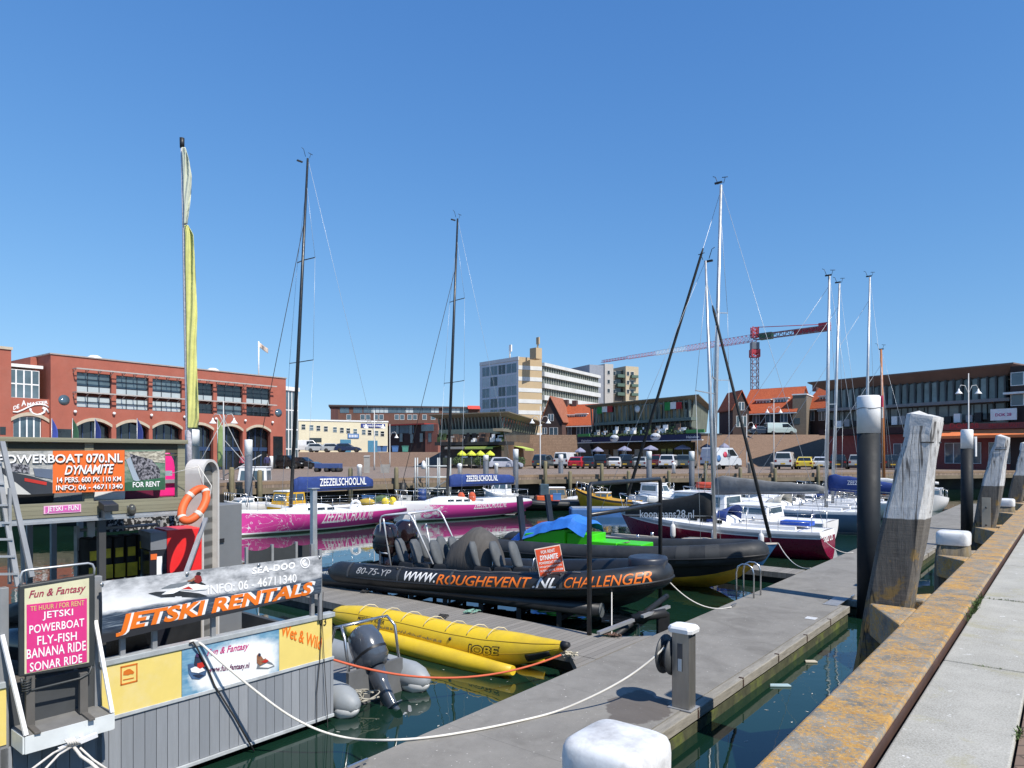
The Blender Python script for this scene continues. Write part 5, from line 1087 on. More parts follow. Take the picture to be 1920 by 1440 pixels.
def outboard(name, root, p, sc=1.0, tilt=0, m=None, label=None, rz=0):
    m = m or GB; q = Matrix.Rotation(rz, 3, 'Z') @ Matrix.Rotation(tilt, 3, 'Y')
    tr = lambda v: V3(p)+q @ (V3(v)*sc)
    def rr(z, x0, x1, w, n=14):
        return [tr((lerp(x0, x1, .5)+(x1-x0)/2*(abs(cos(a))**.7)*(1 if cos(a) > 0 else -1), w*(abs(sin(a))**.7)*(1 if sin(a) > 0 else -1), z)) for a in [2*pi*i/n for i in range(n)]]
    cowl = MB().rings([rr(.30, -.26, .20, .17), rr(.42, -.36, .24, .22), rr(.72, -.38, .22, .22), rr(.93, -.30, .16, .19), rr(1.0, -.18, .08, .10)]).build(name, m, root, label)
    MB().rings([rr(.52, -.373, .243, .226), rr(.56, -.376, .243, .227)], True, False).build('cowl_seam', BLACK, cowl)
    MB().rings([rr(.31, -.20, .16, .13), rr(0, -.16, .14, .10), rr(-.35, -.14, .10, .06), rr(-.62, -.2, .10, .05)]).rings([rr(-.36, -.26, .12, .10), rr(-.38, -.26, .12, .10)]).build('leg', m, cowl)
    MB().rings([[tr((-.34, 0, -.6)), tr((-.34, .001, -.6)), tr((-.34, 0, -.601))], [tr((-.28, .05*cos(a), -.62+.05*sin(a))) for a in (0, 2.1, 4.2)], [tr((.12, .05*cos(a), -.62+.05*sin(a))) for a in (0, 2.1, 4.2)]]).build('gearcase', m, cowl)
    mb = MB()
    for k in range(3):
        a = k*2.094; d = Vector((0, cos(a), sin(a))); e = Vector((0, -sin(a), cos(a))); b = Vector((-.34, 0, -.62))
        mb.poly([tr(b+d*.02), tr(b+d*.06+e*.05+Vector((.02, 0, 0))), tr(b+d*.13+e*.02), tr(b+d*.12-e*.04-Vector((.02, 0, 0))), tr(b+d*.04-e*.03)])
    mb.build('propeller', ALUD, cowl, solid=.006)

    return cowl
# ---- black powerboat with lettering, on the lift
n0 = at(640, 1071, .72); bw = at(1261, 1079, 1.10); d = Vector((bw.x-n0.x, bw.y-n0.y, 0)).normalized(); HB = 1.02
for _ in range(4): n_ = Vector((-d.y, d.x, 0)); st = n0+n_*HB; d = (bw-st); d.z = 0; d.normalize()
st.z = 0; bq = Vector((bw.x, bw.y, 0)); LR = (bq-st).length; rzr = atan2(d.y, d.x); midr = (st+bq)/2
G1 = Rib(LR, HB, .265, .70, .44, .60); RF = Fr((midr.x, midr.y), rzr)
r1, t1 = rib('powerboat', 'long black rigid inflatable powerboat with orange and white web lettering', midr, rzr, G1, TUBEBLK, .16, [BLACK, BLACK, BLACK])
def ribtext(G, fr, parent, txt, xa, xb, ph0, ph1, m, bold=.012, shear=0):
    o = -G.hb-G.r*.7; s0, s1 = fr.s(xa, o), fr.s(xb, o)
    for _ in range(3):
        s0 = fr.s(xa, G.c(s0).y-G.r*.8); s1 = fr.s(xb, G.c(s1).y-G.r*.8)
    letters('lettering', txt, lambda x, y: G.on(lerp(s0, s1, x), lerp(ph0, ph1, y)), m, parent, bold, shear, 1.0, 18, 6)
SEAM = mat('tube_seam', (.045, .048, .052, 1), .6)
for px in (655, 748, 846, 1052, 1216):
    x = RF.s(px, -HB-.2); A = [G1.on(x-.03, p_, .010) for p_ in (1.5, 1.1, .7, .3, -.1)]; B = [G1.on(x+.03, p_, .010) for p_ in (1.5, 1.1, .7, .3, -.1)]; MB().rings([A, B], False, False).build('seam_tape', SEAM, t1)
for px in (742, 1048): MB().ball(G1.on(RF.s(px, -HB-.2), 1.0, .0), .035, 8, 6).build('valve', BLACK, t1)
pts = [G1.on(lerp(-LR*.40, LR*.30, i/40), 1.12, .015+.03*abs(sin(i*pi/5))) for i in range(41)]; MB().tube(pts, .010, 5).build('grab_line', mat('grab_grey', (.10, .10, .105, 1), .8), t1)
ribtext(G1, RF, t1, '80-75-YP', 670, 733, .22, .82, mat('grey_lettering', (.35, .36, .37, 1)), .0, .2)
ribtext(G1, RF, t1, 'WWW.', 760, 819, .0, .82, TEXTW, .02, .35)
ribtext(G1, RF, t1, 'ROUGHEVENT', 820, 997, -.1, .74, TEXTO, .012, .25)
ribtext(G1, RF, t1, '.NL', 1000, 1044, -.1, .68, TEXTW, .015, .3)
ribtext(G1, RF, t1, 'CHALLENGER', 1058, 1206, -.1, .70, TEXTO, .005, .3)
xs_ = lambda px, y: RF.s(px, y)
zd = lambda x: G1.z(x)-.08
for i, (y, px, gl) in enumerate(((-.42, 716, 'black outboard engine with a dark red sheen, nearer of the two on the powerboat'), (.42, 752, 'black outboard engine, farther of the two on the powerboat'))):
    x = xs_(px+8, y); outboard('outboard_engine', r1, (x, y, .80), 1.08, radians(6), mat('red_black_gloss', (.022, .012, .013, 1), .12, var=.6, sc=2, coat=.6))
def seat(root, x, y, z, k=1.0):
    m = mat('seat_grey', (.085, .095, .105, 1), .75, var=.2, sc=5)
    s_ = MB(); s_.rings([[Vector((x+a*.24*w, y+b*.17*w, z+h_)) for a, b in ((-1, -1), (1, -1), (1, 1), (-1, 1))] for w, h_ in ((1, 0), (1, .30), (.85, .42))], True, True, False)
    o = s_.build('jockey_seat', BLACK, root, bevel=.03)
    R_ = []
    for h_, w, dx, th in ((.36, .10, -.12, .09), (.46, .16, -.18, .10), (.68, .18, -.25, .095), (.86, .165, -.31, .085), (.95, .10, -.335, .05)):
        R_.append([Vector((x+dx+th*cos(a), y+w*sin(a)*1.0, z+h_*k)) for a in [2*pi*j/12 for j in range(12)]])
    MB().rings(R_).build('seat_back', m, o)
    MB().tube([(x+.22, y-.1, z+.3), (x+.27, y-.1, z+.62), (x+.27, y+.1, z+.62), (x+.22, y+.1, z+.3)], .012, 6).build('grab_handle', STEEL, o)
for y, pl_ in ((-.38, (768, 797, 834, 910, 948, 984)), (.40, (812, 846, 868))):
    for px in pl_: x = xs_(px, y); seat(r1, x, y, zd(x)-.06)
# covered console
x0, x1 = xs_(846, 0), xs_(938, 0); zc = zd(x0); rings = []
for k, (f, w, hh) in enumerate(((0, .30, .05), (.04, .42, .42), (.18, .46, .72), (.45, .44, .95), (.62, .42, .98), (.80, .40, .86), (.95, .34, .55), (1.0, .26, .05))):
    x = lerp(x0, x1, f); hh *= 1.22; w *= 1.12; rings.append([Vector((x, -w*1.15, zc)), Vector((x, -w, zc+hh*.55+.02*sin(k*5))), Vector((x, -w*.72, zc+hh*.92)), Vector((x, 0, zc+hh*1.03)), Vector((x, w*.72, zc+hh*.92)), Vector((x, w, zc+hh*.55)), Vector((x, w*1.15, zc))])
MB().rings(rings).build('console_cover', mat('taupe_cover', (.075, .07, .066, 1), .85, var=.25, sc=2.5, bump=.35, bs=3, bd=.05, stretch=(4, 1, .5)), r1)
for y in (-.62, .62):
    z = zd(-LR/2); L_ = lambda px, py: (lambda t, zz: Vector((t, y, zz)))(*RF.sz(px, py, -.62))
    a = [L_(713, 1062), L_(713, 975), L_(716, 968), L_(722, 966), L_(764, 963), L_(770, 967), L_(776, 977), L_(812, 1058)]
    b = [L_(733, 1062), L_(720, 980), L_(719, 972)]
    MB().tube(a, .022, 8).tube(b, .022, 8).tube([L_(713, 1036), L_(728, 1038)], .018, 6).build('roll_bar', mat('white_tube', (.62, .63, .65, 1), .35, .3), r1)
MB().tube([L_(764, 963)*1, Vector((L_(764, 963).x, -.62, L_(764, 963).z))], .022, 8).tube([L_(722, 966), Vector((L_(722, 966).x, -.62, L_(722, 966).z))], .022, 8).tube([L_(755, 1062), L_(742, 990)], .022, 8).build('roll_bar_cross_tube', mat('white_tube', (.62, .63, .65, 1), .35, .3), r1)
xb_ = xs_(1215, 0); MB().rings([[Vector((xb_+.40*w*cos(a), .46*w*sin(a), zd(xb_)+h_)) for a in [2*pi*j/16 for j in range(16)]] for w, h_ in ((1, .0), (1, .42), (.95, .46), (.9, .465))]).build('bow_locker', mat('navy_locker', (.022, .028, .045, 1), .4), r1)
# red sale board leaning on the tube
sgp = RF.w(xs_(1030, -1.0), -HB-.16, 0); SB = Fr((sgp.x, sgp.y), radians(6), G1.z(xs_(1030, -1))+G1.r-.05)
sb = T('rental_board', 'small orange for rent board standing on the black powerboat tube', 'sign', SB.loc, SB.a)
q = SB.quad(1002, 1030, 1084, 1051, 1021, 1077); tl, bl, tr_, br = Vector(SB.quad(1002, 1030, 1084, 1051, 1021, 1077)(0, 1)), None, None, None
cor = [Vector((lambda t, z: (t, 0, z))(*SB.sz(*p))) for p in ((1012, 1083), (1061, 1078), (1050, 1021), (1002, 1030))]
bil = lambda x, y, o=0.0: (cor[0].lerp(cor[1], x)).lerp(cor[3].lerp(cor[2], x), y)+Vector((0, -o, 0))
MB().prism([bil(0, 0), bil(1, 0), bil(1, 1), bil(0, 1)], (0, .02, 0)).build('board', mat('white_board', (.72, .6, .52, 1), .5), sb)
MB().prism([bil(.03, .03, .006), bil(.97, .03, .006), bil(.97, .97, .006), bil(.03, .97, .006)], (0, .004, 0)).build('orange_field', mat('red_orange', c(228, 88, 50, .85), .5), sb)
for txt, xa, xb, ya, yb, b in (('FOR RENT', .22, .76, .80, .91, .015), ('DYNAMITE', .14, .84, .58, .75, .03), ('POWERBOAT 070.NL', .08, .92, .44, .53, .012), ('INFO@POWERBOAT070.NL', .07, .93, .31, .385, .008), ('14 PERS. 600 PK 110 KM', .07, .93, .18, .255, .008), ('FOR RENT', .3, .7, .06, .12, .005)):
    letters('lettering', txt, lambda x, y: bil(lerp(xa, xb, x), lerp(ya, yb, y), .010), TEXTW, sb, b, .15 if txt == 'DYNAMITE' else 0)
# ---- lift: black floating pipe, hanger frame
pa, pb = at(600, 1086, .47), at(1128, 1144, .47)
lf = T('boat_lift', 'black pipe framed boat lift floating under the lettered powerboat', 'boat lift', ((pa.x+pb.x)/2, (pa.y+pb.y)/2, -.3), 0)
o = lf.location; w = lambda p: V3(p)-o
dd = (pb-pa).normalized(); nn = Vector((-dd.y, dd.x, 0))
PIPE = mat('black_pipe', (.018, .02, .024, 1), .38, var=.3)
for k, nm in ((0, 0), (2.3, 1)):
    A_, B_ = w(pa+nn*k), w(pb+nn*k)
    MB().tube([A_, B_], .14, 16).build('float_pipe', PIPE, lf)
    MB().tube([B_-dd*.01, B_+dd*.012], .145, 16).tube([B_+dd*.012, B_+dd*.016], .11, 16).build('pipe_end', mat('pipe_end_grey', (.10, .11, .115, 1), .5), lf)
    mb = MB()
    for i in range(1, 8): q = A_.lerp(B_, i/8); mb.box(q.x-.05, q.x+.05, q.y-.05, q.y+.05, -.1, q.z-.1)
    mb.each('pipe_leg', BLACK, lf)
mb = MB()
for i in (1, 3, 5, 7): q = w(pa.lerp(pb, i/8)); mb.bar(q-Vector((0, 0, .26)), q+nn*2.3-Vector((0, 0, .26)), .1)
mb.each('cradle_beam', BLACK, lf)
f0 = at(1105, 1190, ZJ); hgt = H+(HY-908)*f0.y/F; f1 = Vector(((1238-CX)/F, 1, 0)); Yb = (H-hgt)*F/(898-HY); f1 = f1*Yb; f1.z = ZJ-.4
mb = MB(); t0 = Vector((f0.x, f0.y, hgt)); t1_ = Vector((f1.x, f1.y, hgt)); f0.z = -.1
mb.tube([w(f0), w(t0-Vector((0, 0, .08))), w(t0.lerp(t1_, .02)), w(t0.lerp(t1_, .98)), w(t1_-Vector((0, 0, .08))), w(f1)], .045, 10)
zz = H+(HY-966)*f0.y/F; mb.tube([w(Vector((t0.x, t0.y, zz))), w(Vector((t1_.x, t1_.y, zz)))], .04, 8)
mb.build('goal_frame', PIPE, lf)
mb = MB(); a, b = at(1122, 1187, .40), at(1254, 1137, .62); mb.bar(w(a), w(a.lerp(b, .47)), .08, .05); mb.bar(w(a.lerp(b, .6)), w(b), .08, .05); mb.each('lift_arm', ALU, lf)
mb = MB(); a, b = at(1150, 1195, .3), at(1250, 1118, .5); mb.tube([w(a), w(b)], .06, 8); m_ = at(1203, 1158, .45); mb.ball(w(m_), .13); mb.tube([w(m_-Vector((.2, .1, 0))), w(m_+Vector((.45, -.05, .1)))], .09, 10); q = w(at(1244, 1160, .35)); mb.box(q.x-.12, q.x+.1, q.y-.1, q.y+.1, -.2, q.z+.12); mb.build('roller_gear', BLACK, lf)
# ---- second black inflatable with green console
n0 = at(1110, 1040, .76); bw = at(1441, 1031, 1.12); HB2 = 1.05; d = Vector((bw.x-n0.x, bw.y-n0.y, 0)).normalized()
for _ in range(4): n_ = Vector((-d.y, d.x, 0)); st = n0+n_*HB2; d = (bw-st); d.z = 0; d.normalize()
bq = Vector((bw.x, bw.y, 0)); L2 = 8.6; st = bq-d*L2; mid2 = (st+bq)/2; mid2.z = 0; rz2 = atan2(d.y, d.x)
G2 = Rib(L2, HB2, .28, .70, .40); R2 = Fr((mid2.x, mid2.y), rz2)
OCH = mat('ochre_bottom', c(245, 185, 50, .9), .5, var=.25, sc=2, dirt=(.08, .06, .03, 1), da=.6)
r2_, t2 = rib('workboat', 'black rigid inflatable boat with yellow bottom and green console', mid2, rz2, G2, TUBEGREY, -.18, [OCH, BLACK, BLACK])
GREEN = mat('bright_green', c(75, 215, 25, .78), .4, var=.06)
X2 = lambda px, y=0: R2.s(px, y); D2 = lambda px, py, y: (lambda t, z: Vector((t, y, z)))(*R2.sz(px, py, y))
a, b = D2(1062, 1034, -.45), D2(1110, 1034, -.45); za_ = D2(1085, 1001, -.45).z
MB().box(a.x, b.x, -.45, .45, .55, za_).build('green_console', GREEN, r2_, bevel=.02)
mb = MB(); q0 = D2(962, 1036, -.55); mb.prism([Vector((q0.x, -.55, .55)), Vector((a.x-.01, -.55, .55)), Vector((a.x-.01, -.55, za_+.1)), Vector((X2(985, -.55), -.55, D2(985, 1000, -.55).z))], (0, 1.1, 0)); mb.build('green_seat_box', GREEN, r2_, bevel=.02)
mb = MB(); mb.box(b.x-.24, b.x-.10, -.458, -.452, .72, .95); mb.build('white_sticker', WHITEB, r2_)
tp = [D2(*p, -.3) for p in ((963, 1008), (985, 990), (1015, 982), (1045, 972), (1088, 969), (1105, 985))]
def tarp(a_, b_):
    x = lerp(X2(960, -.3), X2(1104, -.3), a_); y = lerp(-.62, .62, b_); e = abs(2*b_-1)
    k = a_*(len(tp)-1); i = min(int(k), len(tp)-2); zt_ = lerp(tp[i].z, tp[i+1].z, k-i)
    return Vector((x+.06*sin(b_*9), y, zt_-(.22*max(0, e-.7)/.3)-.10*e*e+.02*sin(x*7+y*3)+.07*noise.noise((x*3.2, y*3.2, 2))))
MB().grid(tarp, 30, 20, False).build('blue_tarpaulin', mat('blue_tarp', c(60, 130, 225, .8), .4, var=.15, sc=3, bump=.4, bs=4, bd=.05), r2_, solid=.006)
mb = MB()
for (xa, ya, xb, yb, y) in ((982, 1000, 974, 930, -.5), (1035, 974, 1026, 927, .55)): p_, q_ = D2(xa, ya+20, y), D2(xb, yb, y); mb.bar(p_, q_, .26, .08)
mb.each('frame_leg', mat('navy_frame', (.015, .02, .03, 1), .5), r2_, bevel=.01)
for i, (xa, xb) in enumerate(((1122, 1170), (1172, 1216))): mb = MB(); mb.box(X2(xa, .0), X2(xb, .0), -.5, .35, .62, 1.06); mb.build('green_bench', GREEN, r2_, bevel=.02)
mb = MB(); a = D2(1130, 1029, -.5); mb.bar(D2(1128, 1030, -.3)+Vector((0, 0, .08)), D2(1178, 1023, -.3)+Vector((0, 0, .1)), .25, .02); mb.build('loose_board', WOODGREY, r2_)
for xx in (.26, .34): mb = MB(); pts = [G2.on(L2*xx+i*0, ph, .006) for i, ph in enumerate((1.4, 1.0, .6, .2, -.2, -.6))]; p2 = [G2.on(L2*xx+.32, ph, .006) for ph in (1.4, 1.0, .6, .2, -.2, -.6)]; mb.rings([pts, p2], False, False); mb.build('wear_patch', mat('patch_grey', (.034, .037, .04, 1), .7), t2)
# ---- banana boat
BAN = mat('banana_yellow', c(244, 208, 42, .80), .42, var=.07, sc=2, dirt=(.30, .21, .05, 1), da=.5)
us, ps = 9.0, []
def bu(px, py, uu):
    dx = (px-CX)/F; Y = uu/(UX*dx+UY); return Vector((dx*Y, Y, H+(HY-py)*Y/F))
b0, b1 = bu(640, 1156, 8.98), bu(1066, 1210, 9.0)
bn = T('banana_boat', 'yellow inflatable banana boat tied alongside the grey timber finger jetty', 'inflatable', ((b0.x+b1.x)/2, (b0.y+b1.y)/2, 0), atan2(b1.y-b0.y, b1.x-b0.x)); bl_ = lambda p: Matrix.Rotation(-bn.rotation_euler.z, 3, 'Z') @ (p-bn.location)
keys = [(632, 1150, .20, .14), (640, 1155, .22, .22), (680, 1162, .22, .285), (760, 1178, .22, .30), (850, 1200, .22, .305), (920, 1213, .23, .30), (970, 1216, .30, .265), (1010, 1216, .38, .19), (1045, 1213, .47, .11), (1062, 1210, .53, .05)]
pts = [bl_(bu(k[0], k[1], 9.0)) for k in keys]; pts = [Vector((p.x, p.y*.2, p.z)) for p in pts]; rad = [k[3] for k in keys]
dense = []; dr = []
for i in range(len(pts)-1):
    for j in range(6): dense.append(pts[i].lerp(pts[i+1], j/6)); dr.append(lerp(rad[i], rad[i+1], j/6)*(1-.035*max(0, cos((i*6+j)*1.05))**6))
dense.append(pts[-1]); dr.append(rad[-1])
for i in range(2): dense = [dense[0]]+[(dense[k-1]+dense[k]*2+dense[k+1])/4 for k in range(1, len(dense)-1)]+[dense[-1]]; dr = [dr[0]]+[(dr[k-1]+dr[k]*2+dr[k+1])/4 for k in range(1, len(dr)-1)]+[dr[-1]]
main = MB().tube(dense, dr, 20).build('main_tube', BAN, bn)
def mainat(x):
    for i in range(len(dense)-1):
        if dense[i].x <= x <= dense[i+1].x: k = (x-dense[i].x)/(dense[i+1].x-dense[i].x); return dense[i].lerp(dense[i+1], k), lerp(dr[i], dr[i+1], k)
    return dense[-1], dr[-1]
def onmain(x, ph, lift=.004): p, r = mainat(x); return p+Vector((0, -cos(ph)*(r+lift), sin(ph)*(r+lift)))
BFr = Fr((bn.location.x, bn.location.y), bn.rotation_euler.z)
for txt, xa, xb, p0, p1, b, m in (('JOBE', 877, 938, -.40, .30, .055, TEXTK), ('JOBE', 879, 936, -.34, .24, .012, BAN), ('MISSOURI RIDER', 672, 722, .3, .55, .012, TEXTK)):
    s0, s1 = BFr.s(xa, -.25), BFr.s(xb, -.25); letters('lettering', txt, lambda x, y: onmain(lerp(s0, s1, x), lerp(p0, p1, y), .004 if m is TEXTK else .008), m, main, b, .08, 1.0, 8, 5)
mb = MB()
for px in (690, 732, 770, 812, 853, 893, 930):
    x = BFr.s(px, 0); p, r = mainat(x); mb.tube([onmain(x-.02, .75, .006), onmain(x, .95, .03), onmain(x+.03, 1.25, .055), onmain(x+.07, 1.5, .06), onmain(x+.11, 1.8, .045), onmain(x+.14, 2.1, .006)], .008, 6)
mb.each('seat_strap', mat('strap_cream', (.62, .55, .38, 1), .7), main)
SEAMY = mat('banana_seam', c(196, 160, 40, .6), .6)
for ph in (-.15, .62): MB().tube([onmain(lerp(dense[2].x, dense[-4].x, i/60), ph, -.001) for i in range(61)], .007, 5).build('seam', SEAMY, main)
R = random.Random(15); mb = MB(); xa_, xb2_ = BFr.s(700, -.25), BFr.s(832, -.25)
for i in range(46):
    x = lerp(xa_, xb2_, i/46); w_ = R.uniform(.012, .035); p0 = R.uniform(.02, .08); p1 = p0+R.uniform(.05, .16); mb.poly([onmain(x, p0, .005), onmain(x+w_, p0, .005), onmain(x+w_, p1, .005), onmain(x, p1, .005)])
mb.build('faded_print', mat('faded_grey_print', (.22, .20, .12, 1), .7, var=.5, sc=12), main, kind='stuff')
MB().ball(onmain(BFr.s(850, -.2), .35, 0), .03, 8, 6).build('valve', BLACK, main)
mb = MB(); mb.tube([dense[-3], dense[-1]+Vector((.05, 0, .02))], [dr[-3]+.012, .04], 12); mb.build('nose_cap', BLACK, main)
xn = BFr.s(1003, -.2); mb = MB(); mb.grid(lambda a, b: onmain(xn+lerp(-.2, .22, a), lerp(-1.0, -.25, b), .008), 6, 4); mb.build('nose_patch', BLACK, main, solid=.006)
for px_l, uo in ((0, 8.56), (1, 9.36)):
    ks = [(650, 1178, .06, .05), (662, 1184, .06, .13), (720, 1200, .07, .165), (800, 1222, .07, .17), (880, 1243, .08, .155), (930, 1254, .08, .12), (962, 1257, .10, .075)]
    P_ = [bl_(bu(k[0], k[1], 8.56)) for k in ks]; P_ = [Vector((p.x, (-.44 if px_l == 0 else .44)+.0*p.y, max(p.z, .03))) for p in P_]
    MB().tube(P_, [k[3] for k in ks], 16).build('side_tube', BAN, bn)
# ---- grey dinghy with its outboard beside the hut
gu, gv = 6.62, 7.65; gd = T('rubber_dinghy', 'small grey inflatable dinghy with dark outboard between hut and banana boat', 'dinghy', UV(gu, gv+1.6, 0), RU+pi/2)
GREYT = mat('dinghy_grey', (.26, .285, .305, 1), .55, var=.12, sc=3)
for sg in (-1, 1):
    tb = MB().tube([(-1.80, sg*.66, .17), (-1.76, sg*.66, .17), (-1.60, sg*.66, .18), (-1.45, sg*.66, .19), (0, sg*.66, .20), (1.0, sg*.62, .24), (1.6, sg*.35, .32), (1.75, 0, .36)], [.03, .10, .185, .215, .215, .21, .2, .19], 16).build('tube', GREYT, gd)
    MB().tube([(-1.735, sg*.66, .165), (-1.60, sg*.66, .18), (-1.45, sg*.66, .19)], [.09, .196, .218], 16).build('white_tail_cone', WHITE, tb) if False else None
    mb = MB(); mb.tube([(-1.785, sg*.66, .135), (-1.74, sg*.66, .13), (-1.6, sg*.66, .125), (-1.2, sg*.66, .12)], [.03, .10, .178, .20], 16); mb.build('tail_band', WHITE, tb)
MB().box(-1.4, 1.2, -.5, .5, .10, .16).build('floor', mat('dinghy_floor', (.2, .2, .2, 1), .7), gd); MB().box(-1.42, -1.36, -.5, .5, .0, .5).build('transom', mat('transom_grey', (.12, .125, .13, 1), .6), gd)
oe = outboard('outboard_engine', gd, (-1.58, 0.05, .24), .90, radians(38), mat('navy_cowl', (.065, .078, .10, 1), .18, var=.2, coat=.5))
mb = MB(); 
for y in (-.52, .42): mb.tube([(-1.35, y, .3), (-1.22, y, .95), (-1.1, y*.9, 1.08), (-.95, y*.9, 1.04), (-.7, y, .3)], .022, 8)
mb.tube([(-1.1, -.47, 1.08), (-1.1, .38, 1.08)], .022, 8); mb.tube([(-.95, -.47, 1.04), (-.95, .38, 1.04)], .022, 8); mb.build('stern_arch', STEEL, gd)
R = random.Random(3); mb = MB(); cpt = at(668, 1318, .1)
tangle(mb, cpt, .22, 9, .009, R, .9)
mb.tube([cpt+Vector((-.3, 0, .1)), cpt, cpt+Vector((.3, .1, .05))], .012, 5); mb.build('tangled_rope', mat('wet_rope', (.36, .34, .28, 1), .9, var=.4, sc=20), None, 'tangled pale rope hanging by the dinghy outboard at the hut corner', 'rope')
# ---- mooring ropes
a = wpt(HF, 352, 1206, .05); b = at(700, 1389, ZJ+.03); e = Vector((at(1252, 1325, ZJ).x-.10, at(1252, 1325, ZJ).y, ZJ+.70))
pts_px = [(352, 1206), (372, 1204), (420, 1246), (480, 1296), (540, 1340), (600, 1370), (660, 1385), (720, 1388), (800, 1383), (880, 1371), (960, 1355), (1040, 1335), (1110, 1306), (1170, 1274), (1215, 1242), (1246, 1214)]
K = []; 
for i, (px, py) in enumerate(pts_px):
    t = i/(len(pts_px)-1); Y = lerp(a.y, e.y, t)-.25*sin(pi*t) if i < 5 else None
    K.append((px, py))
def ropept(px, py):
    f = (px-352)/(1246-352); Y = lerp(a.y, e.y, f); zt_ = H+(HY-py)*Y/F
    fl = ZJ+.02
    if px > 690 and zt_ < fl: return at(px, py, fl)
    return dp(px, py, Y)
mb = MB(); cp = [ropept(*k) for k in K]
sm = []
for i in range(len(cp)-1):
    p0, p1, p2, p3 = cp[max(i-1, 0)], cp[i], cp[i+1], cp[min(i+2, len(cp)-1)]
    for j in range(5):
        t = j/5; sm.append(.5*((2*p1)+(p2-p0)*t+(2*p0-5*p1+4*p2-p3)*t*t+(3*p1-p0-3*p2+p3)*t**3))
sm.append(cp[-1]); rope('shore_hose', sm, .014, mat('cream_hose', (.66, .64, .58, 1), .55), 'long cream hose sagging from the hut rail to the service pedestal', 'hose')
a = bu(626, 1234, 8.0); a = wpt(HF, 622, 1236, .02); b = at(1052, 1228, ZJ+.12); rope('mooring_rope', [a.lerp(b, i/20)-Vector((0, 0, (.30*4*(i/20)*(1-i/20)))) for i in range(21)], .016, ROPEO, 'orange rope sagging from the hut corner to the finger jetty')
R = random.Random(5); mb = MB(); cpt = at(1066, 1232, ZJ+.05)
tangle(mb, cpt, .13, 7, .012, R, .6)
mb.build('rope_coil', mat('coil_mixed', (.5, .46, .36, 1), .9, var=.6, sc=25), None, 'bundled pale rope at the tip of the banana boat', 'rope')
rope('mooring_rope', sagline(at(1256, 1092, .85), at(1372, 1138, ZJ+.04), .22), .013, ROPE, 'pale rope from the powerboat bow to the jetty cleat')
rope('mooring_rope', sagline(UV(22.6, 7.3, .75), UV(20.6, 5.75, ZJ+.04), .25), .012, ROPE, 'thin pale rope from the light blue boat bow to the jetty')
rope('mooring_rope', sagline(WI['fr'].w(-WI['L']/2, .9, .9), at(1600, 1036, ZJ+.03), .2), .012, ROPE, 'pale stern rope from the wine red boat to the jetty edge')
rope('mooring_rope', sagline(RF.w(-LR*.44, -.9, .95), at(690, 1108, ZJ+.03), .02), .012, ROPE, 'grey rope from the powerboat stern down to the finger jetty')
rope('mooring_rope', sagline(at(1147, 1090, 1.0), at(1147, 1190, ZJ+.03), .01), .012, ROPE, 'thin line dropping from the powerboat bow to the finger jetty knot')
for i, (px, py, lab) in enumerate(((683, 1110, 'dark knot of rope on the finger jetty near the powerboat stern'), (1148, 1192, 'brown rope knot at the far corner of the finger jetty'), (885, 1148, 'green rope tangle on the far edge of the finger jetty'), (833, 1156, 'small dark shackle on the finger jetty planks'))):
    R = random.Random(i+20); mb = MB(); cpt = at(px, py, ZJ+.02)
    tangle(mb, cpt, .15, 5, .010, R, .3)
    mb.build('rope_knot', (ROPED, mat('brown_rope', (.12, .07, .05, 1), .9), mat('green_rope', (.18, .34, .28, 1), .9), ROPED)[i], None, lab, 'rope', 'rope knots on the finger jetty')
# ---- service pedestal with hose reel
pp_ = at(1282, 1326, ZJ); PD = T('service_pedestal', 'stainless service pedestal with white cap and hose reel on the main jetty', 'pedestal', pp_, RU)
PM = mat('brushed_steel', (.36, .345, .32, 1), .38, .75, .15, 3, stretch=(6, 6, .5))
hp = (1326-1184)*pp_.y/F
MB().box(-.10, .10, -.12, .12, .012, hp).build('pedestal_body', PM, PD, bevel=.012); MB().box(-.14, .14, -.16, .16, 0, .012).build('base_plate', ALUD, PD)
MB().rings([[Vector((a*.145*w, b*.165*w, z)) for a, b in ((-1, -.7), (-.7, -1), (.7, -1), (1, -.7), (1, .7), (.7, 1), (-.7, 1), (-1, .7))] for w, z in ((1, hp), (1.03, hp+.05), (.9, hp+.085), (.6, hp+.095))], True, True, False).build('white_cap', WHITE, PD, bevel=.006)
mb = MB(); mb.box(-.106, -.101, -.03, .04, hp*.50, hp*.86); mb.build('meter_window', mat('meter_dark', (.06, .065, .075, 1), .3), PD); mb = MB(); mb.box(-.109, -.1065, -.02, .03, hp*.50, hp*.66); mb.build('label_plate', mat('pale_label', (.45, .52, .58, 1), .4), PD)
for z_ in (.32, .24): MB().lathe([(0, .10), (.028, .10), (.03, .112), (.018, .116), (0, .114)], 12, (0, 0, hp*z_), 'x').build('socket', mat('socket_blue', (.04, .09, .22, 1), .4), PD)
mb = MB(); mb.box(.1005, .104, -.06, .06, hp*.55, hp*.70); mb.build('warning_label', mat('label_yellow', c(225, 190, 60, .8), .5), PD)
for y_, z_ in ((-.1, .06), (.1, .06), (-.1, .92), (.1, .92)): MB().lathe([(0, .1), (.008, .1), (.006, .104), (0, .104)], 8, (0, y_, hp*z_), 'x').build('screw', STEEL, PD)
mb = MB(); zr_ = hp*.66
for y0, y1, r in ((.13, .15, .25), (.255, .275, .25)): mb.lathe([(0, y0), (r, y0), (r, y1), (0, y1)], 24, (0, 0, zr_), 'y')
mb.lathe([(.06, .15), (.06, .255)], 12, (0, 0, zr_), 'y'); mb.build('reel_disc', mat('reel_grey', (.05, .055, .06, 1), .5), PD)
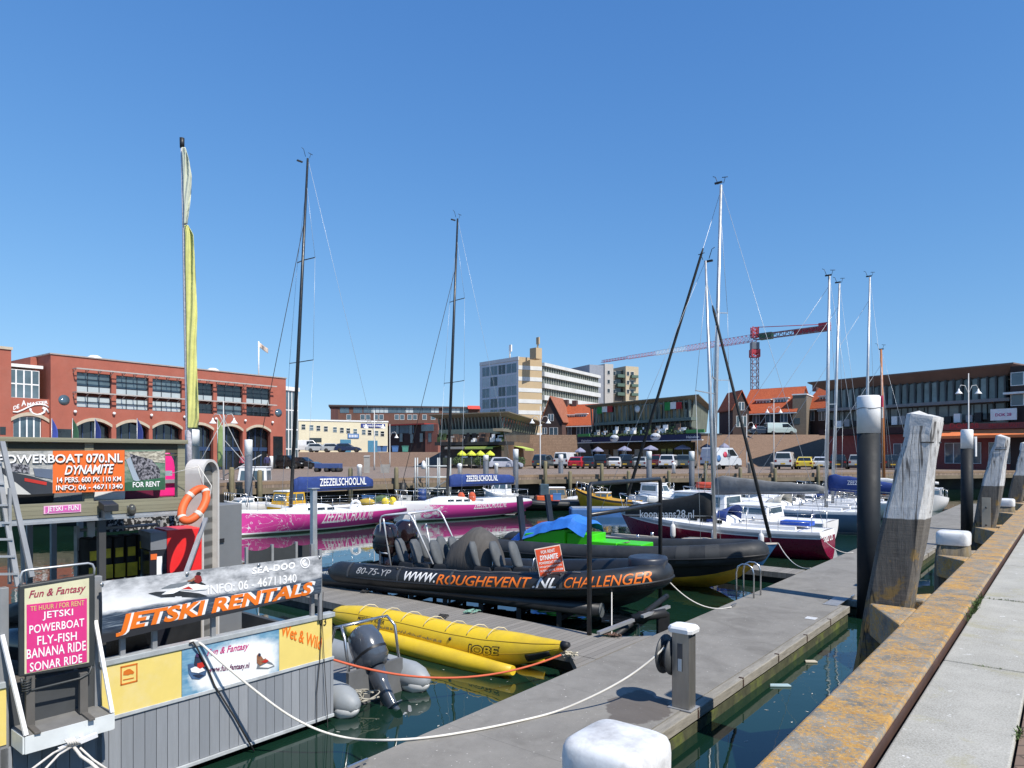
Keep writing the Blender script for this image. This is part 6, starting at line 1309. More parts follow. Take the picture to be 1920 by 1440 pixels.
mb = MB(); mb.tube([Vector(((.16+.004*(i % 7))*cos(i*.5), .165+.085*(i/90), zr_+(.16+.004*(i % 7))*sin(i*.5))) for i in range(90)], .014, 6); mb.build('wound_hose', BLACK, PD)
# ---- boarding ladder hoops on the jetty edge
a = at(1397, 1116, ZJ); lh = T('boarding_ladder', 'stainless boarding ladder with two hoops on the jetty edge', 'ladder', a, RU)
for y in (-.0,):
    for x in (-.22, .22): MB().tube([(x, -.28, 0), (x, -.28, .55), (x, -.24, .68), (x, -.14, .74), (x, -.02, .74), (x, .08, .68), (x, .12, .55), (x, .12, -.8)], .02, 8).build('hoop', STEEL, lh)
mb = MB()
for z in (-.15, -.45): mb.tube([(-.22, .12, z), (.22, .12, z)], .018, 8)
mb.each('rung', STEEL, lh)

# floating scraps on the water
R = random.Random(77); mb = MB()
for i in range(150):
    if i < 90: p = UV(R.uniform(2, 15), R.uniform(1.6, 3.4), .004)
    else: p = UV(R.uniform(5.5, 9), R.uniform(6.2, 9), .004)
    a = R.uniform(0, 6.28); l = R.uniform(.008, .035); d = Vector((cos(a), sin(a), 0)); e = Vector((-sin(a), cos(a), 0))*R.uniform(.3, .9); mb.poly([p-d*l, p+e*l*.6, p+d*l, p-e*l*.5])
mb.build('floating_debris', mat('foam_scrap', (.42, .42, .38, 1), .8, var=.5), None, kind='stuff')
for i, (px, py, l, lab) in enumerate(((1462, 1287, .16, 'pale blue plastic scrap floating beside the jetty float'), (1520, 1242, .10, 'beige scrap floating close to the mossy jetty float'))):
    p = at(px, py, .0); mb = MB(); mb.prism([p+Vector((-l, -.03, 0)), p+Vector((l, -.05, 0)), p+Vector((l*.9, .05, 0)), p+Vector((-l*.8, .05, 0))], (0, 0, .03)); mb.build('floating_scrap', mat('scrap_%d' % i, ((.35, .48, .52, 1), (.5, .46, .36, 1))[i], .7), None, lab, 'litter', bevel=.008)
mb = MB(); mb.box(WI['fr'].s(1478)-.0, WI['fr'].s(1478)+.9, -.3, .3, 0, .16)
q = onboat(WI, 1495, 0, .14); loose('cushion', 'bright blue cushion in the cockpit of the wine red boat', 'cushion', q, lambda b: b.box(-.5, .5, -.3, .3, 0, .14), mat('bright_blue', c(50, 100, 210, .8), .7), WI['root'].rotation_euler.z)
# ================================================================ far quay and the town
ZG = ZQ
def gz(Y): return ZG
BR = c(140, 112, 95, .62)
EDGE = [Vector((-70, 30, 0)), at(330, 915, ZQ), at(420, 905.5, ZQ), at(720, 897.5, ZQ), at(900, 893, ZQ), at(1000, 890.5, ZQ), at(1500, 887, ZQ), at(1920, 882.5, ZQ), Vector((90, 78, 0))]
for e in EDGE: e.z = 1.3
PAV2 = m_bricks('far_paving', c(165, 146, 130, .74), c(146, 128, 114, .7), c(112, 98, 88, .6), (2.5, 2.5, 2.5))
MB().prism([Vector((e.x, e.y+.02, 1.3)) for e in EDGE]+[Vector((700, 420, 1.3)), Vector((-700, 420, 1.3)), Vector((-500, 30, 1.3))], (0, 0, ZQ-1.3)).build('far_quay', PAV2, kind='structure')
mb = MB()
for a, b in zip(EDGE, EDGE[1:]): mb.prism([Vector((a.x, a.y, ZQ-.18)), Vector((b.x, b.y, ZQ-.18)), Vector((b.x, b.y+.5, ZQ-.18)), Vector((a.x, a.y+.5, ZQ-.18))], (0, 0, .20))
mb.build('far_quay_kerb', mat('kerb_wood', c(165, 140, 115, .6), .85, var=.25, sc=1), kind='structure')
mb = MB()
for a, b in zip(EDGE, EDGE[1:]): mb.prism([Vector((a.x, a.y-.25, 1.18)), Vector((b.x, b.y-.25, 1.18)), Vector((b.x, b.y-.05, 1.18)), Vector((a.x, a.y-.05, 1.18))], (0, 0, .36))
mb.build('fender_beam', mat('fender_wood', c(150, 135, 112, .55), .85, var=.3, sc=1), None, 'long timber fender beam below the edge of the far quay', 'beam')
mb = MB()
for a, b in zip(EDGE, EDGE[1:]): mb.prism([Vector((a.x, a.y+1.2, -1)), Vector((b.x, b.y+1.2, -1)), Vector((b.x, b.y+1.4, -1)), Vector((a.x, a.y+1.4, -1))], (0, 0, 2.28))
mb.build('far_quay_wall', mat('dark_quay_wall', (.02, .02, .018, 1), .9, var=.5, sc=.8, dirt=(.05, .06, .02, 1), da=.8), None, 'dark mossy far quay wall behind the moored boats', 'wall')
def edge_at(px):
    dx = (px-CX)/F
    for a, b in zip(EDGE, EDGE[1:]):
        ra, rb = a.x/a.y, b.x/b.y
        if ra <= dx <= rb:
            t = (a.x-dx*a.y)/((dx*(b.y-a.y))-(b.x-a.x)); return a.lerp(b, t)
    return EDGE[-1]
# fender piles along the quay face
FPM = mat('fender_pile_wood', c(150, 140, 110, .6), .85, var=.35, sc=1.5, stretch=(4, 4, 1), dirt=(.07, .10, .02, 1), da=.7)
R = random.Random(2)
for i, (px, hh) in enumerate(((440, 1.5), (492, 1.2), (660, 1.3), (745, 1.3), (1022, 1.9), (1068, .55), (1127, 1.55), (1177, .55), (1252, .55), (1320, 1.5), (1385, .9), (1450, .8), (1530, 1.2))):
    e = edge_at(px); r_ = T('fender_pile', ('pale timber fender pile standing against the far quay face below the ' + ('red building', 'red building corner', 'blue trailer', 'paved slope', 'tall lamp post', 'row of parked cars', 'black estate car', 'white estate car', 'dark red car', 'sign written van', 'brown retaining wall', 'white van', 'yellow car')[i]), 'pile', (e.x, e.y-.45, -.8), 0, 'timber fender piles of the far quay')
    MB().lathe([(.16, 0), (.16, ZQ+.8+hh*.62-.12), (.10, ZQ+.8+hh*.62), (0, ZQ+.8+hh*.62)], 10).build('shaft', FPM, r_)
# upper terraces (dike) behind the quay
DIKE = m_bricks('dike_brick', c(160, 132, 110, .66), c(140, 114, 95, .62), c(110, 86, 70, .5), (5, 5, 5))
def terrace(name, px0, px1, Yf, Yc, zt, px0c=None, px1c=None):
    a, b = dp(px0, 855, Yf), dp(px1, 855, Yf); c0, c1 = dp(px0c or px0, 855, Yc), dp(px1c or px1, 855, Yc)
    bk0, bk1 = dp(px0c or px0, 855, 420), dp(px1c or px1, 855, 420)
    f = lambda p, z: Vector((p.x, p.y, z)); z0 = ZG-.2
    v = [f(a, z0), f(b, z0), f(c1, zt), f(c0, zt), f(bk0, zt), f(bk1, zt), f(bk0, z0), f(bk1, z0)]
    mb = MB(); mb.v = v
    for q in ((0, 1, 2, 3), (3, 2, 5, 4), (0, 3, 4, 6), (1, 7, 5, 2), (6, 4, 5, 7)): mb.face(q)
    return mb.build(name, DIKE, kind='structure')
terrace('dike_slope', 526, 850, 104, 113, 4.15)
terrace('dike_terrace', 985, 1350, 111, 113, 6.95)
terrace('dike_ramp', 1290, 1600, 104, 113.5, 7.0, 1348, 1600)
# ---- building helpers
def frame(px0, Y0, px1, Y1, zb):
    return Fr.two(dp(px0, 855, Y0).xy, dp(px1, 855, Y1).xy, zb)
def bld(name, label, fr): return T(name, label, 'building', fr.loc, fr.a)
def pbox(fr, xa, ya, xb, yb, y0, y1, mb=None, zlev=None):
    """box spanning two pixel corners (upper left, lower right) of the facade plane at depth y0"""
    mb = mb or MB(); s0, z1 = fr.sz(xa, ya, y0); s1, z0 = fr.sz(xb, yb, y0); return mb.box(min(s0, s1), max(s0, s1), y0, y1, min(z0, z1), max(z0, z1))
def window(fr, par, s0, s1, z0, z1, y=0.0, nx=2, nz=1, fm=None, gm=None, fw=.07, deep=.06, label=None, name='window'):
    mb = MB(); fm = fm or WHITE
    for i in range(nx+1): x = lerp(s0, s1, i/nx); mb.box(max(x-fw/2, s0), min(x+fw/2, s1), y-.03, y+deep, z0, z1)
    for j in range(nz+1): z = lerp(z0, z1, j/nz); mb.box(s0, s1, y-.028, y+deep-.002, max(z-fw/2, z0), min(z+fw/2, z1))
    w_ = mb.build(name, fm, par, label); MB().box(s0+.005, s1-.005, y+.0, y+.01, z0+.005, z1-.005).build('pane', gm or GLASSB, w_); return w_
# ---- red building with arches
REDP_ = mat('red_render', c(188, 108, 90, .68), .85, var=.10, sc=.8, dirt=(.36, .18, .14, 1), da=.25)
rf = frame(95, 66.5, 536, 87.6, ZG); rb = bld('red_building', 'long red building with white rimmed arches and two floors of ribbon windows', rf)
S0, S1 = 0.0, rf.s(536); ztop = rf.sz(95, 664)[1]; D_ = 14
bays = [(144, 209), (218, 279), (286, 341), (349, 400), (407, 455), (462, 507)]
bx = [(rf.s(a), rf.s(b)) for a, b in bays]
arch_top = rf.sz(170, 789)[1]; arch_spring = rf.sz(145, 795)[1]-.25; wtop = rf.sz(144, 697)[1]; wbot = rf.sz(144, 763)[1]; midz = (rf.sz(144, 736)[1], rf.sz(144, 741)[1])
mb = MB(); t = .5
# facade pieces: piers, spandrels and arches
xs = [S0]+[v for b in bx for v in b]+[S1]
for i in range(0, len(xs), 2): mb.box(xs[i], xs[i+1], 0, t, 0, ztop)
for a, b in bx:
    mb.box(a, b, 0, t, wtop, ztop)
    n = 10; top = []
    for k in range(n+1):
        x = lerp(a, b, k/n); top.append((x, arch_spring+(arch_top-arch_spring)*(1-(2*k/n-1)**2)))
    for (p, q) in zip(top, top[1:]): mb.prism([(p[0], 0, p[1]), (q[0], 0, q[1]), (q[0], 0, wbot), (p[0], 0, wbot)], (0, t, 0))
mb.box(S0, S1, t+.6, D_, 0, ztop-.01).box(S0, S0+.4, t, D_, 0, ztop-.005).box(S1-.4, S1, t, D_, 0, ztop-.005)
mb.build('wall', REDP_, rb)
MB().box(S0-.1, S1+.1, -.1, D_+.1, ztop, ztop+.12).build('roof_edge', mat('roof_edge_grey', (.35, .30, .28, 1), .6), rb)
DKFR = mat('dark_window_frame', (.03, .04, .055, 1), .4)
BLIND = mat('pale_glass', (.42, .48, .50, 1), .12, var=.12, sc=.5)
MIDGL = mat('mid_glass', (.10, .145, .17, 1), .06, var=.5, sc=.35, spec=.9)
for i, (a, b) in enumerate(bx):
    gmt = (MIDGL, MIDGL, MIDGL, GLASS, GLASS, GLASS)[i]; gml = (BLIND, BLIND, BLIND, GLASS, MIDGL, GLASS)[i]
    window(rf, rb, a, b, midz[0]+.05, wtop, t*.55, 3, 3, DKFR, gmt, .09)
    zm = lerp(midz[0], wtop, .36); MB().box(a+.05, b-.05, t*.54-.012, t*.54-.002, midz[0]+.1, zm).build('pale_band', BLIND, rb)
    window(rf, rb, a, b, wbot, midz[1]-.05, t*.55, 3, 2, DKFR, gml, .09)
    n = 12; mo = []; mi = []
    for k in range(n+1):
        x = lerp(a-.05, b+.05, k/n); z = arch_spring+(arch_top-arch_spring)*(1-(2*k/n-1)**2); mi.append(Vector((x, -.09, z))); mo.append(Vector((x, -.09, z+.30)))
    m2 = MB(); [m2.prism([mi[k], mi[k+1], mo[k+1], mo[k]], (0, .15, 0)) for k in range(n)]; m2.build('arch_rim', mat('cream_rim', c(220, 205, 182, .66), .7), rb)
    g = MB(); g.box(a, b, t+.3, t+.32, 0, arch_top); ag = g.build('arch_glazing', GLASS, rb); m2 = MB()
    for k in range(1, 4): x = lerp(a, b, k/4); m2.box(x-.05, x+.05, t+.22, t+.299, 0, arch_top)
    z_ = arch_top*.5; m2.box(a, b, t+.2, t+.298, z_-.35, z_+.1); m2.build('glazing_bar', mat('navy_bar', (.02, .045, .11, 1), .5), ag)
for z in (wtop+.25, midz[0]-.0):
    m2 = MB(); x0, x1 = bx[0][0]-.35, bx[-1][1]+.3; m2.box(x0, x1, -.95, -.85, z-.06, z+.06); m2.box(x0, x1, -.55, -.48, z-.04, z+.0)
    x = x0
    while x <= x1: m2.box(x-.04, x+.04, -.86, 0, z-.05, z+.05); m2.bar((x, -.85, z), (x, 0, z-.4), .05); x += 1.15
    m2.build('sun_shelf', mat('shelf_grey', (.40, .37, .35, 1), .6), rb)
for px, py in ((120, 750), (522, 774)):
    s_, z_ = rf.sz(px, py); MB().lathe([(0, -.03), (.50, -.03), (.50, .02), (0, .02)], 18, (s_, 0, z_), 'y').build('round_window', GLASSB, rb)
m2 = MB(); s0, z1 = rf.sz(512, 818); s1, z0 = rf.sz(530, 855); m2.box(s0, s1, -.02, .02, 0, z1); m2.build('side_door', GLASS, rb); m2 = MB(); s0, z1 = rf.sz(107, 804); s1, z0 = rf.sz(134, 822); m2.box(s0, s1, -.02, .02, 0, z1); m2.build('side_door', GLASS, rb)
for i, px in enumerate((140, 213, 283, 345, 404, 459, 510)): s_, z_ = rf.sz(px, lerp(772, 792, i/6)); MB().ball((s_, -.14, z_), .16, 8, 6).build('wall_lamp', WHITE, rb)
for px in (177, 399): s_ = rf.s(px, 3); MB().rings([[Vector((s_+w*.9*cos(a), 3+w*.9*sin(a), ztop+.1+h_)) for a in [2*pi*j/12 for j in range(12)]] for w, h_ in ((1, 0), (.8, .4), (.4, .62))]).build('roof_dome', WHITE, rb)
# left wing of it: recessed glass front and tower end
lf_ = frame(-40, 62, 95, 66.5, ZG); lw = bld('red_corner_wing', 'red corner wing with white lettering and glazed stair left of the arches', lf_)
a, b = lf_.s(21), lf_.s(96); zt1 = lf_.sz(10, 655)[1]; zl = lf_.sz(50, 746)[1]; za_ = lf_.sz(50, 780)[1]
mb = MB(); mb.box(lf_.s(-40), a, 0, 8, 0, zt1); mb.box(a, b, .3, .7, za_, zl); mb.box(a, a+.25, .3, .7, 0, za_); mb.box(lf_.s(80), b, .3, .7, 0, za_); mb.box(lf_.s(81), lf_.s(93.5), 3.2, 9, zl, lf_.sz(95, 664)[1]-.05); mb.build('wall', REDP_, lw)
MB().box(lf_.s(-40), a+.1, -.1, 8, zt1, zt1+.25).build('roof_edge', mat('cream_rim', c(220, 205, 182, .66), .7), lw)
window(lf_, lw, a+.02, lf_.s(80.5), zl, lf_.sz(50, 692)[1], .9, 4, 2, WHITE, MIDGL, .12); pbox(lf_, 21, 681, 81, 692, .8, 8).build('white_roof', WHITE, lw)
window(lf_, lw, a+.25, lf_.s(80), .3, za_-.02, .5, 4, 2, WHITE, GLASSB, .12)
n = 12; m2 = MB()
for k in range(n):
    f = lambda j: Vector((lerp(a, lf_.s(94), j/n), .18, za_-.55+.6*(1-(2*j/n-1)**2))); m2.prism([f(k), f(k+1), f(k+1)+Vector((0, 0, .32)), f(k)+Vector((0, 0, .32))], (0, .1, 0))
m2.build('arch_rim', mat('cream_rim', c(220, 205, 182, .66), .7), lw)
for txt, q in (('DE', (25, 762, 769, 36, 757, 765)), ('A', (40, 751, 762, 49, 750, 760)), ('MASTER', (51, 755, 762, 90, 751, 757))): letters('lettering', txt, lf_.quad(*q, .27), TEXTW, lw, .03)
m2 = MB(); Q = lambda px, py: Vector((lambda t_, z_: (t_, .25, z_))(*lf_.sz(px, py, .25)))
m2.tube([Q(24, 772), Q(32, 773), Q(42, 769), Q(52, 764), Q(64, 759), Q(76, 758), Q(86, 760), Q(91, 764)], .07, 6); m2.tube([Q(57+0, 766), Q(57, 770), Q(61, 775), Q(68, 778), Q(76, 777), Q(83, 773), Q(84, 768), Q(80, 765)], .10, 6); m2.tube([Q(80, 764), Q(87, 767), Q(91, 774)], .09, 6)
m2.build('eye_emblem', TEXTW, lw); pbox(lf_, 0, 800, 11, 815, -.03, .02).build('low_window', GLASS, lw)
# glass stair at the right end
gf = frame(537, 89, 561, 91, ZG); gs = bld('glass_stair', 'narrow white framed glass stair tower at the right end of the red building', gf)
z = gf.sz(550, 733)[1]; MB().box(0, gf.s(561), .3, 4, 0, z-.3).build('wall', MIDGL, gs); window(gf, gs, 0, gf.s(561), 0, z, .2, 4, 4, WHITE, MIDGL, .14); MB().box(-.1, gf.s(561)+.1, .0, 4.1, z, z+.5).build('roof', WHITE, gs)
# ---- beige warehouse
wf = frame(560, 118, 727, 124, 4.1); wh = bld('beige_warehouse', 'low beige warehouse with blue doors and a blue sign on the dike', wf)
zt_ = wf.sz(560, 786)[1]; Wd = wf.s(727)
MB().box(0, Wd, 0, 12, 0, zt_-.25).build('wall', mat('beige_wall', c(236, 226, 196, .82), .85, var=.08, sc=.4, dirt=(.45, .42, .36, 1), da=.3), wh); MB().box(-.1, Wd+.1, -.1, 12.1, zt_-.25, zt_).build('roof_edge', WHITE, wh)
for px in (569, 584, 597, 611, 628, 641, 653, 666, 682, 693, 706, 717): s_, z_ = wf.sz(px, lerp(796, 809, (px-569)/148)); window(wf, wh, s_-.34, s_+.34, z_-.85, z_+.05, -.03, 1, 2, WHITE, GLASS if px % 2 else MIDGL, .06, .03)
sg_ = pbox(wf, 677, 794, 722, 802, -.12, -.03).build('sign_board', mat('sign_blue', c(45, 65, 150, .75), .5), wh); q = wf.quad(680, 795.5, 800, 719, 796.5, 801, -.13); R = random.Random(8); m2 = MB(); x = .02
while x < .98:
    w_ = R.uniform(.018, .04); h0 = .2 if R.random() < .7 else 0; p = [q(x, h0), q(x+w_, h0), q(x+w_, .8), q(x, .8)]; m2.poly(p); x += w_+.015
m2.build('lettering', TEXTW, sg_)
s2_ = pbox(wf, 652, 813, 673, 822, -.1, -.03).build('sign_board', mat('sign_sky', c(70, 130, 195, .75), .5), wh); q = wf.quad(654, 815, 820, 671, 815, 820, -.11); m2 = MB()
for i in range(6): m2.poly([q(i/6+.02, 0), q(i/6+.12, 0), q(i/6+.12, 1), q(i/6+.02, 1)])
m2.build('lettering', TEXTW, s2_)
for a, b, yt in ((638, 658, 824), (690, 708, 826)): pbox(wf, a, yt, b, 850, -.06, .0).build('roller_door', mat('door_blue', c(85, 150, 185, .7), .5), wh)
pbox(wf, 580, 821, 603, 829, -.05, .0).build('dark_window', GLASS, wh)
# ---- long brown brick flats
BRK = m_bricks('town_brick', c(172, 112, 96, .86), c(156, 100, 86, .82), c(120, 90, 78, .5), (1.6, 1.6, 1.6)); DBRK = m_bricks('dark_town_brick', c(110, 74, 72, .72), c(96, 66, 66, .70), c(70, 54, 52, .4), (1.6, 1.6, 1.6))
bf = frame(620, 172, 900, 180, 4.1); bb = bld('brick_flats', 'long brown brick block of flats behind the beige warehouse', bf)
zt_ = bf.sz(620, 759)[1]; Wd = bf.s(900); MB().box(0, Wd, 0, 12, 0, zt_-.4).build('wall', BRK, bb); MB().box(-.5, Wd, -.5, 12, zt_-.4, zt_).build('roof', mat('dark_eave', (.06, .045, .045, 1), .7), bb)
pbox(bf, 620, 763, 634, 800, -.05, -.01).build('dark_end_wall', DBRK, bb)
R = random.Random(3)
for i, px in enumerate((646, 671, 690, 704, 720, 736, 753, 767, 783, 800, 815, 838, 855, 870)): s_, z_ = bf.sz(px, 767.5); window(bf, bb, s_-1.1, s_+1.1, z_-.9, z_+.45, -.03, 2, 1, mat('blue_grey_frame', c(95, 125, 150, .6), .6), GLASSB if R.random() < .6 else BLIND, .12, .02)
for px in (654, 680, 690, 705, 715, 744, 754, 768, 778, 796, 812): s_, z_ = bf.sz(px, 781); window(bf, bb, s_-.55, s_+.55, z_-.8, z_+.5, -.03, 1, 1, WHITE, GLASSB, .12, .02)
m2 = MB(); s_, z_ = bf.sz(889, 764.5, -.6); m2.prism([(s_-1.7, -.1, z_+.5), (s_+1.5, -.1, z_+.5), (s_+1.5, -1.4, z_-.4), (s_-1.7, -1.4, z_-.4)], (0, 0, .06)); m2.build('awning', mat('awning_red', c(215, 80, 65, .75), .7), bb)
df = frame(727, 150, 822, 141, 4.1); db = bld('dark_brick_block', 'dark brick block with blue glass bays and a red roof edge', df)
zt_ = df.sz(727, 796)[1]; Wd = df.s(822); xm_ = df.s(798); MB().box(0, xm_, 0, 10, 0, zt_-.3).build('wall', DBRK, db); MB().box(xm_, Wd, -.1, 10, 0, zt_-.3).build('painted_sunlit_wall', BRK, db)  # lighter brick paints the sunlit look of the right end
m2 = MB(); m2.box(-.3, xm_+.4, -.8, 10, zt_-.3, zt_-.05); m2.build('red_roof_edge', mat('roof_red', c(190, 65, 55, .6), .6), db)
pbox(df, 730, 797.5, 776, 812, -.06, -.01).build('glass_bay', mat('navy_glass', (.03, .06, .10, 1), .08, var=.6, sc=.6), db); pbox(df, 790, 796, 812, 808, -.3, .1).build('glass_bay', GLASSB, db)
for px, py in ((752, 820), (772, 822), (790, 820), (806, 820), (770, 805), (745, 805)): s_, z_ = df.sz(px, py, -.12); window(df, db, s_-.5, s_+.5, z_-1.0, z_+.9, -.12, 1, 1, mat('brown_frame', (.05, .03, .03, 1), .6), GLASSB, .1, .02)
# ---- glass pavilions
CONC = mat('pavilion_grey', c(140, 132, 120, .55), .7, var=.1); DKG = mat('dark_glazing', (.07, .078, .075, 1), .10, var=.6, sc=.5, spec=.7); TAN = mat('tan_soffit', c(158, 150, 130, .62), .7, var=.12)
def pavilion(name, label, corner, leftp, rightp, zb, roof_c, roof_l, roof_r, eave, floors, mull, panelm=None):
    """two glazed faces meeting at a corner; all given as (pixel, depth)"""
    root = T(name, label, 'building', dp(corner[0], 855, corner[1]).xy.to_3d()+Vector((0, 0, zb)), 0)
    o = root.location; P_ = [dp(leftp[0], 855, leftp[1]), dp(corner[0], 855, corner[1]), dp(rightp[0], 855, rightp[1])]
    P_ = [Vector((p.x-o.x, p.y-o.y, 0)) for p in P_]; bk = P_[0]+(P_[2]-P_[1])
    zt_ = H+(HY-roof_c)*corner[1]/F-zb; ze = H+(HY-eave)*corner[1]/F-zb
    up = Vector((0, 0, 1)); out1 = ((P_[1]-P_[2]).normalized()); out2 = ((P_[1]-P_[0]).normalized())
    poly = [P_[0], P_[1], P_[2], bk]
    MB().prism(poly, (0, 0, ze)).build('glazed_body', DKG, root)
    ov = 1.5
    rp = [P_[0]-out2*ov+out1*ov, P_[1]+out2*ov+out1*ov, P_[2]+out2*ov-out1*ov, bk-out2*ov-out1*ov]
    mb = MB(); lo = [p.lerp(q, .25)+up*(ze+.02) for p, q in zip(poly, rp)]; hi = [p+up*(zt_) for p in rp]; top = [p+up*(zt_+.12) for p in rp]
    mb.rings([lo, hi, top], True, True, False); mb.build('overhanging_roof', TAN, root)
    mb = MB()
    for a, b in ((P_[0], P_[1]), (P_[1], P_[2])):
        n = mull if a is P_[0] else int(mull*.8); nn = Vector((b.y-a.y, -(b.x-a.x), 0)).normalized()
        for i in range(n+1): p = a.lerp(b, i/n)+nn*.1; mb.bar(p+up*(floors[0]), p+up*(ze+.1)+nn*.35, .16, .22)
    mb.each('raking_mullion', mat('mullion_green_grey', c(140, 148, 136, .7), .6, var=.3, sc=.5), root)
    return root, P_, ze, zt_, o
pvA, PA, zeA, ztA, oA = pavilion('glass_pavilion', 'glass pavilion with a wide overhanging roof and lime green awnings', (940, 92), (826, 97), (1004, 118), ZG, 775, 0, 0, 782, (5.2, 8), 18)
pA = Fr.two((oA.x+PA[0].x, oA.y+PA[0].y), (oA.x+PA[1].x, oA.y+PA[1].y), ZG)
def onf(fr, root, name, xa, ya, xb, yb, y0, y1, m, rz=None):
    """box on the facade frame fr, expressed in the root's space"""
    s0, z1 = fr.sz(xa, ya, y0); s1, z0 = fr.sz(xb, yb, y0); mb = MB(); mb.box(min(s0, s1), max(s0, s1), y0, y1, min(z0, z1), max(z0, z1))
    mb.v = [fr.w(v.x, v.y, v.z)-root.location for v in mb.v]; return mb.build(name, m, root)
def pavilion_detail(fr, root, xl, xr, yband, yfas, tag_=None):
    onf(fr, root, 'balcony_band', xl, yband[0], xr, yband[1], -1.6, -.1, CONC)
    return
onf(pA, pvA, 'balcony_band', 822, 806, 946, 813, -1.0, 0, mat('band_green_grey', c(115, 130, 122, .7), .6)); onf(pA, pvA, 'terrace_slab', 815, 829, 948, 834, -2.2, 0, mat('dark_slab', (.03, .03, .03, 1), .7)); onf(pA, pvA, 'painted_shade_gap', 820, 814, 945, 829, -.12, -.02, mat('painted_shade', (.012, .014, .014, 1), .2))  # near black strip paints the shade under the balcony band
pA2 = Fr.two((oA.x+PA[1].x, oA.y+PA[1].y), (oA.x+PA[2].x, oA.y+PA[2].y), ZG)
onf(pA2, pvA, 'balcony_band', 942, 803, 960, 811, -1.2, 0, TAN); onf(pA2, pvA, 'stair_wall', 961, 828, 1004, 872, -.6, 0, DIKE)
LIME = mat('lime_awning', c(205, 225, 115, .75), .75)
def awning(fr, root, xa, xb, yt, yb, out, m):
    s0, z1 = fr.sz(xa, yt, -.2); s1, _ = fr.sz(xb, yt, -.2); z0 = fr.sz((xa+xb)/2, yb, -out)[1]
    v = [Vector((s0, -.2, z1)), Vector((s1, -.2, z1)), Vector((s1, -out, z0+.25)), Vector((s0, -out, z0+.25)), Vector((s1, -out, z0)), Vector((s0, -out, z0))]
    v = [fr.w(p.x, p.y, p.z)-root.location for p in v]; mb = MB(); mb.poly(v[:4]); mb.poly([v[3], v[2], v[4], v[5]]); return mb.build('awning', m, root, solid=.04)
awning(pA, pvA, 853, 888, 836, 842, 2.6, mat('grey_awning', c(175, 175, 170, .7), .75)); awning(pA, pvA, 890, 942, 835.5, 842, 2.6, LIME); awning(pA2, pvA, 958, 976, 835, 844, 2.2, LIME)
onf(pA, pvA, 'terrace_screen', 830, 858, 945, 872, -3.2, -3.1, mat('screen_green', (.06, .075, .05, 1), .7, var=.6, sc=1.2))
pvB, PB, zeB, ztB, oB = pavilion('glass_pavilion', 'glass pavilion hung with two green white and red flags over a navy sign band', (1296, 95), (1112, 112.5), (1322, 118), ZG, 744, 0, 0, 750, (5.6, 8), 22)
pB = Fr.two((oB.x+PB[0].x, oB.y+PB[0].y), (oB.x+PB[1].x, oB.y+PB[1].y), ZG)
R = random.Random(12)
for i in range(16):
    xa = lerp(1120, 1286, i/16)+R.uniform(0, 3); dy = lerp(6, 0, i/16)
    onf(pB, pvB, 'curtain', xa, 757+dy, xa+R.uniform(4, 7), 788+dy, -.06, -.02, mat('curtain_tan', c(190, 165, 122, .8), .8, var=.35, sc=.8))
def pband(name, ya, yb, xl, xr, y0, y1, m):     # band level in space, photo rows given at the corner
    s0, s1 = pB.s(xl, y0), pB.s(xr, y0); Yc = oB.y+PB[1].y; z1, z0 = H+(HY-ya)*Yc/F-ZG, H+(HY-yb)*Yc/F-ZG
    mb = MB(); mb.box(s0, s1, y0, y1, z0, z1); mb.v = [pB.w(v.x, v.y, v.z)-pvB.location for v in mb.v]; return mb.build(name, m, pvB), (s0, s1, z0, z1)
pband('balcony_band', 783, 789, 1114, 1296, -1.3, 0, mat('band_green_grey', c(115, 130, 122, .7), .6))
pband('painted_shade_gap', 789, 812, 1112, 1296, -.12, -.02, mat('painted_shade', (.012, .014, .014, 1), .2))  # shade below the balcony put in as a near black strip
pband('terrace_deck', 815, 818, 1085, 1312, -4.2, 0, mat('dark_slab', (.03, .03, .03, 1), .7))
nb, (s0, s1, z0, z1) = pband('sign_band', 816.5, 826, 1084, 1313, -4.4, -4.25, mat('navy_fascia', c(40, 48, 95, .6), .6))
pband('white_edge', 826.3, 827.6, 1082, 1316, -4.5, -4.2, WHITE); pband('painted_lower_shade', 829, 872, 1100, 1300, -.5, -.1, mat('painted_shade', (.012, .014, .014, 1), .2))  # near black sheet paints the shade beneath the terrace deck
def ptext(txt, xa, xb, ya, yb, y, m, b=.01): 
    f = pB.quad(xa, ya, yb, xb, ya-(xb-xa)*.035, yb-(xb-xa)*.035, y); return letters('lettering', txt, lambda x, q_: pB.w(*f(x, q_))-pvB.location, m, nb, b)
ptext('Heineken', 1090, 1109, 824.5, 828.5, -4.42, TEXTW); ptext('Heineken', 1287, 1311, 817, 822, -4.42, TEXTW)
for px, py in ((1151.5, 822), (1228.5, 819)):
    s_, z_ = pB.sz(px, py, -4.46); mb = MB(); mb.lathe([(0, 0), (.95, 0), (.95, .04), (0, .04)], 20, (0, 0, 0), 'y'); mb.v = [pB.w(s_+v.x, -4.46+v.y, z_+v.z*.55)-pvB.location for v in mb.v]; pl_ = mb.build('oval_sign', WHITE, pvB)
    f = pB.quad(px-9, py-1.5, py+2, px+9, py-2.2, py+1.4, -4.48); letters('lettering', 'SIMONIS', lambda x, q_: pB.w(*f(x, q_))-pvB.location, mat('navy_lettering', (.02, .03, .09, 1), .6), pl_, .02)
GRN = mat('banner_green', c(40, 160, 75, .7), .7)
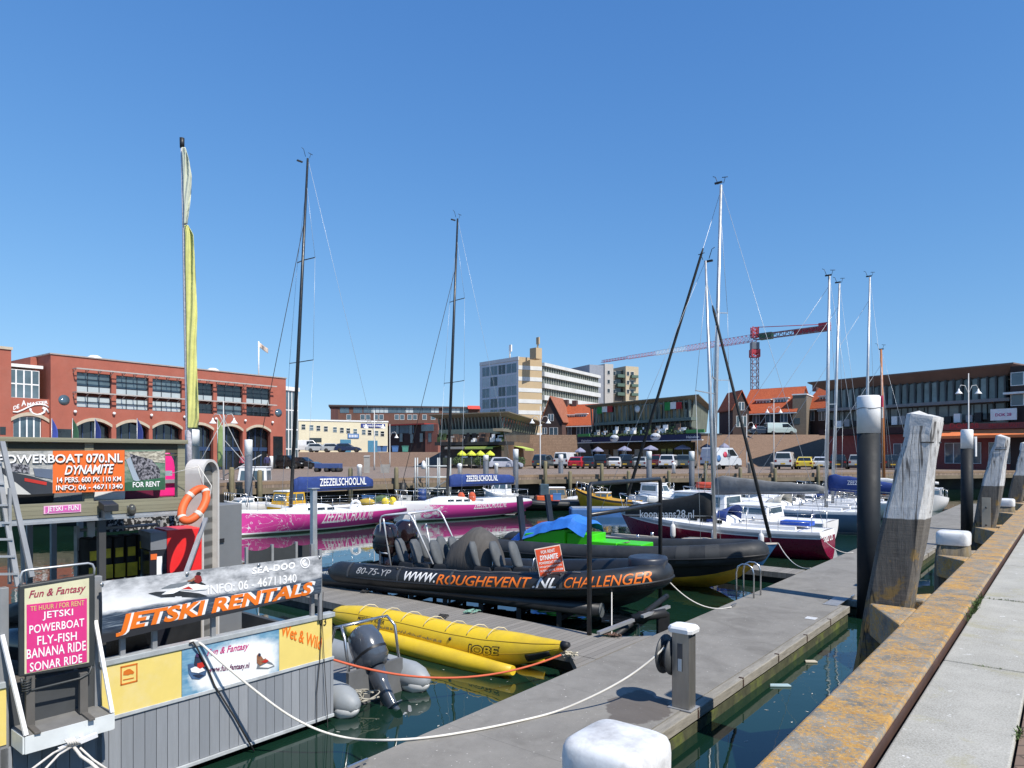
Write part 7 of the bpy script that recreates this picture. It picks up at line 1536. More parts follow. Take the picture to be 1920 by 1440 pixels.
for xa, xb in ((1119, 1148), (1246, 1278)):
    dy = (1296-xa)*.047
    for i, m in enumerate((GRN, WHITE, mat('banner_red', c(190, 35, 45, .75), .7))): x0, x1 = lerp(xa, xb, i/3), lerp(xa, xb, (i+1)/3); onf(pB, pvB, 'flag_cloth', x0, 752+dy-(0 if i == 0 else 0), x1, 764+dy+(3 if i == 0 else 0), -.55, -.52, m)
s_, z_ = pB.sz(1195, 767, -.6); mb = MB(); mb.lathe([(0, 0), (.85, 0), (.85, .05), (0, .05)], 20, (0, 0, 0), 'y'); mb.v = [pB.w(s_+v.x*.62, -.6+v.y, z_+v.z*.62)-pvB.location for v in mb.v]; mb.build('round_sign', WHITE, pvB)
awning(pB, pvB, 1080, 1105, 815, 820, 4.6, GRN) if False else None
for xa, xb in ((1083, 1105), (1286, 1320)): onf(pB, pvB, 'green_parapet', xa, 811-(xa-1083)*.005+(3 if xa < 1100 else -4), xb, 816+(2 if xa < 1100 else -5), -4.3, -4.2, mat('parapet_green', c(100, 190, 105, .6), .7))
for xa in (1102, 1116, 1132, 1150, 1166, 1190, 1205, 1240, 1252): dy = (1296-xa)*.012; onf(pB, pvB, 'shop_window', xa, 841+dy, xa+9, 856+dy, -.62, -.55, BLIND if xa % 4 else GLASSB)
R = random.Random(6)
def shrub(p, r, h, seed, lab, m=None, group=None, n=260):
    R = random.Random(seed); root = T('potted_shrub', lab, 'plant', p, 0, group); mb = MB()
    for i in range(n):
        a, b = R.uniform(0, 6.28), R.uniform(-1, 1); k = R.uniform(.4, 1)**.5; q = Vector((r*k*cos(a)*sqrt(1-b*b), r*k*sin(a)*sqrt(1-b*b), h*.62+h*.38*k*b)); d = Vector((R.gauss(0, 1), R.gauss(0, 1), R.gauss(0, 1))).normalized(); e = d.orthogonal().normalized(); s_ = r*.16
        mb.poly([q-d*s_, q+e*s_*.5, q+d*s_, q-e*s_*.5])
    mb.build('foliage', m or mat('shrub_green', (.045, .08, .025, 1), .7, var=.6, sc=4), root); MB().lathe([(r*.35, 0), (r*.5, h*.3), (r*.45, h*.3), (0, h*.28)], 10).build('pot', mat('pot_grey', (.15, .14, .13, 1), .8), root)
for i, (px, Y, lab) in enumerate(((975, 88, 'bushy planter by the lime awning at the corner of the left pavilion'), (860, 90, 'low planter on the terrace under the lime parasols, left'), (900, 89, 'low planter on the terrace under the lime parasols, middle'), (925, 89, 'low planter on the terrace under the lime parasols, right'))): p = dp(px, 855, Y); p.z = ZG; shrub(p, .8, 1.5, i, lab, None, 'terrace planters')
# tables, seats and plants on the terraces
R = random.Random(41)
def clutter(fr, root, xa, xb, ya, yb, y0, n, mats, zl=None):
    for i in range(n):
        px = lerp(xa, xb, (i+R.uniform(.1, .9))/n); y = y0+R.uniform(-.5, .5); k = (px-xa)/(xb-xa); s0, z0 = fr.sz(px, lerp(ya, yb, k), y0); w_ = R.uniform(.18, .5); h_ = R.uniform(.5, 1.3); m = R.choice(mats)
        mb = MB(); mb.box(s0-w_, s0+w_, y-.25, y+.25, z0, z0+h_*.55); mb.box(s0-w_, s0+w_, y+.18, y+.25, z0+h_*.551, z0+h_); mb.v = [fr.w(v.x, v.y, v.z)-root.location for v in mb.v]; mb.build('terrace_seat', m, root)
PLG = mat('terrace_plant', (.05, .085, .03, 1), .8, var=.6, sc=3)
SEATM = [WHITE, mat('seat_brown', (.16, .10, .07, 1), .7), mat('seat_pale', (.42, .40, .37, 1), .7), BLACK, PLG]
clutter(pA, pvA, 824, 942, 829, 829, -1.6, 22, SEATM); clutter(pB, pvB, 1118, 1292, 816, 811, -2.6, 30, SEATM); clutter(pA, pvA, 830, 940, 872, 874, -2.0, 14, SEATM)
mb = MB(); s0, s1 = pB.s(1108, -3.9), pB.s(1284, -3.9); z0 = H+(HY-816.5)*(oB.y+PB[1].y)/F-ZG
for i in range(420):
    x = R.uniform(s0, s1); q = Vector((x, -3.9+R.gauss(0, .15), z0+abs(R.gauss(0, .28)))); d = Vector((R.gauss(0, 1), R.gauss(0, 1), R.gauss(0, 1))).normalized()*.16; e = d.orthogonal().normalized()*.09; mb.poly([pB.w(*(q+t_))-pvB.location for t_ in (-d, e, d, -e)])
mb.build('terrace_hedge', PLG, pvB, kind='stuff')
onf(pB, pvB, 'terrace_planter', 1106, 813.5, 1286, 817, -3.98, -3.82, mat('planter_dark', (.04, .04, .04, 1), .8)) if False else None
# parasols
def parasol(px, Y, ytop, wpx, m, lab, group):
    p = dp(px, ytop, Y); root = T('parasol', lab, 'parasol', (p.x, p.y, ZG), 0, group); h = p.z-ZG; r = wpx/2*Y/F
    ring = lambda k, z: [Vector((k*r*cos(2*pi*j/8+.4), k*r*sin(2*pi*j/8+.4), z)) for j in range(8)]
    MB().rings([ring(1, h-.50), ring(.55, h-.24), ring(.02, h)], True, False, False).rings([ring(1, h-.50), ring(1.0, h-.64)], True, False, False).build('canopy', m, root); MB().tube([(0, 0, 0), (0, 0, h-.05)], .035, 6).build('pole', ALU, root)
for i, px in enumerate((866, 884, 901, 919)): parasol(px, 87, 844.5+(0 if i else 0), 19, mat('lime_parasol', c(215, 225, 70, .75), .75), ('leftmost of the four lime parasols before the left pavilion', 'second of the four lime parasols from the left', 'third of the four lime parasols from the left', 'rightmost of the four lime parasols before the left pavilion')[i], 'lime green parasols')
for i, (px, w_) in enumerate(((1088, 21), (1121, 22), (1171, 27), (1220, 28), (1280, 30), (1325, 24), (1358, 20))): parasol(px, 92, lerp(839, 832, i/5), w_, mat('slate_parasol', c(150, 152, 178, .75), .75), 'slate blue parasol before the flag hung pavilion, ' + ('first from the left', 'second from the left', 'third from the left', 'fourth from the left', 'fifth from the left', 'sixth, beside the masts', 'seventh, behind the sign written van')[i], 'slate blue parasols')
# ---- tan and white apartment tower with its long wing
tf = frame(900, 200, 972, 188, 5); tw = T('apartment_tower', 'tall tan and white apartment block with long balcony wing and roof antennas', 'building', tf.loc, tf.a)
zt_ = tf.sz(972, 669)[1]; W1 = tf.s(972); Dp = 10
sideF = Fr.two(tf.w(W1, 0, 0).xy, tf.w(W1, 0, 0).xy+Vector((cos(tf.a+radians(72)), sin(tf.a+radians(72)))), 5)
SW = sideF.s(1016); cs, sn = cos(radians(72)), sin(radians(72))
poly = [Vector((0, 0, 0)), Vector((W1, 0, 0)), Vector((W1+SW*cs, SW*sn, 0)), Vector((SW*cs, SW*sn, 0))]
MB().prism(poly, (0, 0, zt_)).build('wall', mat('tower_tan', c(205, 182, 146, .74), .85, var=.06, sc=.3), tw)
sl_ = lambda s, z, o: Vector((W1+s*cs+o*sn*-1*-1, s*sn-o*cs, z))
fl_ = [(700+ (k*19.6)) for k in range(0)]
zf = lambda py: tf.sz(972, py)[1]
mb = MB(); 
for k in range(7):
    y0 = 685+k*21.0; a, b = zf(y0), zf(y0+7.5); mb.prism([sl_(-.02, b, .08), sl_(SW+.02, b, .08), sl_(SW+.02, a, .08), sl_(-.02, a, .08)], Vector((-.08, .0, 0)))
mb.box(-.1, W1+.05, -.1, .4, zt_-.9, zt_+.1); mb.build('white_band', mat('tower_white', (.60, .61, .60, 1), .7, var=.12, sc=.4), tw)
cols = [904, 919, 934, 949, 970]
for k in range(6):
    zb_, zt2 = zf(698+k*21.2), zf(681+k*21.2)+.2
    for j in range(4): window(tf, tw, tf.s(cols[j])+.15, tf.s(cols[j+1])-.15, zb_, zt2, -.05, 2, 1, mat('tower_frame', c(215, 222, 230, .8), .6), (GLASS, MIDGL, GLASS, BLIND)[(j+k) % 4] if j not in (0, 3) else (MIDGL, BLIND, MIDGL)[(j+k) % 3], .12, .03)
MB().box(-.05, W1, -.04, .0, 0, zt_-1).build('window_wall', mat('tower_pale', c(212, 220, 228, .85), .7), tw)
mb = MB(); s_ = tf.s(941); mb.tube([(s_, 3, zt_), (s_, 3, zf(640))], .22, 6); mb.box(s_-.2, s_+.7, 2.8, 3.2, zf(652), zf(639)); mb.build('antenna', WHITE, tw)
mb = MB(); s_ = tf.s(998)-1; mb.box(s_-1.2, s_+1.2, 1.2, 3.4, zt_-.9, zf(655)); mb.tube([(s_+.6, 2.4, zf(656)), (s_+.6, 2.4, zf(648))], .22, 6); mb.box(s_+.2, s_+1.2, 2.2, 2.6, zf(648), zf(635)); mb.build('roof_hut', mat('tower_tan', c(205, 182, 146, .74)), tw)
lwf = frame(1016, 203, 1122, 236, 5); xo = lambda p: Matrix.Rotation(-tf.a, 3, 'Z') @ (p-Vector(tf.loc))
def wing(name, ya0, yb0, out, m):
    s0, s1 = 0, lwf.s(1122); z1, z0 = lwf.sz(1016, ya0)[1], lwf.sz(1016, yb0)[1]; mb = MB(); mb.box(s0, s1, -out, 10, z0, z1); mb.v = [xo(lwf.w(v.x, v.y, v.z)) for v in mb.v]; return mb.build(name, m, tw)
wing('wing_wall', 684, 860, 0, mat('wing_glass', (.10, .125, .12, 1), .2, var=.6, sc=.25))
for a, b in ((680, 686), (697, 705.5), (719, 727.5), (741, 750), (763, 772)): wing('balcony_band', a, b, .9, mat('tower_white', (.60, .61, .60, 1), .7))
mb = MB()
for i in range(26):
    x = lerp(0, lwf.s(1122), (i+.5)/26); mb.box(x-.22, x+.22, -.25, -.02, lwf.sz(1016, 800)[1], lwf.sz(1016, 684)[1])
mb.v = [xo(lwf.w(v.x, v.y, v.z)) for v in mb.v]; mb.each('balcony_divider', mat('divider_pale', c(175, 180, 170, .6), .7), tw)
# ---- grey and beige flats behind
ff = frame(1107, 240, 1197, 249, 6); fb_ = bld('grey_flats', 'grey and beige block of flats with green balconies under the crane jib', ff)
z = lambda py: ff.sz(1150, py)[1]
for a, b, yt, y0, m, nm in ((1107, 1134, 686, .5, mat('flats_grey', c(165, 172, 185, .65), .8), 'wall'), (1134, 1150, 683, 0, mat('flats_pale', c(195, 192, 188, .75), .8), 'wall'), (1150, 1172, 692, 1.2, mat('flats_dark', c(128, 122, 115, .55), .8), 'wall'), (1172, 1196, 685, -.4, mat('flats_beige', c(205, 192, 165, .75), .8), 'wall')):
    MB().box(ff.s(a), ff.s(b), y0, 14, 0, z(yt)).build(nm, m, fb_)
for i, py in enumerate((699, 716, 733)):
    for px, w_ in ((1141, 3), (1155, 4), (1176, 3), (1184, 4)): s_ = ff.s(px); window(ff, fb_, s_-w_*.09*2, s_+w_*.09*2, z(py+4), z(py-4), -.5 if px > 1172 else (-.1 if px < 1150 else 1.1), 1, 1, WHITE, GLASS, .12, .03)
    MB().box(ff.s(1158), ff.s(1171), -.2, 1.2, z(py+8), z(py+2)).build('balcony', mat('balcony_green', c(110, 140, 125, .5), .6), fb_); MB().box(ff.s(1180), ff.s(1192), -1.6, -.4, z(py+8), z(py+3)).build('balcony', mat('balcony_green', c(110, 140, 125, .5), .6), fb_)
    MB().box(ff.s(1158), ff.s(1171), 1.15, 1.19, z(py+2), z(py-6)).build('painted_balcony_shade', GLASS, fb_)  # dark sheet stands in for shade in the balcony recess
# ---- gabled houses
TILE = m_bricks('orange_roof_tiles', c(214, 108, 62, .74), c(196, 92, 52, .7), c(150, 70, 42, .5), (3, 3, 3), .6, .45); HBR = m_bricks('house_brick', c(116, 90, 86, .72), c(102, 80, 78, .7), c(80, 66, 64, .4), (2.4, 2.4, 2.4))
def house(name, label, fr, xl, xr, yeave, yridge, zdep, gable_left=True, gable_px=None, base=None, wins=(), dorm=None, chim=()):
    root = bld(name, label, fr); s0, s1 = fr.s(xl), fr.s(xr); xm_ = (xl+xr)/2; ze, zr_ = fr.sz(xl, yeave)[1], fr.sz(xl, yridge)[1]
    MB().box(s0, s1, 0, zdep, 0, ze).prism([(s0, 0, ze), (s0, zdep, ze), (s0, zdep/2, zr_)], (.25, 0, 0)).prism([(s1-.25, 0, ze), (s1-.25, zdep, ze), (s1-.25, zdep/2, zr_)], (.25, 0, 0)).build('wall', HBR, root)
    mb = MB(); k = (zr_-ze)/(zdep/2); e = .6
    for sg in (0, 1):
        y0 = -e if sg == 0 else zdep+e
        mb.prism([(s0-.3, y0, ze-e*k*.6), (s1+.3, y0, ze-e*k*.6), (s1+.3, zdep/2, zr_+.15), (s0-.3, zdep/2, zr_+.15)], (0, .02 if sg == 0 else -.02, .16))
    rf_ = mb.build('roof', TILE, root)
    MB().box(s0-.3, s1+.3, -e-.1, -e+.05, ze-e*k*.6-.12, ze-e*k*.6+.04).build('gutter', WHITE, root)
    for s_, z_, w_, h_ in [(*fr.sz(px, py), w2, h2) for px, py, w2, h2 in wins]: window(fr, root, s_-w_/2, s_+w_/2, z_-h_/2, z_+h_/2, -.04, 2, 1, WHITE, GLASSB, .09, .03)
    if dorm:
        for xa, xb, ya, yb in dorm:
            yy = zdep*.17; a, z1 = fr.sz(xa, ya, yy); b, z0 = fr.sz(xb, yb, yy); dm_ = MB().box(a, b, yy, zdep*.45, z0, z1).build('dormer', WHITE, rf_); MB().box(a-.2, b+.2, yy-.3, zdep*.45, z1, z1+.15).build('dormer_roof', mat('dormer_white', (.7, .7, .68, 1), .6), rf_)
            window(fr, root, a+.1, b-.1, z0+.15, z1-.1, yy-.05, 4, 1, WHITE, GLASSB, .1, .03)
    for px, w_, h_ in chim: s_ = fr.s(px, zdep/2); MB().box(s_-w_/2, s_+w_/2, zdep/2-.4, zdep/2+.4, zr_-.3, zr_+h_).build('chimney', HBR, root)
    return root
hf = frame(1378, 124, 1496, 117, 6.9); house('gabled_house', 'dark brick house with bright orange tiled roof behind the black foresail', hf, 1392, 1492, 774, 730, 9, wins=((1418, 786, 1.2, 1.5), (1444, 784, 1.6, 1.6), (1470, 783, 1.2, 1.6), (1420, 808, 1.2, 1.2), (1441, 808, 1.2, 1.2)), dorm=((1418, 1444, 751, 763), (1451, 1477, 748, 760)), chim=())
g2 = frame(1374, 119.5, 1396, 119.7, 6.9); ga = bld('gable_front', 'dark brick gable front with pointed orange roof left of the orange roofed house', g2); w_ = g2.s(1396)+.8; ze = g2.sz(1385, 767)[1]; zr_ = g2.sz(1385, 734)[1]
MB().box(0, w_, 0, 6, 0, ze).prism([(0, 0, ze), (w_, 0, ze), (w_*.55, 0, zr_)], (0, 6, 0)).build('wall', HBR, ga)
MB().prism([(-.3, -.25, ze-.3), (w_*.55, -.25, zr_+.1), (w_*.55, 6.2, zr_+.1), (-.3, 6.2, ze-.3)], (0, 0, .18)).prism([(w_+.3, -.25, ze-.3), (w_*.55, -.25, zr_+.102), (w_*.55, 6.2, zr_+.102), (w_+.3, 6.2, ze-.3)], (0, 0, .18)).build('roof', TILE, ga)
window(g2, ga, w_*.35, w_*.7, ze-.2, ze+1.2, -.04, 2, 1, WHITE, GLASSB, .1, .03); window(g2, ga, w_*.2, w_*.85, 1.6, 3.5, -.04, 3, 1, WHITE, MIDGL, .1, .03)
f3 = frame(1486, 117.5, 1508, 116.5, 6.9); nb_ = bld('plain_side_building', 'plain tan rendered building end between the two orange roofs', f3); MB().box(0, f3.s(1512), 0, 8, 0, f3.sz(1490, 741)[1]).build('wall', mat('tan_render', c(150, 138, 122, .6), .85), nb_); pbox(f3, 1489, 784, 1500, 795, -.04, .02).build('window', GLASS, nb_); MB().box(-.1, f3.s(1512)+.1, -.1, 8.1, f3.sz(1490, 741)[1], f3.sz(1490, 741)[1]+.2).build('roof_edge', WHITE, nb_)
h4 = frame(1504, 121, 1575, 114, 6.0); house('gabled_house', 'second dark brick house with orange roof, next to the long brown pavilion', h4, 1508, 1572, 766, 728, 8, wins=((1521, 780, 1.4, 1.7), (1541, 779, 1.2, 1.7), (1558, 779, 1.2, 1.7)), dorm=((1537, 1560, 744, 754),), chim=((1530, .9, .8),))
h5 = frame(1012, 134, 1116, 128, 6.9); house('gabled_house', 'dark brick house with weathered orange roof beside the apartment tower', h5, 1040, 1114, 797, 760, 8, wins=((1065, 808, 1.5, 1.6), (1088, 807, 1.5, 1.6), (1104, 806, 1.2, 1.6)), dorm=((1058, 1078, 779, 787), (1081, 1100, 777, 785)), chim=((1061, 1.0, 1.3), (1078, .9, 1.1)))
g6 = frame(1016, 130, 1054, 128.4, 6.9); gb = bld('gable_front', 'tall dark brick gable with weathered orange roof right of the apartment tower', g6); w_ = g6.s(1054); ze = g6.sz(1030, 790)[1]; zr_ = g6.sz(1030, 745)[1]
MB().box(0, w_, 0, 7, 0, ze).prism([(0, 0, ze), (w_, 0, ze), (w_*.42, 0, zr_)], (0, 7, 0)).build('wall', HBR, gb)
MB().prism([(-.3, -.25, ze-.3), (w_*.42, -.25, zr_+.1), (w_*.42, 7.2, zr_+.1), (-.3, 7.2, ze-.3)], (0, 0, .18)).prism([(w_+.3, -.25, ze-.3), (w_*.42, -.25, zr_+.102), (w_*.42, 7.2, zr_+.102), (w_+.3, 7.2, ze-.3)], (0, 0, .18)).build('roof', m_bricks('old_roof_tiles', c(196, 128, 98, .7), c(180, 108, 80, .65), c(140, 84, 62, .5), (3, 3, 3), .6, .45), gb)
for px, py, a_, b_ in ((1033, 783, 1.1, 1.3), (1021, 808, 1.0, 1.2), (1038, 809, 1.7, 1.5)): s_, z_ = g6.sz(px, py); window(g6, gb, s_-a_/2, s_+a_/2, z_-b_/2, z_+b_/2, -.04, 2, 1, WHITE, GLASSB, .09, .03)
# ---- long brown pavilion on the right
kf = frame(1552, 99, 1890, 80.5, ZG); kp = bld('brown_pavilion', 'long brown pavilion with raked dark glazing above a red restaurant front', kf)
Wd = kf.s(1890); zt_ = kf.sz(1880, 687)[1]; zsb = kf.sz(1880, 705)[1]; z2, z3 = kf.sz(1880, 748)[1], kf.sz(1880, 754)[1]; z4 = kf.sz(1880, 790)[1]
MB().box(0, Wd, 0, 12, 0, zsb).build('glazed_body', DKG, kp)
up = lambda x, y, z: Vector((x, y, z))
MB().rings([[up(-.2, -.2, zsb), up(Wd, -.2, zsb), up(Wd, 12, zsb), up(-.2, 12, zsb)], [up(-2.0, -1.8, zt_), up(Wd+1.2, -1.8, zt_), up(Wd+1.2, 13, zt_), up(-2.0, 13, zt_)], [up(-2.0, -1.8, zt_+.15), up(Wd+1.2, -1.8, zt_+.15), up(Wd+1.2, 13, zt_+.15), up(-2.0, 13, zt_+.15)]], True, True, False).build('overhanging_roof', mat('brown_soffit', c(134, 112, 104, .75), .7, var=.15, sc=.5), kp)
mb = MB()
for i in range(25): x = lerp(.2, Wd-.2, i/24); mb.bar(up(x, -.15, z3), up(x, -.35, zsb+.05), .14, .2)
mb.each('mullion', mat('slate_mullion', (.05, .06, .065, 1), .5), kp)
mb = MB()
for i in range(19): x = lerp(.2, Wd-.2, i/18); mb.bar(up(x, -.15, z4), up(x, -.15, z2-.1), .12, .2)
mb.each('lower_mullion', mat('slate_mullion', (.05, .06, .065, 1), .5), kp)
MB().box(-.5, Wd+.8, -1.8, -.05, z3, z2).build('balcony_slab', mat('slab_grey', c(150, 152, 155, .6), .6), kp)
R = random.Random(31)
for i in range(24): x0, x1 = lerp(.2, Wd-.2, i/24)+.14, lerp(.2, Wd-.2, (i+1)/24)-.14; k_ = R.uniform(.10, .36); MB().box(x0, x1, -.13, -.10, z3+.1, zsb-.15).build('glass_pane', mat('pane_reflection_tone_%d' % (i % 6), (k_*.85, k_, k_*.95, 1), .07, var=.5, sc=.45, spec=.8), kp)  # varied grey greens paint bright reflections into the upper glazing
for i in range(14): x = lerp(.5, Wd-2, i/14); MB().box(x, x+1.3, -.2, -.14, z4+.3, z2-.5).build('painted_reflection_panel', mat('grey_green_reflection', (.20, .24, .235, 1), .1, var=.4, sc=.6), kp)  # pale panels put reflections into the colour of the lower glazing
REDF = mat('red_front', c(140, 66, 62, .9), .6, var=.2); zr1 = kf.sz(1880, 794)[1]; zr0 = kf.sz(1880, 805)[1]
fc = MB().box(kf.s(1760), Wd+3.5, -2.3, -1.9, zr0, zr1).build('red_fascia', REDF, kp); MB().box(0, kf.s(1759, -2), -2.1, -1.9, zr0-.2, zr1-.1).build('dark_fascia', mat('maroon_fascia', c(70, 30, 34, .5), .6), kp)
letters('lettering', 'DOK 28', kf.quad(1781, 794, 803, 1835, 793, 802, -2.34), mat('neon_red', c(205, 55, 60, .8), .5), fc, -.0); letters('lettering', 'RESTAURANT', kf.quad(1854, 795.5, 802, 1913, 793.5, 800, -2.34), mat('neon_red', c(205, 55, 60, .8), .5), fc, .0)
mb = MB(); s0, s1 = kf.s(1752, -2), Wd+3.5; mb.poly([up(s0, -2.0, zr0-.02), up(s1, -2.0, zr0-.02), up(s1, -4.0, zr0-.75), up(s0, -4.0, zr0-.75)]); mb.poly([up(s0, -4.0, zr0-.75), up(s1, -4.0, zr0-.75), up(s1, -4.0, zr0-1.05), up(s0, -4.0, zr0-1.05)]); mb.build('orange_awning', mat('awning_orange', c(240, 135, 80, .8), .75), kp, solid=.04)
mb = MB(); mb.box(0, Wd+3, -.6, -.05, 0, zr0-.3); mb.build('ground_floor_front', REDF, kp)
for px in (1640, 1690, 1788, 1822, 1872, 1895): s_ = kf.s(px, -.7); window(kf, kp, s_-1.0, s_+1.0, .7, 3.2, -.7, 2, 1, WHITE, MIDGL, .1, .05)
R = random.Random(17)
for i in range(16): x = lerp(1, Wd-1, i/16)+R.uniform(-.3, .3); MB().box(x-.35, x+.35, -1.5, -1.0, z4+.0, z4+R.uniform(.7, 1.1)).build('terrace_seat', (BLACK, WHITE, ALUD)[i % 3], kp)
s_, z_ = kf.sz(1882, 777, -2.4); MB().box(s_-1.3, s_+1.3, -2.5, -2.4, z_-.65, z_+.65).build('white_board', WHITE, kp); letters('lettering', 'DOK 28', lambda x, y: Vector((s_-.8+1.6*x, -2.52, z_-.2+.35*y)), TEXTP, kp, .02)
s_ = kf.s(1750, 4); MB().lathe([(.35, zt_), (.35, zt_+.5), (.7, zt_+.55), (.7, zt_+.75), (0, zt_+.8)], 10, (s_, 4, 0)).build('roof_vent', ALUD, kp)
nf = frame(1896, 79, 2010, 74, ZG); nb2 = bld('brown_brick_block', 'brown brick block with white framed windows at the right picture edge', nf)
MB().box(0, nf.s(2010), -.2, 10, 0, nf.sz(1905, 687)[1]).build('wall', HBR, nb2)
for py in (710, 748): s_, z_ = nf.sz(1912, py, -.25); window(nf, nb2, s_-.9, s_+3, z_-.75, z_+.75, -.25, 3, 1, WHITE, GLASSB, .12, .04)
MB().box(-.3, nf.s(2010), -1.2, -.21, nf.sz(1905, 738)[1]-.1, nf.sz(1905, 736)[1]).build('balcony_slab', WHITE, nb2)
# ---- tower crane
ck = T('tower_crane', 'red and white tower crane rising behind the orange roofs', 'crane', dp(1415, 855, 300).xy.to_3d()+Vector((0, 0, 2)), 0); o = ck.location
CR = mat('crane_red', c(195, 55, 72, .70), .5); CW = mat('crane_white', (.72, .72, .72, 1), .5); CG = mat('crane_grey', c(150, 118, 130, .6), .5)
def lattice(mb, a, b, w, n, up=Vector((0, 0, 1)), th=.22, tri=False):
    a, b = V3(a), V3(b); d = (b-a).normalized(); s_ = d.cross(up).normalized()*w/2; u_ = s_.cross(d).normalized()*w/2
    cn = [(-s_-u_), (s_-u_), (s_+u_), (-s_+u_)] if not tri else [(-s_-u_), (s_-u_), u_]
    for q in cn: mb.bar(a+q, b+q, th)
    for i in range(n):
        p, r_ = a.lerp(b, i/n), a.lerp(b, (i+1)/n)
        for j in range(len(cn)): mb.bar(p+cn[j], r_+cn[(j+1) % len(cn)], th*.7); mb.bar(p+cn[j], p+cn[(j+1) % len(cn)], th*.7)
    return mb
zj = H+222*300/F-o.z
lattice(MB(), (0, 0, 0), (0, 0, zj-8.5), 2.6, 16, Vector((0, 1, 0)), .24).build('mast', CG, ck); lattice(MB(), (0, 0, zj-8.4), (0, 0, zj-5.2), 3.2, 2, Vector((0, 1, 0)), .5).box(-1.8, 1.8, -1.8, 1.8, zj-6.6, zj-5.4).build('slewing_collar', CR, ck)
MB().box(-1.7, 1.5, -1.8, 1.2, zj-5.2, zj-2.2).build('cab', mat('cab_grey', c(120, 130, 145, .6), .5), ck, bevel=.1)
jl = dp(1128, 679, 376)-o; jr = dp(1556, 615, 277)-o; jl.z = jr.z = zj; jl = Vector((jl.x, jl.y, zj-.0))
A_ = Vector((0, 0, zj))
for i in range(5): lattice(MB(), A_.lerp(jl, i/5), A_.lerp(jl, (i+1)/5), 3.0-.45*i, 9, th=.14, tri=True).build('jib_section', (CR, mat('crane_pink', c(222, 150, 160, .75), .5), CW, mat('crane_pink', c(222, 150, 160, .75), .5), CR)[i], ck)
lattice(MB(), A_, jr, 2.0, 12, th=.25).build('counter_jib', CG, ck); lattice(MB(), A_, A_+Vector((0, 0, 4.5)), 2.4, 3, Vector((0, 1, 0)), .4).build('tower_head', CR, ck)
MB().bar(A_.lerp(jr, .55), jr, 1.5, 1.5).build('counter_beam', CR, ck); MB().bar(jr-Vector((3, -3, -1)), jr-Vector((0, 0, -1)), 1.4, 2.6).build('counterweight', CR, ck); MB().bar(A_.lerp(jr, .08), A_.lerp(jr, .25), 2.1, 2.8).build('green_box', mat('crane_green', c(40, 110, 75, .6), .5), ck)
MB().tube([A_+Vector((0, 0, 4.4)), jr+Vector((0, 0, 1.5))], .16, 5).build('tie_rod', CR, ck)
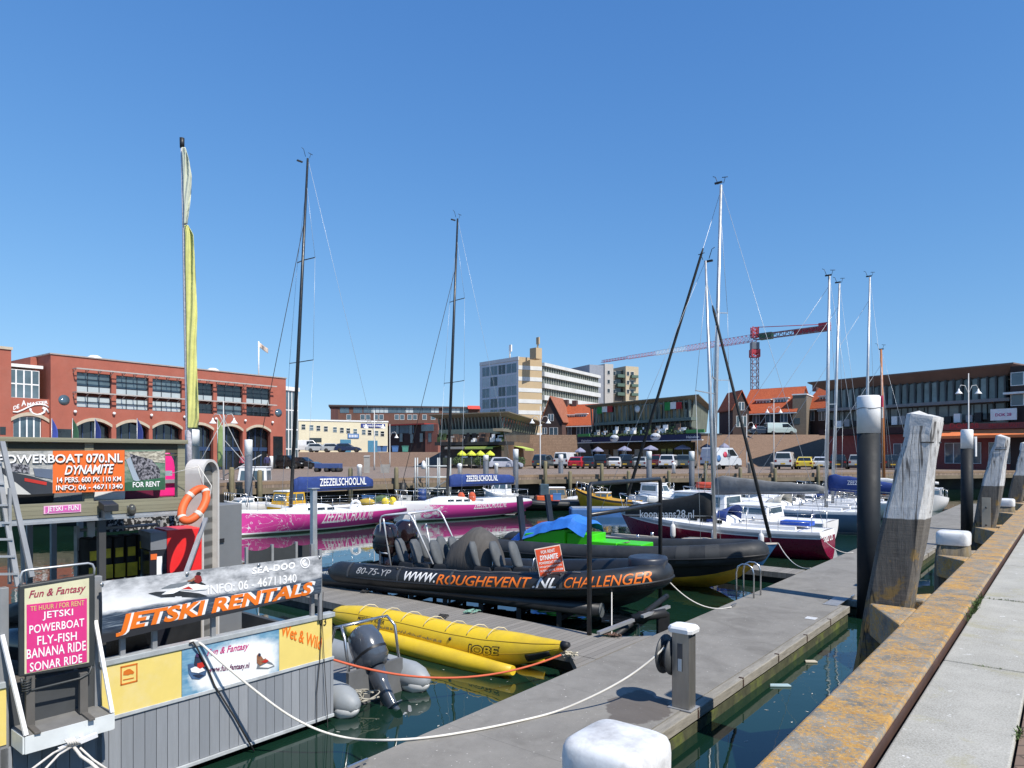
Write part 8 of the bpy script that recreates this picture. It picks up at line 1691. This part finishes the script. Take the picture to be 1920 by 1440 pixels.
# ---- cars
def carmat(r, g, b): return mat('car_paint_%d_%d_%d' % (r, g, b), c(r, g, b, .78), .25, .0, .08, 2, coat=.8)
TYRE = mat('tyre', (.015, .015, .015, 1), .8); LAMPR = mat('tail_lamp', c(150, 20, 20, .7), .3); LAMPW = mat('head_lamp', (.6, .6, .58, 1), .15); PLATE = mat('number_plate', c(225, 185, 60, .8), .5)
def car(px, Y, zb, rz, kind, m, lab, group='cars parked along the far quay', sc=1.0):
    p = dp(px, 855, Y); root = T('parked_car' if kind != 'van' else 'parked_van', lab, 'van' if kind == 'van' else 'car', (p.x, p.y, zb), rz, group); L_, W_, h_ = {'car': (4.2, 1.76, 1.47), 'suv': (4.5, 1.86, 1.72), 'van': (4.9, 1.95, 2.0), 'big': (5.6, 2.05, 2.6)}[kind]
    L_, W_, h_ = L_*sc, W_*sc, h_*sc; kind_ = 'van' if kind == 'big' else kind
    low = [(-.5, .30), (-.5, .58), (-.485, .62), (.33, .60), (.47, .48), (.5, .35), (.5, .18), (-.5, .18)] if kind_ == 'car' else [(-.5, .25), (-.5, .56), (.28, .56), (.46, .5), (.5, .36), (.5, .18), (-.5, .18)]
    top = {'car': [(-.47, .61), (-.40, .95), (-.30, 1.0), (.02, .99), (.22, .62)], 'suv': [(-.485, .57), (-.45, .96), (-.38, 1.0), (.05, .98), (.24, .57)], 'van': [(-.495, .56), (-.485, .97), (-.46, 1.0), (.22, .99), (.40, .55)]}[kind_]
    def sect(pts, w0, w1, z0=None):
        zs_ = [q[1] for q in pts]; lo, hi = min(zs_), max(zs_); f = lambda z: W_/2*lerp(w0, w1, (z-lo)/(hi-lo))
        return [[Vector((x*L_, -f(z), z*h_)) for x, z in pts], [Vector((x*L_, f(z), z*h_)) for x, z in pts]]
    b = MB(); b.rings(sect(low, .97, 1.0), True, True, False); b.rings(sect(top, .98, .76), True, True, False); body = b.build('body', m, root, bevel=.05)
    zt_ = h_; g = MB()
    side = {'car': [(-.40, .66), (-.35, .90), (.0, .93), (.14, .66)], 'suv': [(-.42, .62), (-.40, .90), (.04, .92), (.17, .62)], 'van': [(.02, .62), (.02, .90), (.22, .92), (.34, .62)]}[kind_]
    for sg in (-1, 1):
        zs_ = [q[1] for q in top]; lo, hi = min(zs_), max(zs_); f = lambda z: W_/2*lerp(.98, .76, (z-lo)/(hi-lo))+.012; g.poly([Vector((x*L_, sg*f(z), z*h_)) for x, z in side])
    (xa, za), (xb, zb_) = top[0], top[1]; w_ = W_/2*.8
    q = lambda k: (lerp(xa, xb, k)*L_-.015, lerp(za, zb_, k)*h_)
    if kind != 'big': g.poly([(q(.2)[0], -w_, q(.2)[1]), (q(.2)[0], w_, q(.2)[1]), (q(.9)[0], w_*.88, q(.9)[1]), (q(.9)[0], -w_*.88, q(.9)[1])])
    (xa, za), (xb, zb_) = top[-1], top[-2]; q2 = lambda k: (lerp(xa, xb, k)*L_+.02, lerp(za, zb_, k)*h_+.015)
    g.poly([(q2(.08)[0], -w_, q2(.08)[1]), (q2(.08)[0], w_, q2(.08)[1]), (q2(.92)[0], w_*.85, q2(.92)[1]), (q2(.92)[0], -w_*.85, q2(.92)[1])])
    g.build('window', GLASS, root)
    for x in (-.31, .32):
        for sg in (-1, 1):
            w = MB(); w.lathe([(.0, -.1), (.31, -.1), (.33, -.06), (.33, .08), (.31, .1), (0, .1)], 14, (x*L_, sg*(W_/2-.09), .33), 'y').build('wheel', TYRE, root); 
    for sg in (-1, 1):
        MB().box(-L_/2-.012, -L_/2+.1, sg*W_*.40-.12, sg*W_*.40+.12, h_*.43, h_*.55).build('tail_light', LAMPR, root); MB().box(L_/2-.1, L_/2-.01, sg*W_*.36-.15, sg*W_*.36+.15, h_*.36, h_*.44).build('headlight', LAMPW, root)
    MB().box(-L_/2-.015, -L_/2+.05, -.26, .26, h_*.30, h_*.38).build('number_plate', PLATE, root); MB().box(-L_/2-.01, -L_/2+.15, -W_*.46, W_*.46, h_*.18, h_*.28).build('bumper', BLACK, root)
    return root
A90 = pi/2
for px, Y, dr, kind, col, lab in ((1022, 89, 22, 'suv', (52, 66, 72), 'dark slate car parked first at the left of the quay row'), (1064, 91, 25, 'van', (228, 230, 232), 'white van with round rear mark parked behind a grey pile'), (1088, 88, 25, 'car', (190, 30, 40), 'bright red car among the parked cars'), (1111, 88, 25, 'car', (40, 50, 62), 'dark blue grey car right of the bright red car'), (1134, 88, 25, 'suv', (28, 28, 32), 'black estate car left of the white estate car'),
    (1159, 88, 25, 'car', (232, 232, 232), 'white estate car between two dark cars'), (1181, 88, 25, 'suv', (30, 34, 36), 'black car right of the white estate car'), (1206, 88, 25, 'car', (175, 182, 186), 'silver car left of a grey pile'), (1233, 90, 25, 'suv', (120, 40, 48), 'dark red car partly hidden behind a grey pile'), (1257, 87, 25, 'suv', (232, 234, 238), 'white off road car right of the dark red car'), (1287, 88, 25, 'suv', (95, 108, 112), 'grey green car beside the sign written van'),
    (1473, 84, 28, 'van', (232, 232, 230), 'white van parked left of the yellow car'), (1511, 84, 28, 'car', (225, 200, 50), 'yellow hatchback on the far quay'), (1541, 85, 28, 'car', (215, 220, 228), 'white car right of the yellow hatchback'), (1573, 85, 28, 'suv', (30, 32, 34), 'black car behind the pale masts'), (1606, 85, 25, 'suv', (165, 170, 175), 'silver grey car just left of the black pile'), (1672, 83, 25, 'suv', (45, 48, 52), 'dark car between black pile and weathered post')):
    car(px, Y, ZG, A90-radians(dr), kind, carmat(*col), lab, sc=1.04)
vn = car(1352, 84, ZG, A90-radians(52), 'big', carmat(215, 222, 230), 'big white van with blue and red painted figures on its side', sc=1.0)
mb = MB(); mb.lathe([(0, 0), (.38, 0), (.38, .01), (0, .01)], 14, (-.6, -1.02, 1.75), 'y'); mb.build('red_motif', mat('motif_red', c(200, 60, 90, .7)), vn); mb = MB(); mb.lathe([(0, 0), (.42, 0), (.42, .01), (0, .01)], 14, (-1.9, -1.035, 1.3), 'y'); mb.build('blue_motif', mat('motif_blue', c(70, 120, 175, .7)), vn); mb = MB(); mb.lathe([(0, 0), (.36, 0), (.36, .01), (0, .01)], 14, (.1, -1.02, 1.55), 'y'); mb.build('grey_motif', mat('motif_grey', c(80, 90, 110, .7)), vn)
for px, Y, rz, kind, col, lab in ((540, 87, -.2, 'suv', (22, 24, 28), 'black people carrier at the corner of the red building'), (570, 87, -.25, 'car', (22, 26, 32), 'dark saloon car right of the black people carrier'), (948, 86, .1, 'car', (185, 190, 205), 'pale lilac car beside the left pavilion terrace')):
    car(px, Y, ZG, rz, kind, carmat(*col), lab)
for px, rz, kind, col, lab in ((575, .15, 'van', (236, 236, 236), 'white delivery van before the beige warehouse, leftmost'), (599, .1, 'car', (200, 205, 208), 'silver car between white van and warehouse door'), (628, .1, 'car', (190, 196, 200), 'silver car left of the first blue warehouse door'), (653, .1, 'car', (45, 60, 95), 'dark blue car at the first blue warehouse door'), (1427, .1, 'car', (55, 70, 90), 'dark blue car up on the dike before the orange roofed house'), (1462, .05, 'van', (195, 215, 215), 'pale mint van up on the dike before the orange roofed house')):
    up_ = px > 1000; car(px, 115.2 if not up_ else 115.4, 4.15 if not up_ else 7.0, rz, kind, carmat(*col), lab, 'cars parked up on the dike')
# ---- street lamps
def lamp(px, Y, ytop, lab, twin=True, zb=ZG, arm=0):
    p = dp(px, ytop, Y); root = T('street_lamp', lab, 'lamp', (p.x, p.y, zb), 0, 'quay street lamps'); h = p.z-zb
    MB().tube([(0, 0, 0), (0, 0, 1), (0, 0, h)], [.10, .075, .045], 8).build('pole', mat('lamp_white', (.50, .50, .50, 1), .5), root)
    for sg in ((-1, 1) if twin else (1,)):
        MB().tube([(0, 0, h-2.0), (sg*.35, 0, h-1.2), (sg*.75, 0, h-1.15), (sg*.95, 0, h-1.5)], .035, 6).build('arm', mat('lamp_white', (.50, .50, .50, 1), .5), root)
        MB().lathe([(.05, h-1.5), (.10, h-1.7), (.30, h-1.95), (.33, h-2.0), (0, h-1.98)], 12, (sg*.95, 0, 0)).build('lamp_shade', WHITE, root)
lamp(419, 62, 752, 'white twin lamp post in front of the red building arches'); lamp(702, 78, 770, 'white twin lamp post in front of the beige warehouse'); lamp(1013, 82, 762, 'white lamp post between the two glass pavilions'); lamp(1451, 100, 748, 'lamp post in front of the orange roofed house'); lamp(1816, 68, 700, 'white lamp post in front of the brown pavilion', True); lamp(1400, 95, 776, 'short lamp post at the left of the orange roofed house', False); lamp(731, 100, 795, 'grey lamp post at the corner of the beige warehouse', False)
# flag on the roof of the red building
p = rf.w(rf.s(485, 6), 6, ztop); fpr = T('flag_pole', 'white flag pole with small flag on the roof of the red building', 'flag pole', p, 0); k = p.y/F; tz = H+(HY-640)*k-p.z
MB().tube([(0, 0, 0), (0, 0, tz)], .09, 8).build('pole', WHITE, fpr); MB().grid(lambda a, b: Vector((a*17*k, .2*sin(a*7), tz-.1-b*9*k-a*12*k)), 8, 5).build('flag', mat('orange_white_flag', c(225, 205, 190, .8), .8, var=.5, sc=.9), fpr, solid=.02)
for i, (px, m, lab) in enumerate(((97, mat('beach_flag_blue', c(70, 90, 185, .7), .7), 'blue feather flag at the left arch of the red building'), (136, mat('beach_flag_green', c(60, 110, 80, .6), .7), 'slim green feather flag beside the dark side door'), (178, mat('beach_flag_navy', c(40, 60, 140, .6), .7), 'navy feather flag before the first arch'), (257, mat('beach_flag_navy', c(40, 60, 140, .6), .7), 'navy feather flag before the second arch'), (408, mat('beach_flag_lime', c(160, 185, 120, .7), .7), 'pale green feather flag behind the lamp post'))):
    q = dp(px, 784, 64); r_ = T('feather_flag', lab, 'flag', (q.x, q.y, ZG), 0, 'feather flags before the red building'); h_ = q.z-ZG; MB().tube([(0, 0, 0), (0, 0, h_)], .03, 6).build('pole', ALU, r_); MB().grid(lambda a, b: Vector((a*.55*sin(min(b*3, 1)*pi/2), .05*sin(b*7), h_-b*(h_-.6))), 4, 14).build('flag', m, r_, solid=.01)
# ---- far jetty, small craft, quay clutter
fj2 = T('far_jetty', 'low floating jetty behind the farther pink yacht', 'jetty', dp(860, 855, 47.5).xy.to_3d(), 0)
MB().box(-13, 14, -1, 1, .15, .36).build('deck', WOODGREY, fj2); MB().box(-12.8, 13.8, -.9, .9, -.3, .148).build('float', BLACK, fj2)
def small(name, lab, pxb, pxs, Yb, Ys, hp, col, cab, roofm=None, deckm=None):
    a, b = dp(pxb, 855, Yb), dp(pxs, 855, Ys); a.z = b.z = 0; return motorboat(name, lab, a, b, hp, [(.0, 0), (.08, 1), (-.14, 2), (99, 3)], [WL]+col, cab, deckm, 'small craft along the far quay')
YLW = mat('yellow_hull', c(225, 175, 40, .75), .45, var=.15)
small('workboat', 'yellow launch with dark bow band moored at the far quay', 1078, 1200, 44.5, 43, (2.0, .75, 1.45, .3, .8, .5), [YLW, YLW, mat('dark_bow_band', (.03, .03, .03, 1), .6)], [(-.05, .18, .6, .35, .1, YLW)], None, mat('launch_deck_yellow', c(210, 160, 45, .7), .6))
small('cabin_boat', 'small yellow and white cabin boat left of the nearer pink yacht mast', 498, 572, 38, 40.5, (2.0, .7, .9, .3, .8, .4), [mat('dark_hull', (.03, .035, .03, 1), .5), YLW, WHITE], [(-.3, .2, .7, .85, .2, YLW)], YLW)
small('cabin_boat', 'white cabin boat behind the sail cover of the farther pink yacht', 905, 968, 50.5, 50, (2.2, .8, 1.2, .3, .8, .5), [WHITEB, WHITEB, WHITEB], [(-.3, .25, .75, .9, .4, WHITEB)])
small('cabin_boat', 'small white boat with tan canvas cover right of the orange box', 1098, 1022, 47.5, 47.5, (1.9, .6, .9, .3, .8, .4), [WHITE, WHITEB, WHITEB], [(-.45, .05, .72, .75, .2, mat('tan_canvas', c(165, 145, 120, .65), .85))], mat('tan_canvas', c(165, 145, 120, .65), .85))
small('racing_yacht', 'third pink hulled boat, mostly hidden behind the grey locker', 420, 500, 39, 41, (2.0, .8, 1.0, .3, .8, .4), [mat('pale_pink_hull', c(205, 120, 165, .7), .4, var=.5, sc=4), WHITEB, WHITEB], [(-.1, .3, .6, .3, .3, WHITEB)])
small('cruiser', 'white cruiser with grey windscreen behind the black goal frame', 1262, 1195, 49, 47, (2.4, .8, 1.2, .3, .8, .5), [WHITEB, WHITEB, WHITEB], [(-.2, .25, .72, .8, .5, WHITEB)])
p = dp(445, 855, 46); fb2 = motorboat('fishing_boat', 'old fishing boat with red deck rail and mast before the red building', p+Vector((-3.6, -.3, -p.z)), p+Vector((3.4, .5, -p.z)), (2.6, 1.2, 1.9, .4, .8, .5), [(.0, 0), (.12, 0), (-.25, 1), (99, 2)], [mat('dark_hull', (.03, .035, .03, 1), .5), mat('dark_hull', (.03, .035, .03, 1), .5), mat('deck_red', c(170, 70, 70, .6), .6)], [(-.3, -.02, .6, 1.5, .2, WHITE)], mat('deck_red', c(170, 70, 70, .6), .6))
MB().tube([(.8, 0, 1.4), (.8, 0, 6.2)], .06, 6).tube([(.8, 0, 6.0), (3.0, 0, 1.8)], .025, 5).tube([(.8, 0, 6.0), (-1.6, .9, 1.6)], .025, 5).tube([(.8, 0, 4.6), (-1.6, -.9, 1.6)], .025, 5).tube([(.8, 0, 2.2), (-1.6, 0, 3.6)], .04, 5).build('mast_gear', mat('gear_grey', (.35, .36, .36, 1), .5), fb2['root'])
Rg = Rib(4.6, .75, .22, .4, .25); q = dp(1022, 855, 45.5); q.z = 0; ro, _ = rib('rubber_boat', 'dark inflatable boat carrying an orange box and windscreen at the far jetty', q, pi+.08, Rg, TUBEBLK, -.1, [BLACK, BLACK, BLACK])
MB().box(-.9, .6, -.5, .5, .45, .95).build('orange_box', mat('box_orange', c(225, 95, 40, .8), .6), ro, bevel=.05); MB().box(-.2, .35, -.4, .4, .96, 1.7).build('windscreen', GLASSB, ro, bevel=.03)
q = dp(1142, 936, 43); bp = T('blue_pontoon', 'blue work pontoon under the yellow launch', 'pontoon', (q.x-.3, q.y-2.2, 0), 0); MB().box(-2.3, 2.3, -.8, .8, -.1, .5).build('pontoon_body', mat('pontoon_blue', c(70, 120, 185, .65), .5, var=.15), bp, bevel=.08); MB().box(-2.2, 2.2, -.7, .7, .502, .53).build('walkway', ALU, bp)
q = dp(1050, 855, 43); loose('cool_box', 'small light blue cool box on the dark inflatable boat side', 'box', Vector((q.x-.1, 44.4, .72)), lambda b: b.box(-.25, .25, -.2, .2, 0, .34).box(-.26, .26, -.21, .21, .345, .42), mat('cool_blue', c(90, 140, 205, .7), .5))
# steel gangway tower beside the far jetty
gw_ = T('gangway', 'grey steel gangway and handrail tower leading down to the far jetty', 'gangway', dp(812, 855, 50).xy.to_3d(), 0)
mb = MB()
for x in (-1.2, -.4, .4, 1.2):
    for y in (-.6, .6): mb.tube([(x, y, .3), (x, y, 3.4)], .05, 6)
for z in (1.2, 2.0, 2.8):
    for y in (-.6, .6): mb.tube([(-1.2, y, z), (1.2, y, z)], .04, 6)
mb.build('railing', mat('gang_grey', (.42, .45, .45, 1), .5, .2), gw_); MB().prism([(-1.2, -.5, .4), (1.3, -.5, 1.9), (1.3, .5, 1.9), (-1.2, .5, .4)], (0, 0, .08)).build('walkway', ALUD, gw_); MB().lathe([(.28, .2), (.28, 1.6), (0, 1.62)], 12, (-2.2, 0, 0)).build('rubber_roller', BLACK, gw_)
mb = MB(); mb.lathe([(.0, 2.6), (.16, 2.6), (.16, 2.9), (.10, 3.15), (0, 3.2)], 10, (-.6, -.6, 0)); mb.build('white_lantern', WHITE, gw_)
# blue bench trailer, planter, bins, blue tubs
q = dp(616, 872, 70); bt = T('boat_trailer', 'long low blue boat trailer on the brown paving', 'trailer', (q.x, q.y, ZG), -.05); MB().box(-1.3, 1.3, -.5, .5, .35, .85).build('trailer_bed', mat('trailer_blue', c(75, 100, 160, .6), .6), bt, bevel=.05)
for x in (-1.1, -.1, .6, 1.1): MB().lathe([(0, -.55), (.22, -.55), (.22, .55), (0, .55)], 10, (x, 0, .22), 'y').build('wheel', TYRE, bt)
for i, (px, Y, lab) in enumerate(((688, 66, 'grey ticket machine on the paving near the twin lamp'), (722, 66, 'square stone planter on the paving near the twin lamp'))): q = dp(px, 855, Y); loose('planter' if i else 'ticket_machine', lab, 'planter' if i else 'machine', Vector((q.x, q.y, ZG)), (lambda b: b.box(-.25, .25, -.2, .2, 0, 1.5).prism([(-.28, -.24, 1.5), (.28, -.24, 1.5), (.28, .24, 1.6), (-.28, .24, 1.6)], (0, 0, .06))) if not i else (lambda b: b.rings([[Vector((a*.4*k, b_*.4*k, z)) for a, b_ in ((-1, -1), (1, -1), (1, 1), (-1, 1))] for k, z in ((.85, 0), (1, .8), (.88, .8), (.85, .7))], True, True, False)), mat('stone_grey', (.32, .31, .29, 1), .8))
for i, (px, col, lab) in enumerate(((713, (105, 150, 205), 'pale blue bin at the right end of the warehouse, first'), (720, (90, 135, 195), 'pale blue bin at the right end of the warehouse, second'), (741, (95, 145, 210), 'pale blue bin left of the green bin on the dike'), (760, (95, 175, 160), 'green bin on the dike before the dark brick block'))):
    q = dp(px, 855, 119); r_ = T('refuse_bin', lab, 'bin', (q.x, q.y, 4.15), 0, 'bins on the dike'); MB().rings([[Vector((a*.5*k, b_*.4*k, z)) for a, b_ in ((-1, -1), (1, -1), (1, 1), (-1, 1))] for k, z in ((.85, .1), (1, 1.0))], True, True, False).build('bin_body', mat('bin_%d' % i, c(*col, .7), .6), r_); MB().box(-.55, .55, -.45, .45, 1.0, 1.1).build('lid', mat('bin_%d' % i, c(*col, .7), .6), r_)
# white bollards and grey posts on the quay edge
for i, (px, lab) in enumerate(((860, 'white bollard left of the farther pink yacht mast, on the quay'), (1300, 'white bollard on the quay before the sign written van'), (1412, 'square pale post on the quay before the retaining wall'), (1455, 'square stone post on the quay left of the white van'), (930, 'white bollard on the quay before the left pavilion'), (668, 'white bollard on the quay below the beige warehouse'), (1268, 'pale bollard on the quay before the white off road car'))):
    e = edge_at(px); r_ = T('quay_bollard', lab, 'bollard', (e.x, e.y+1.0, ZQ), 0, 'bollards on the far quay'); MB().lathe([(.16, 0), (.15, .75), (.19, .8), (.19, .95), (.1, 1.02), (0, 1.03)], 10).build('post', WHITE if i not in (2, 3) else mat('stone_grey', (.32, .31, .29, 1), .8), r_); MB().lathe([(.21, 0), (.21, .06), (0, .061)], 10).build('base', BLACK, r_)
# people far off on the quay
def person(px, Y, zb, top, bot, lab, rz=0, step=.22, h=1.74):
    p = dp(px, 855, Y); root = T('person', lab, 'person', (p.x, p.y, zb), rz)
    V = [(0, 0, .98), (0, 0, 1.18), (0, 0, 1.40), (0, 0, 1.50), (0, .01, 1.58), (0, .01, 1.68), (.19, 0, 1.42), (.25, .04, 1.14), (.24, .14, .92), (-.19, 0, 1.42), (-.25, -.03, 1.14), (-.24, -.10, .92), (.09, .02, .92), (.10, step*.7, .50), (.10, step, .07), (.10, step+.14, .03), (-.09, 0, .92), (-.10, -step*.4, .50), (-.10, -step, .08), (-.10, -step+.14, .03), (0, .01, 1.74)]
    E = [(0, 1), (1, 2), (2, 3), (3, 4), (4, 5), (2, 6), (6, 7), (7, 8), (2, 9), (9, 10), (10, 11), (0, 12), (12, 13), (13, 14), (14, 15), (0, 16), (16, 17), (17, 18), (18, 19), (5, 20)]
    Rd = [.15, .14, .16, .06, .065, .10, .07, .05, .035, .07, .05, .035, .10, .075, .045, .04, .10, .075, .045, .04, .06]
    for s_, i0 in ((1, 8), (-1, 11)):
        b = V[i0]
        for k in range(4): V.append((b[0]+s_*.0+(k-1.5)*.012, b[1]+.03+.01*(k == 1), b[2]-.16+.012*abs(k-1.5))); E.append((i0, len(V)-1)); Rd.append(.009)
        V.append((b[0]-s_*.03, b[1]+.04, b[2]-.07)); E.append((i0, len(V)-1)); Rd.append(.010)
    me = bpy.data.meshes.new('body'); me.from_pydata(V, E, []); o = bpy.data.objects.new('body', me); COL.objects.link(o); o.parent = root
    sk = o.modifiers.new('skin', 'SKIN'); me.skin_vertices or o.modifiers
    for i, sv in enumerate(me.skin_vertices[0].data): sv.radius = (Rd[i], Rd[i]); sv.use_root = (i == 0)
    o.modifiers.new('sub', 'SUBSURF').render_levels = 1
    m = Mt('person_'+lab[:14].replace(' ', '_')); sp = m.n('ShaderNodeSeparateXYZ'); m.l(m.co, sp.inputs[0]); z_ = m.math('DIVIDE', sp.outputs[2], 2.0)
    m.set(Base_Color=m.ramp(z_, (0, (.02, .02, .02, 1)), (.045, bot), (.49, top), (.755, (.42, .26, .19, 1)), interp='CONSTANT'), Roughness=.8); me.materials.append(m.m)
    MB().ball((0, -.0, 1.70), (.105, .115, .09), 10, 7).build('hair', mat('dark_hair', (.03, .02, .015, 1), .8), root); return root
person(501, 60, ZG, c(60, 60, 110, .6), c(60, 60, 70, .5), 'person in a blue top walking before the red building', .4)
person(454, 62, ZG, c(205, 90, 110, .7), c(40, 45, 60, .5), 'person in a pink top standing by the arches of the red building', -.5, .08)
person(1417, 112, 7.0, c(200, 40, 60, .7), c(60, 60, 70, .5), 'person in a red jacket up on the dike before the orange roofed house', 1.2)

# gear lying on the far jetty
R = random.Random(19); fjl = Vector((fj2.location.x, fj2.location.y, .36))
for i, (dx, nm, ct, m, lab) in enumerate(((-6.2, 'fish_crate', 'crate', mat('crate_blue', c(60, 110, 170, .7), .6), 'blue fish crate on the far jetty left of the gangway'), (-5.2, 'net_pile', 'net', mat('net_green', (.06, .11, .05, 1), .9, var=.6, sc=9), 'heap of green net on the far jetty'), (-3.6, 'fish_crate', 'crate', mat('crate_white', (.6, .6, .58, 1), .6), 'white fish crate on the far jetty'), (-2.5, 'oil_drum', 'drum', mat('drum_blue', c(45, 75, 140, .7), .5), 'dark blue drum on the far jetty behind the pink bow'),
    (-.6, 'net_pile', 'net', mat('net_olive', (.14, .13, .05, 1), .9, var=.6, sc=9), 'heap of olive net on the far jetty behind the farther pink yacht'), (4.6, 'fish_crate', 'crate', mat('crate_grey', (.3, .3, .3, 1), .6), 'grey crate on the far jetty right of the farther pink yacht'), (6.6, 'oil_drum', 'drum', mat('drum_rust', c(140, 70, 50, .6), .7), 'rust red drum near the right end of the far jetty'), (8.6, 'fish_crate', 'crate', mat('crate_yellow', c(220, 180, 60, .7), .6), 'yellow crate near the right end of the far jetty'))):
    p = fjl+Vector((dx, R.uniform(-.5, .3), 0)); r_ = T(nm, lab, ct, p, R.uniform(-.6, .6), 'gear on the far jetty')
    if nm == 'fish_crate': MB().rings([[Vector((a*.42*k, b*.3*k, z)) for a, b in ((-1, -1), (1, -1), (1, 1), (-1, 1))] for k, z in ((.88, 0), (1, .42), (1.05, .43), (1.05, .47), (.93, .47), (.85, .1))], True, True, False).build('crate_body', m, r_); MB().box(-.12, .12, -.325, -.305, .28, .34).build('hand_hold', BLACK, r_)
    elif nm == 'oil_drum': MB().lathe([(.28, 0), (.29, .28), (.30, .30), (.29, .32), (.29, .6), (.30, .62), (.28, .64), (.28, .9), (.26, .9), (.25, .88), (0, .88)], 16).build('drum_body', m, r_); MB().lathe([(.04, .88), (.04, .91), (0, .91)], 8, (.14, 0, 0)).build('bung', STEEL, r_)
    else: MB().grid(lambda a, b: Vector(((2*a-1)*.7, (2*b-1)*.5, .5*max(0, 1-((2*a-1)**2+(2*b-1)**2)*.9)**.6+.08*noise.noise((a*7, b*7, i)))), 14, 12).build('net_heap', m, r_); tangle(MB(), Vector((.3, -.2, .2)), .25, 2, .02, R).build('float_line', ROPE, r_)
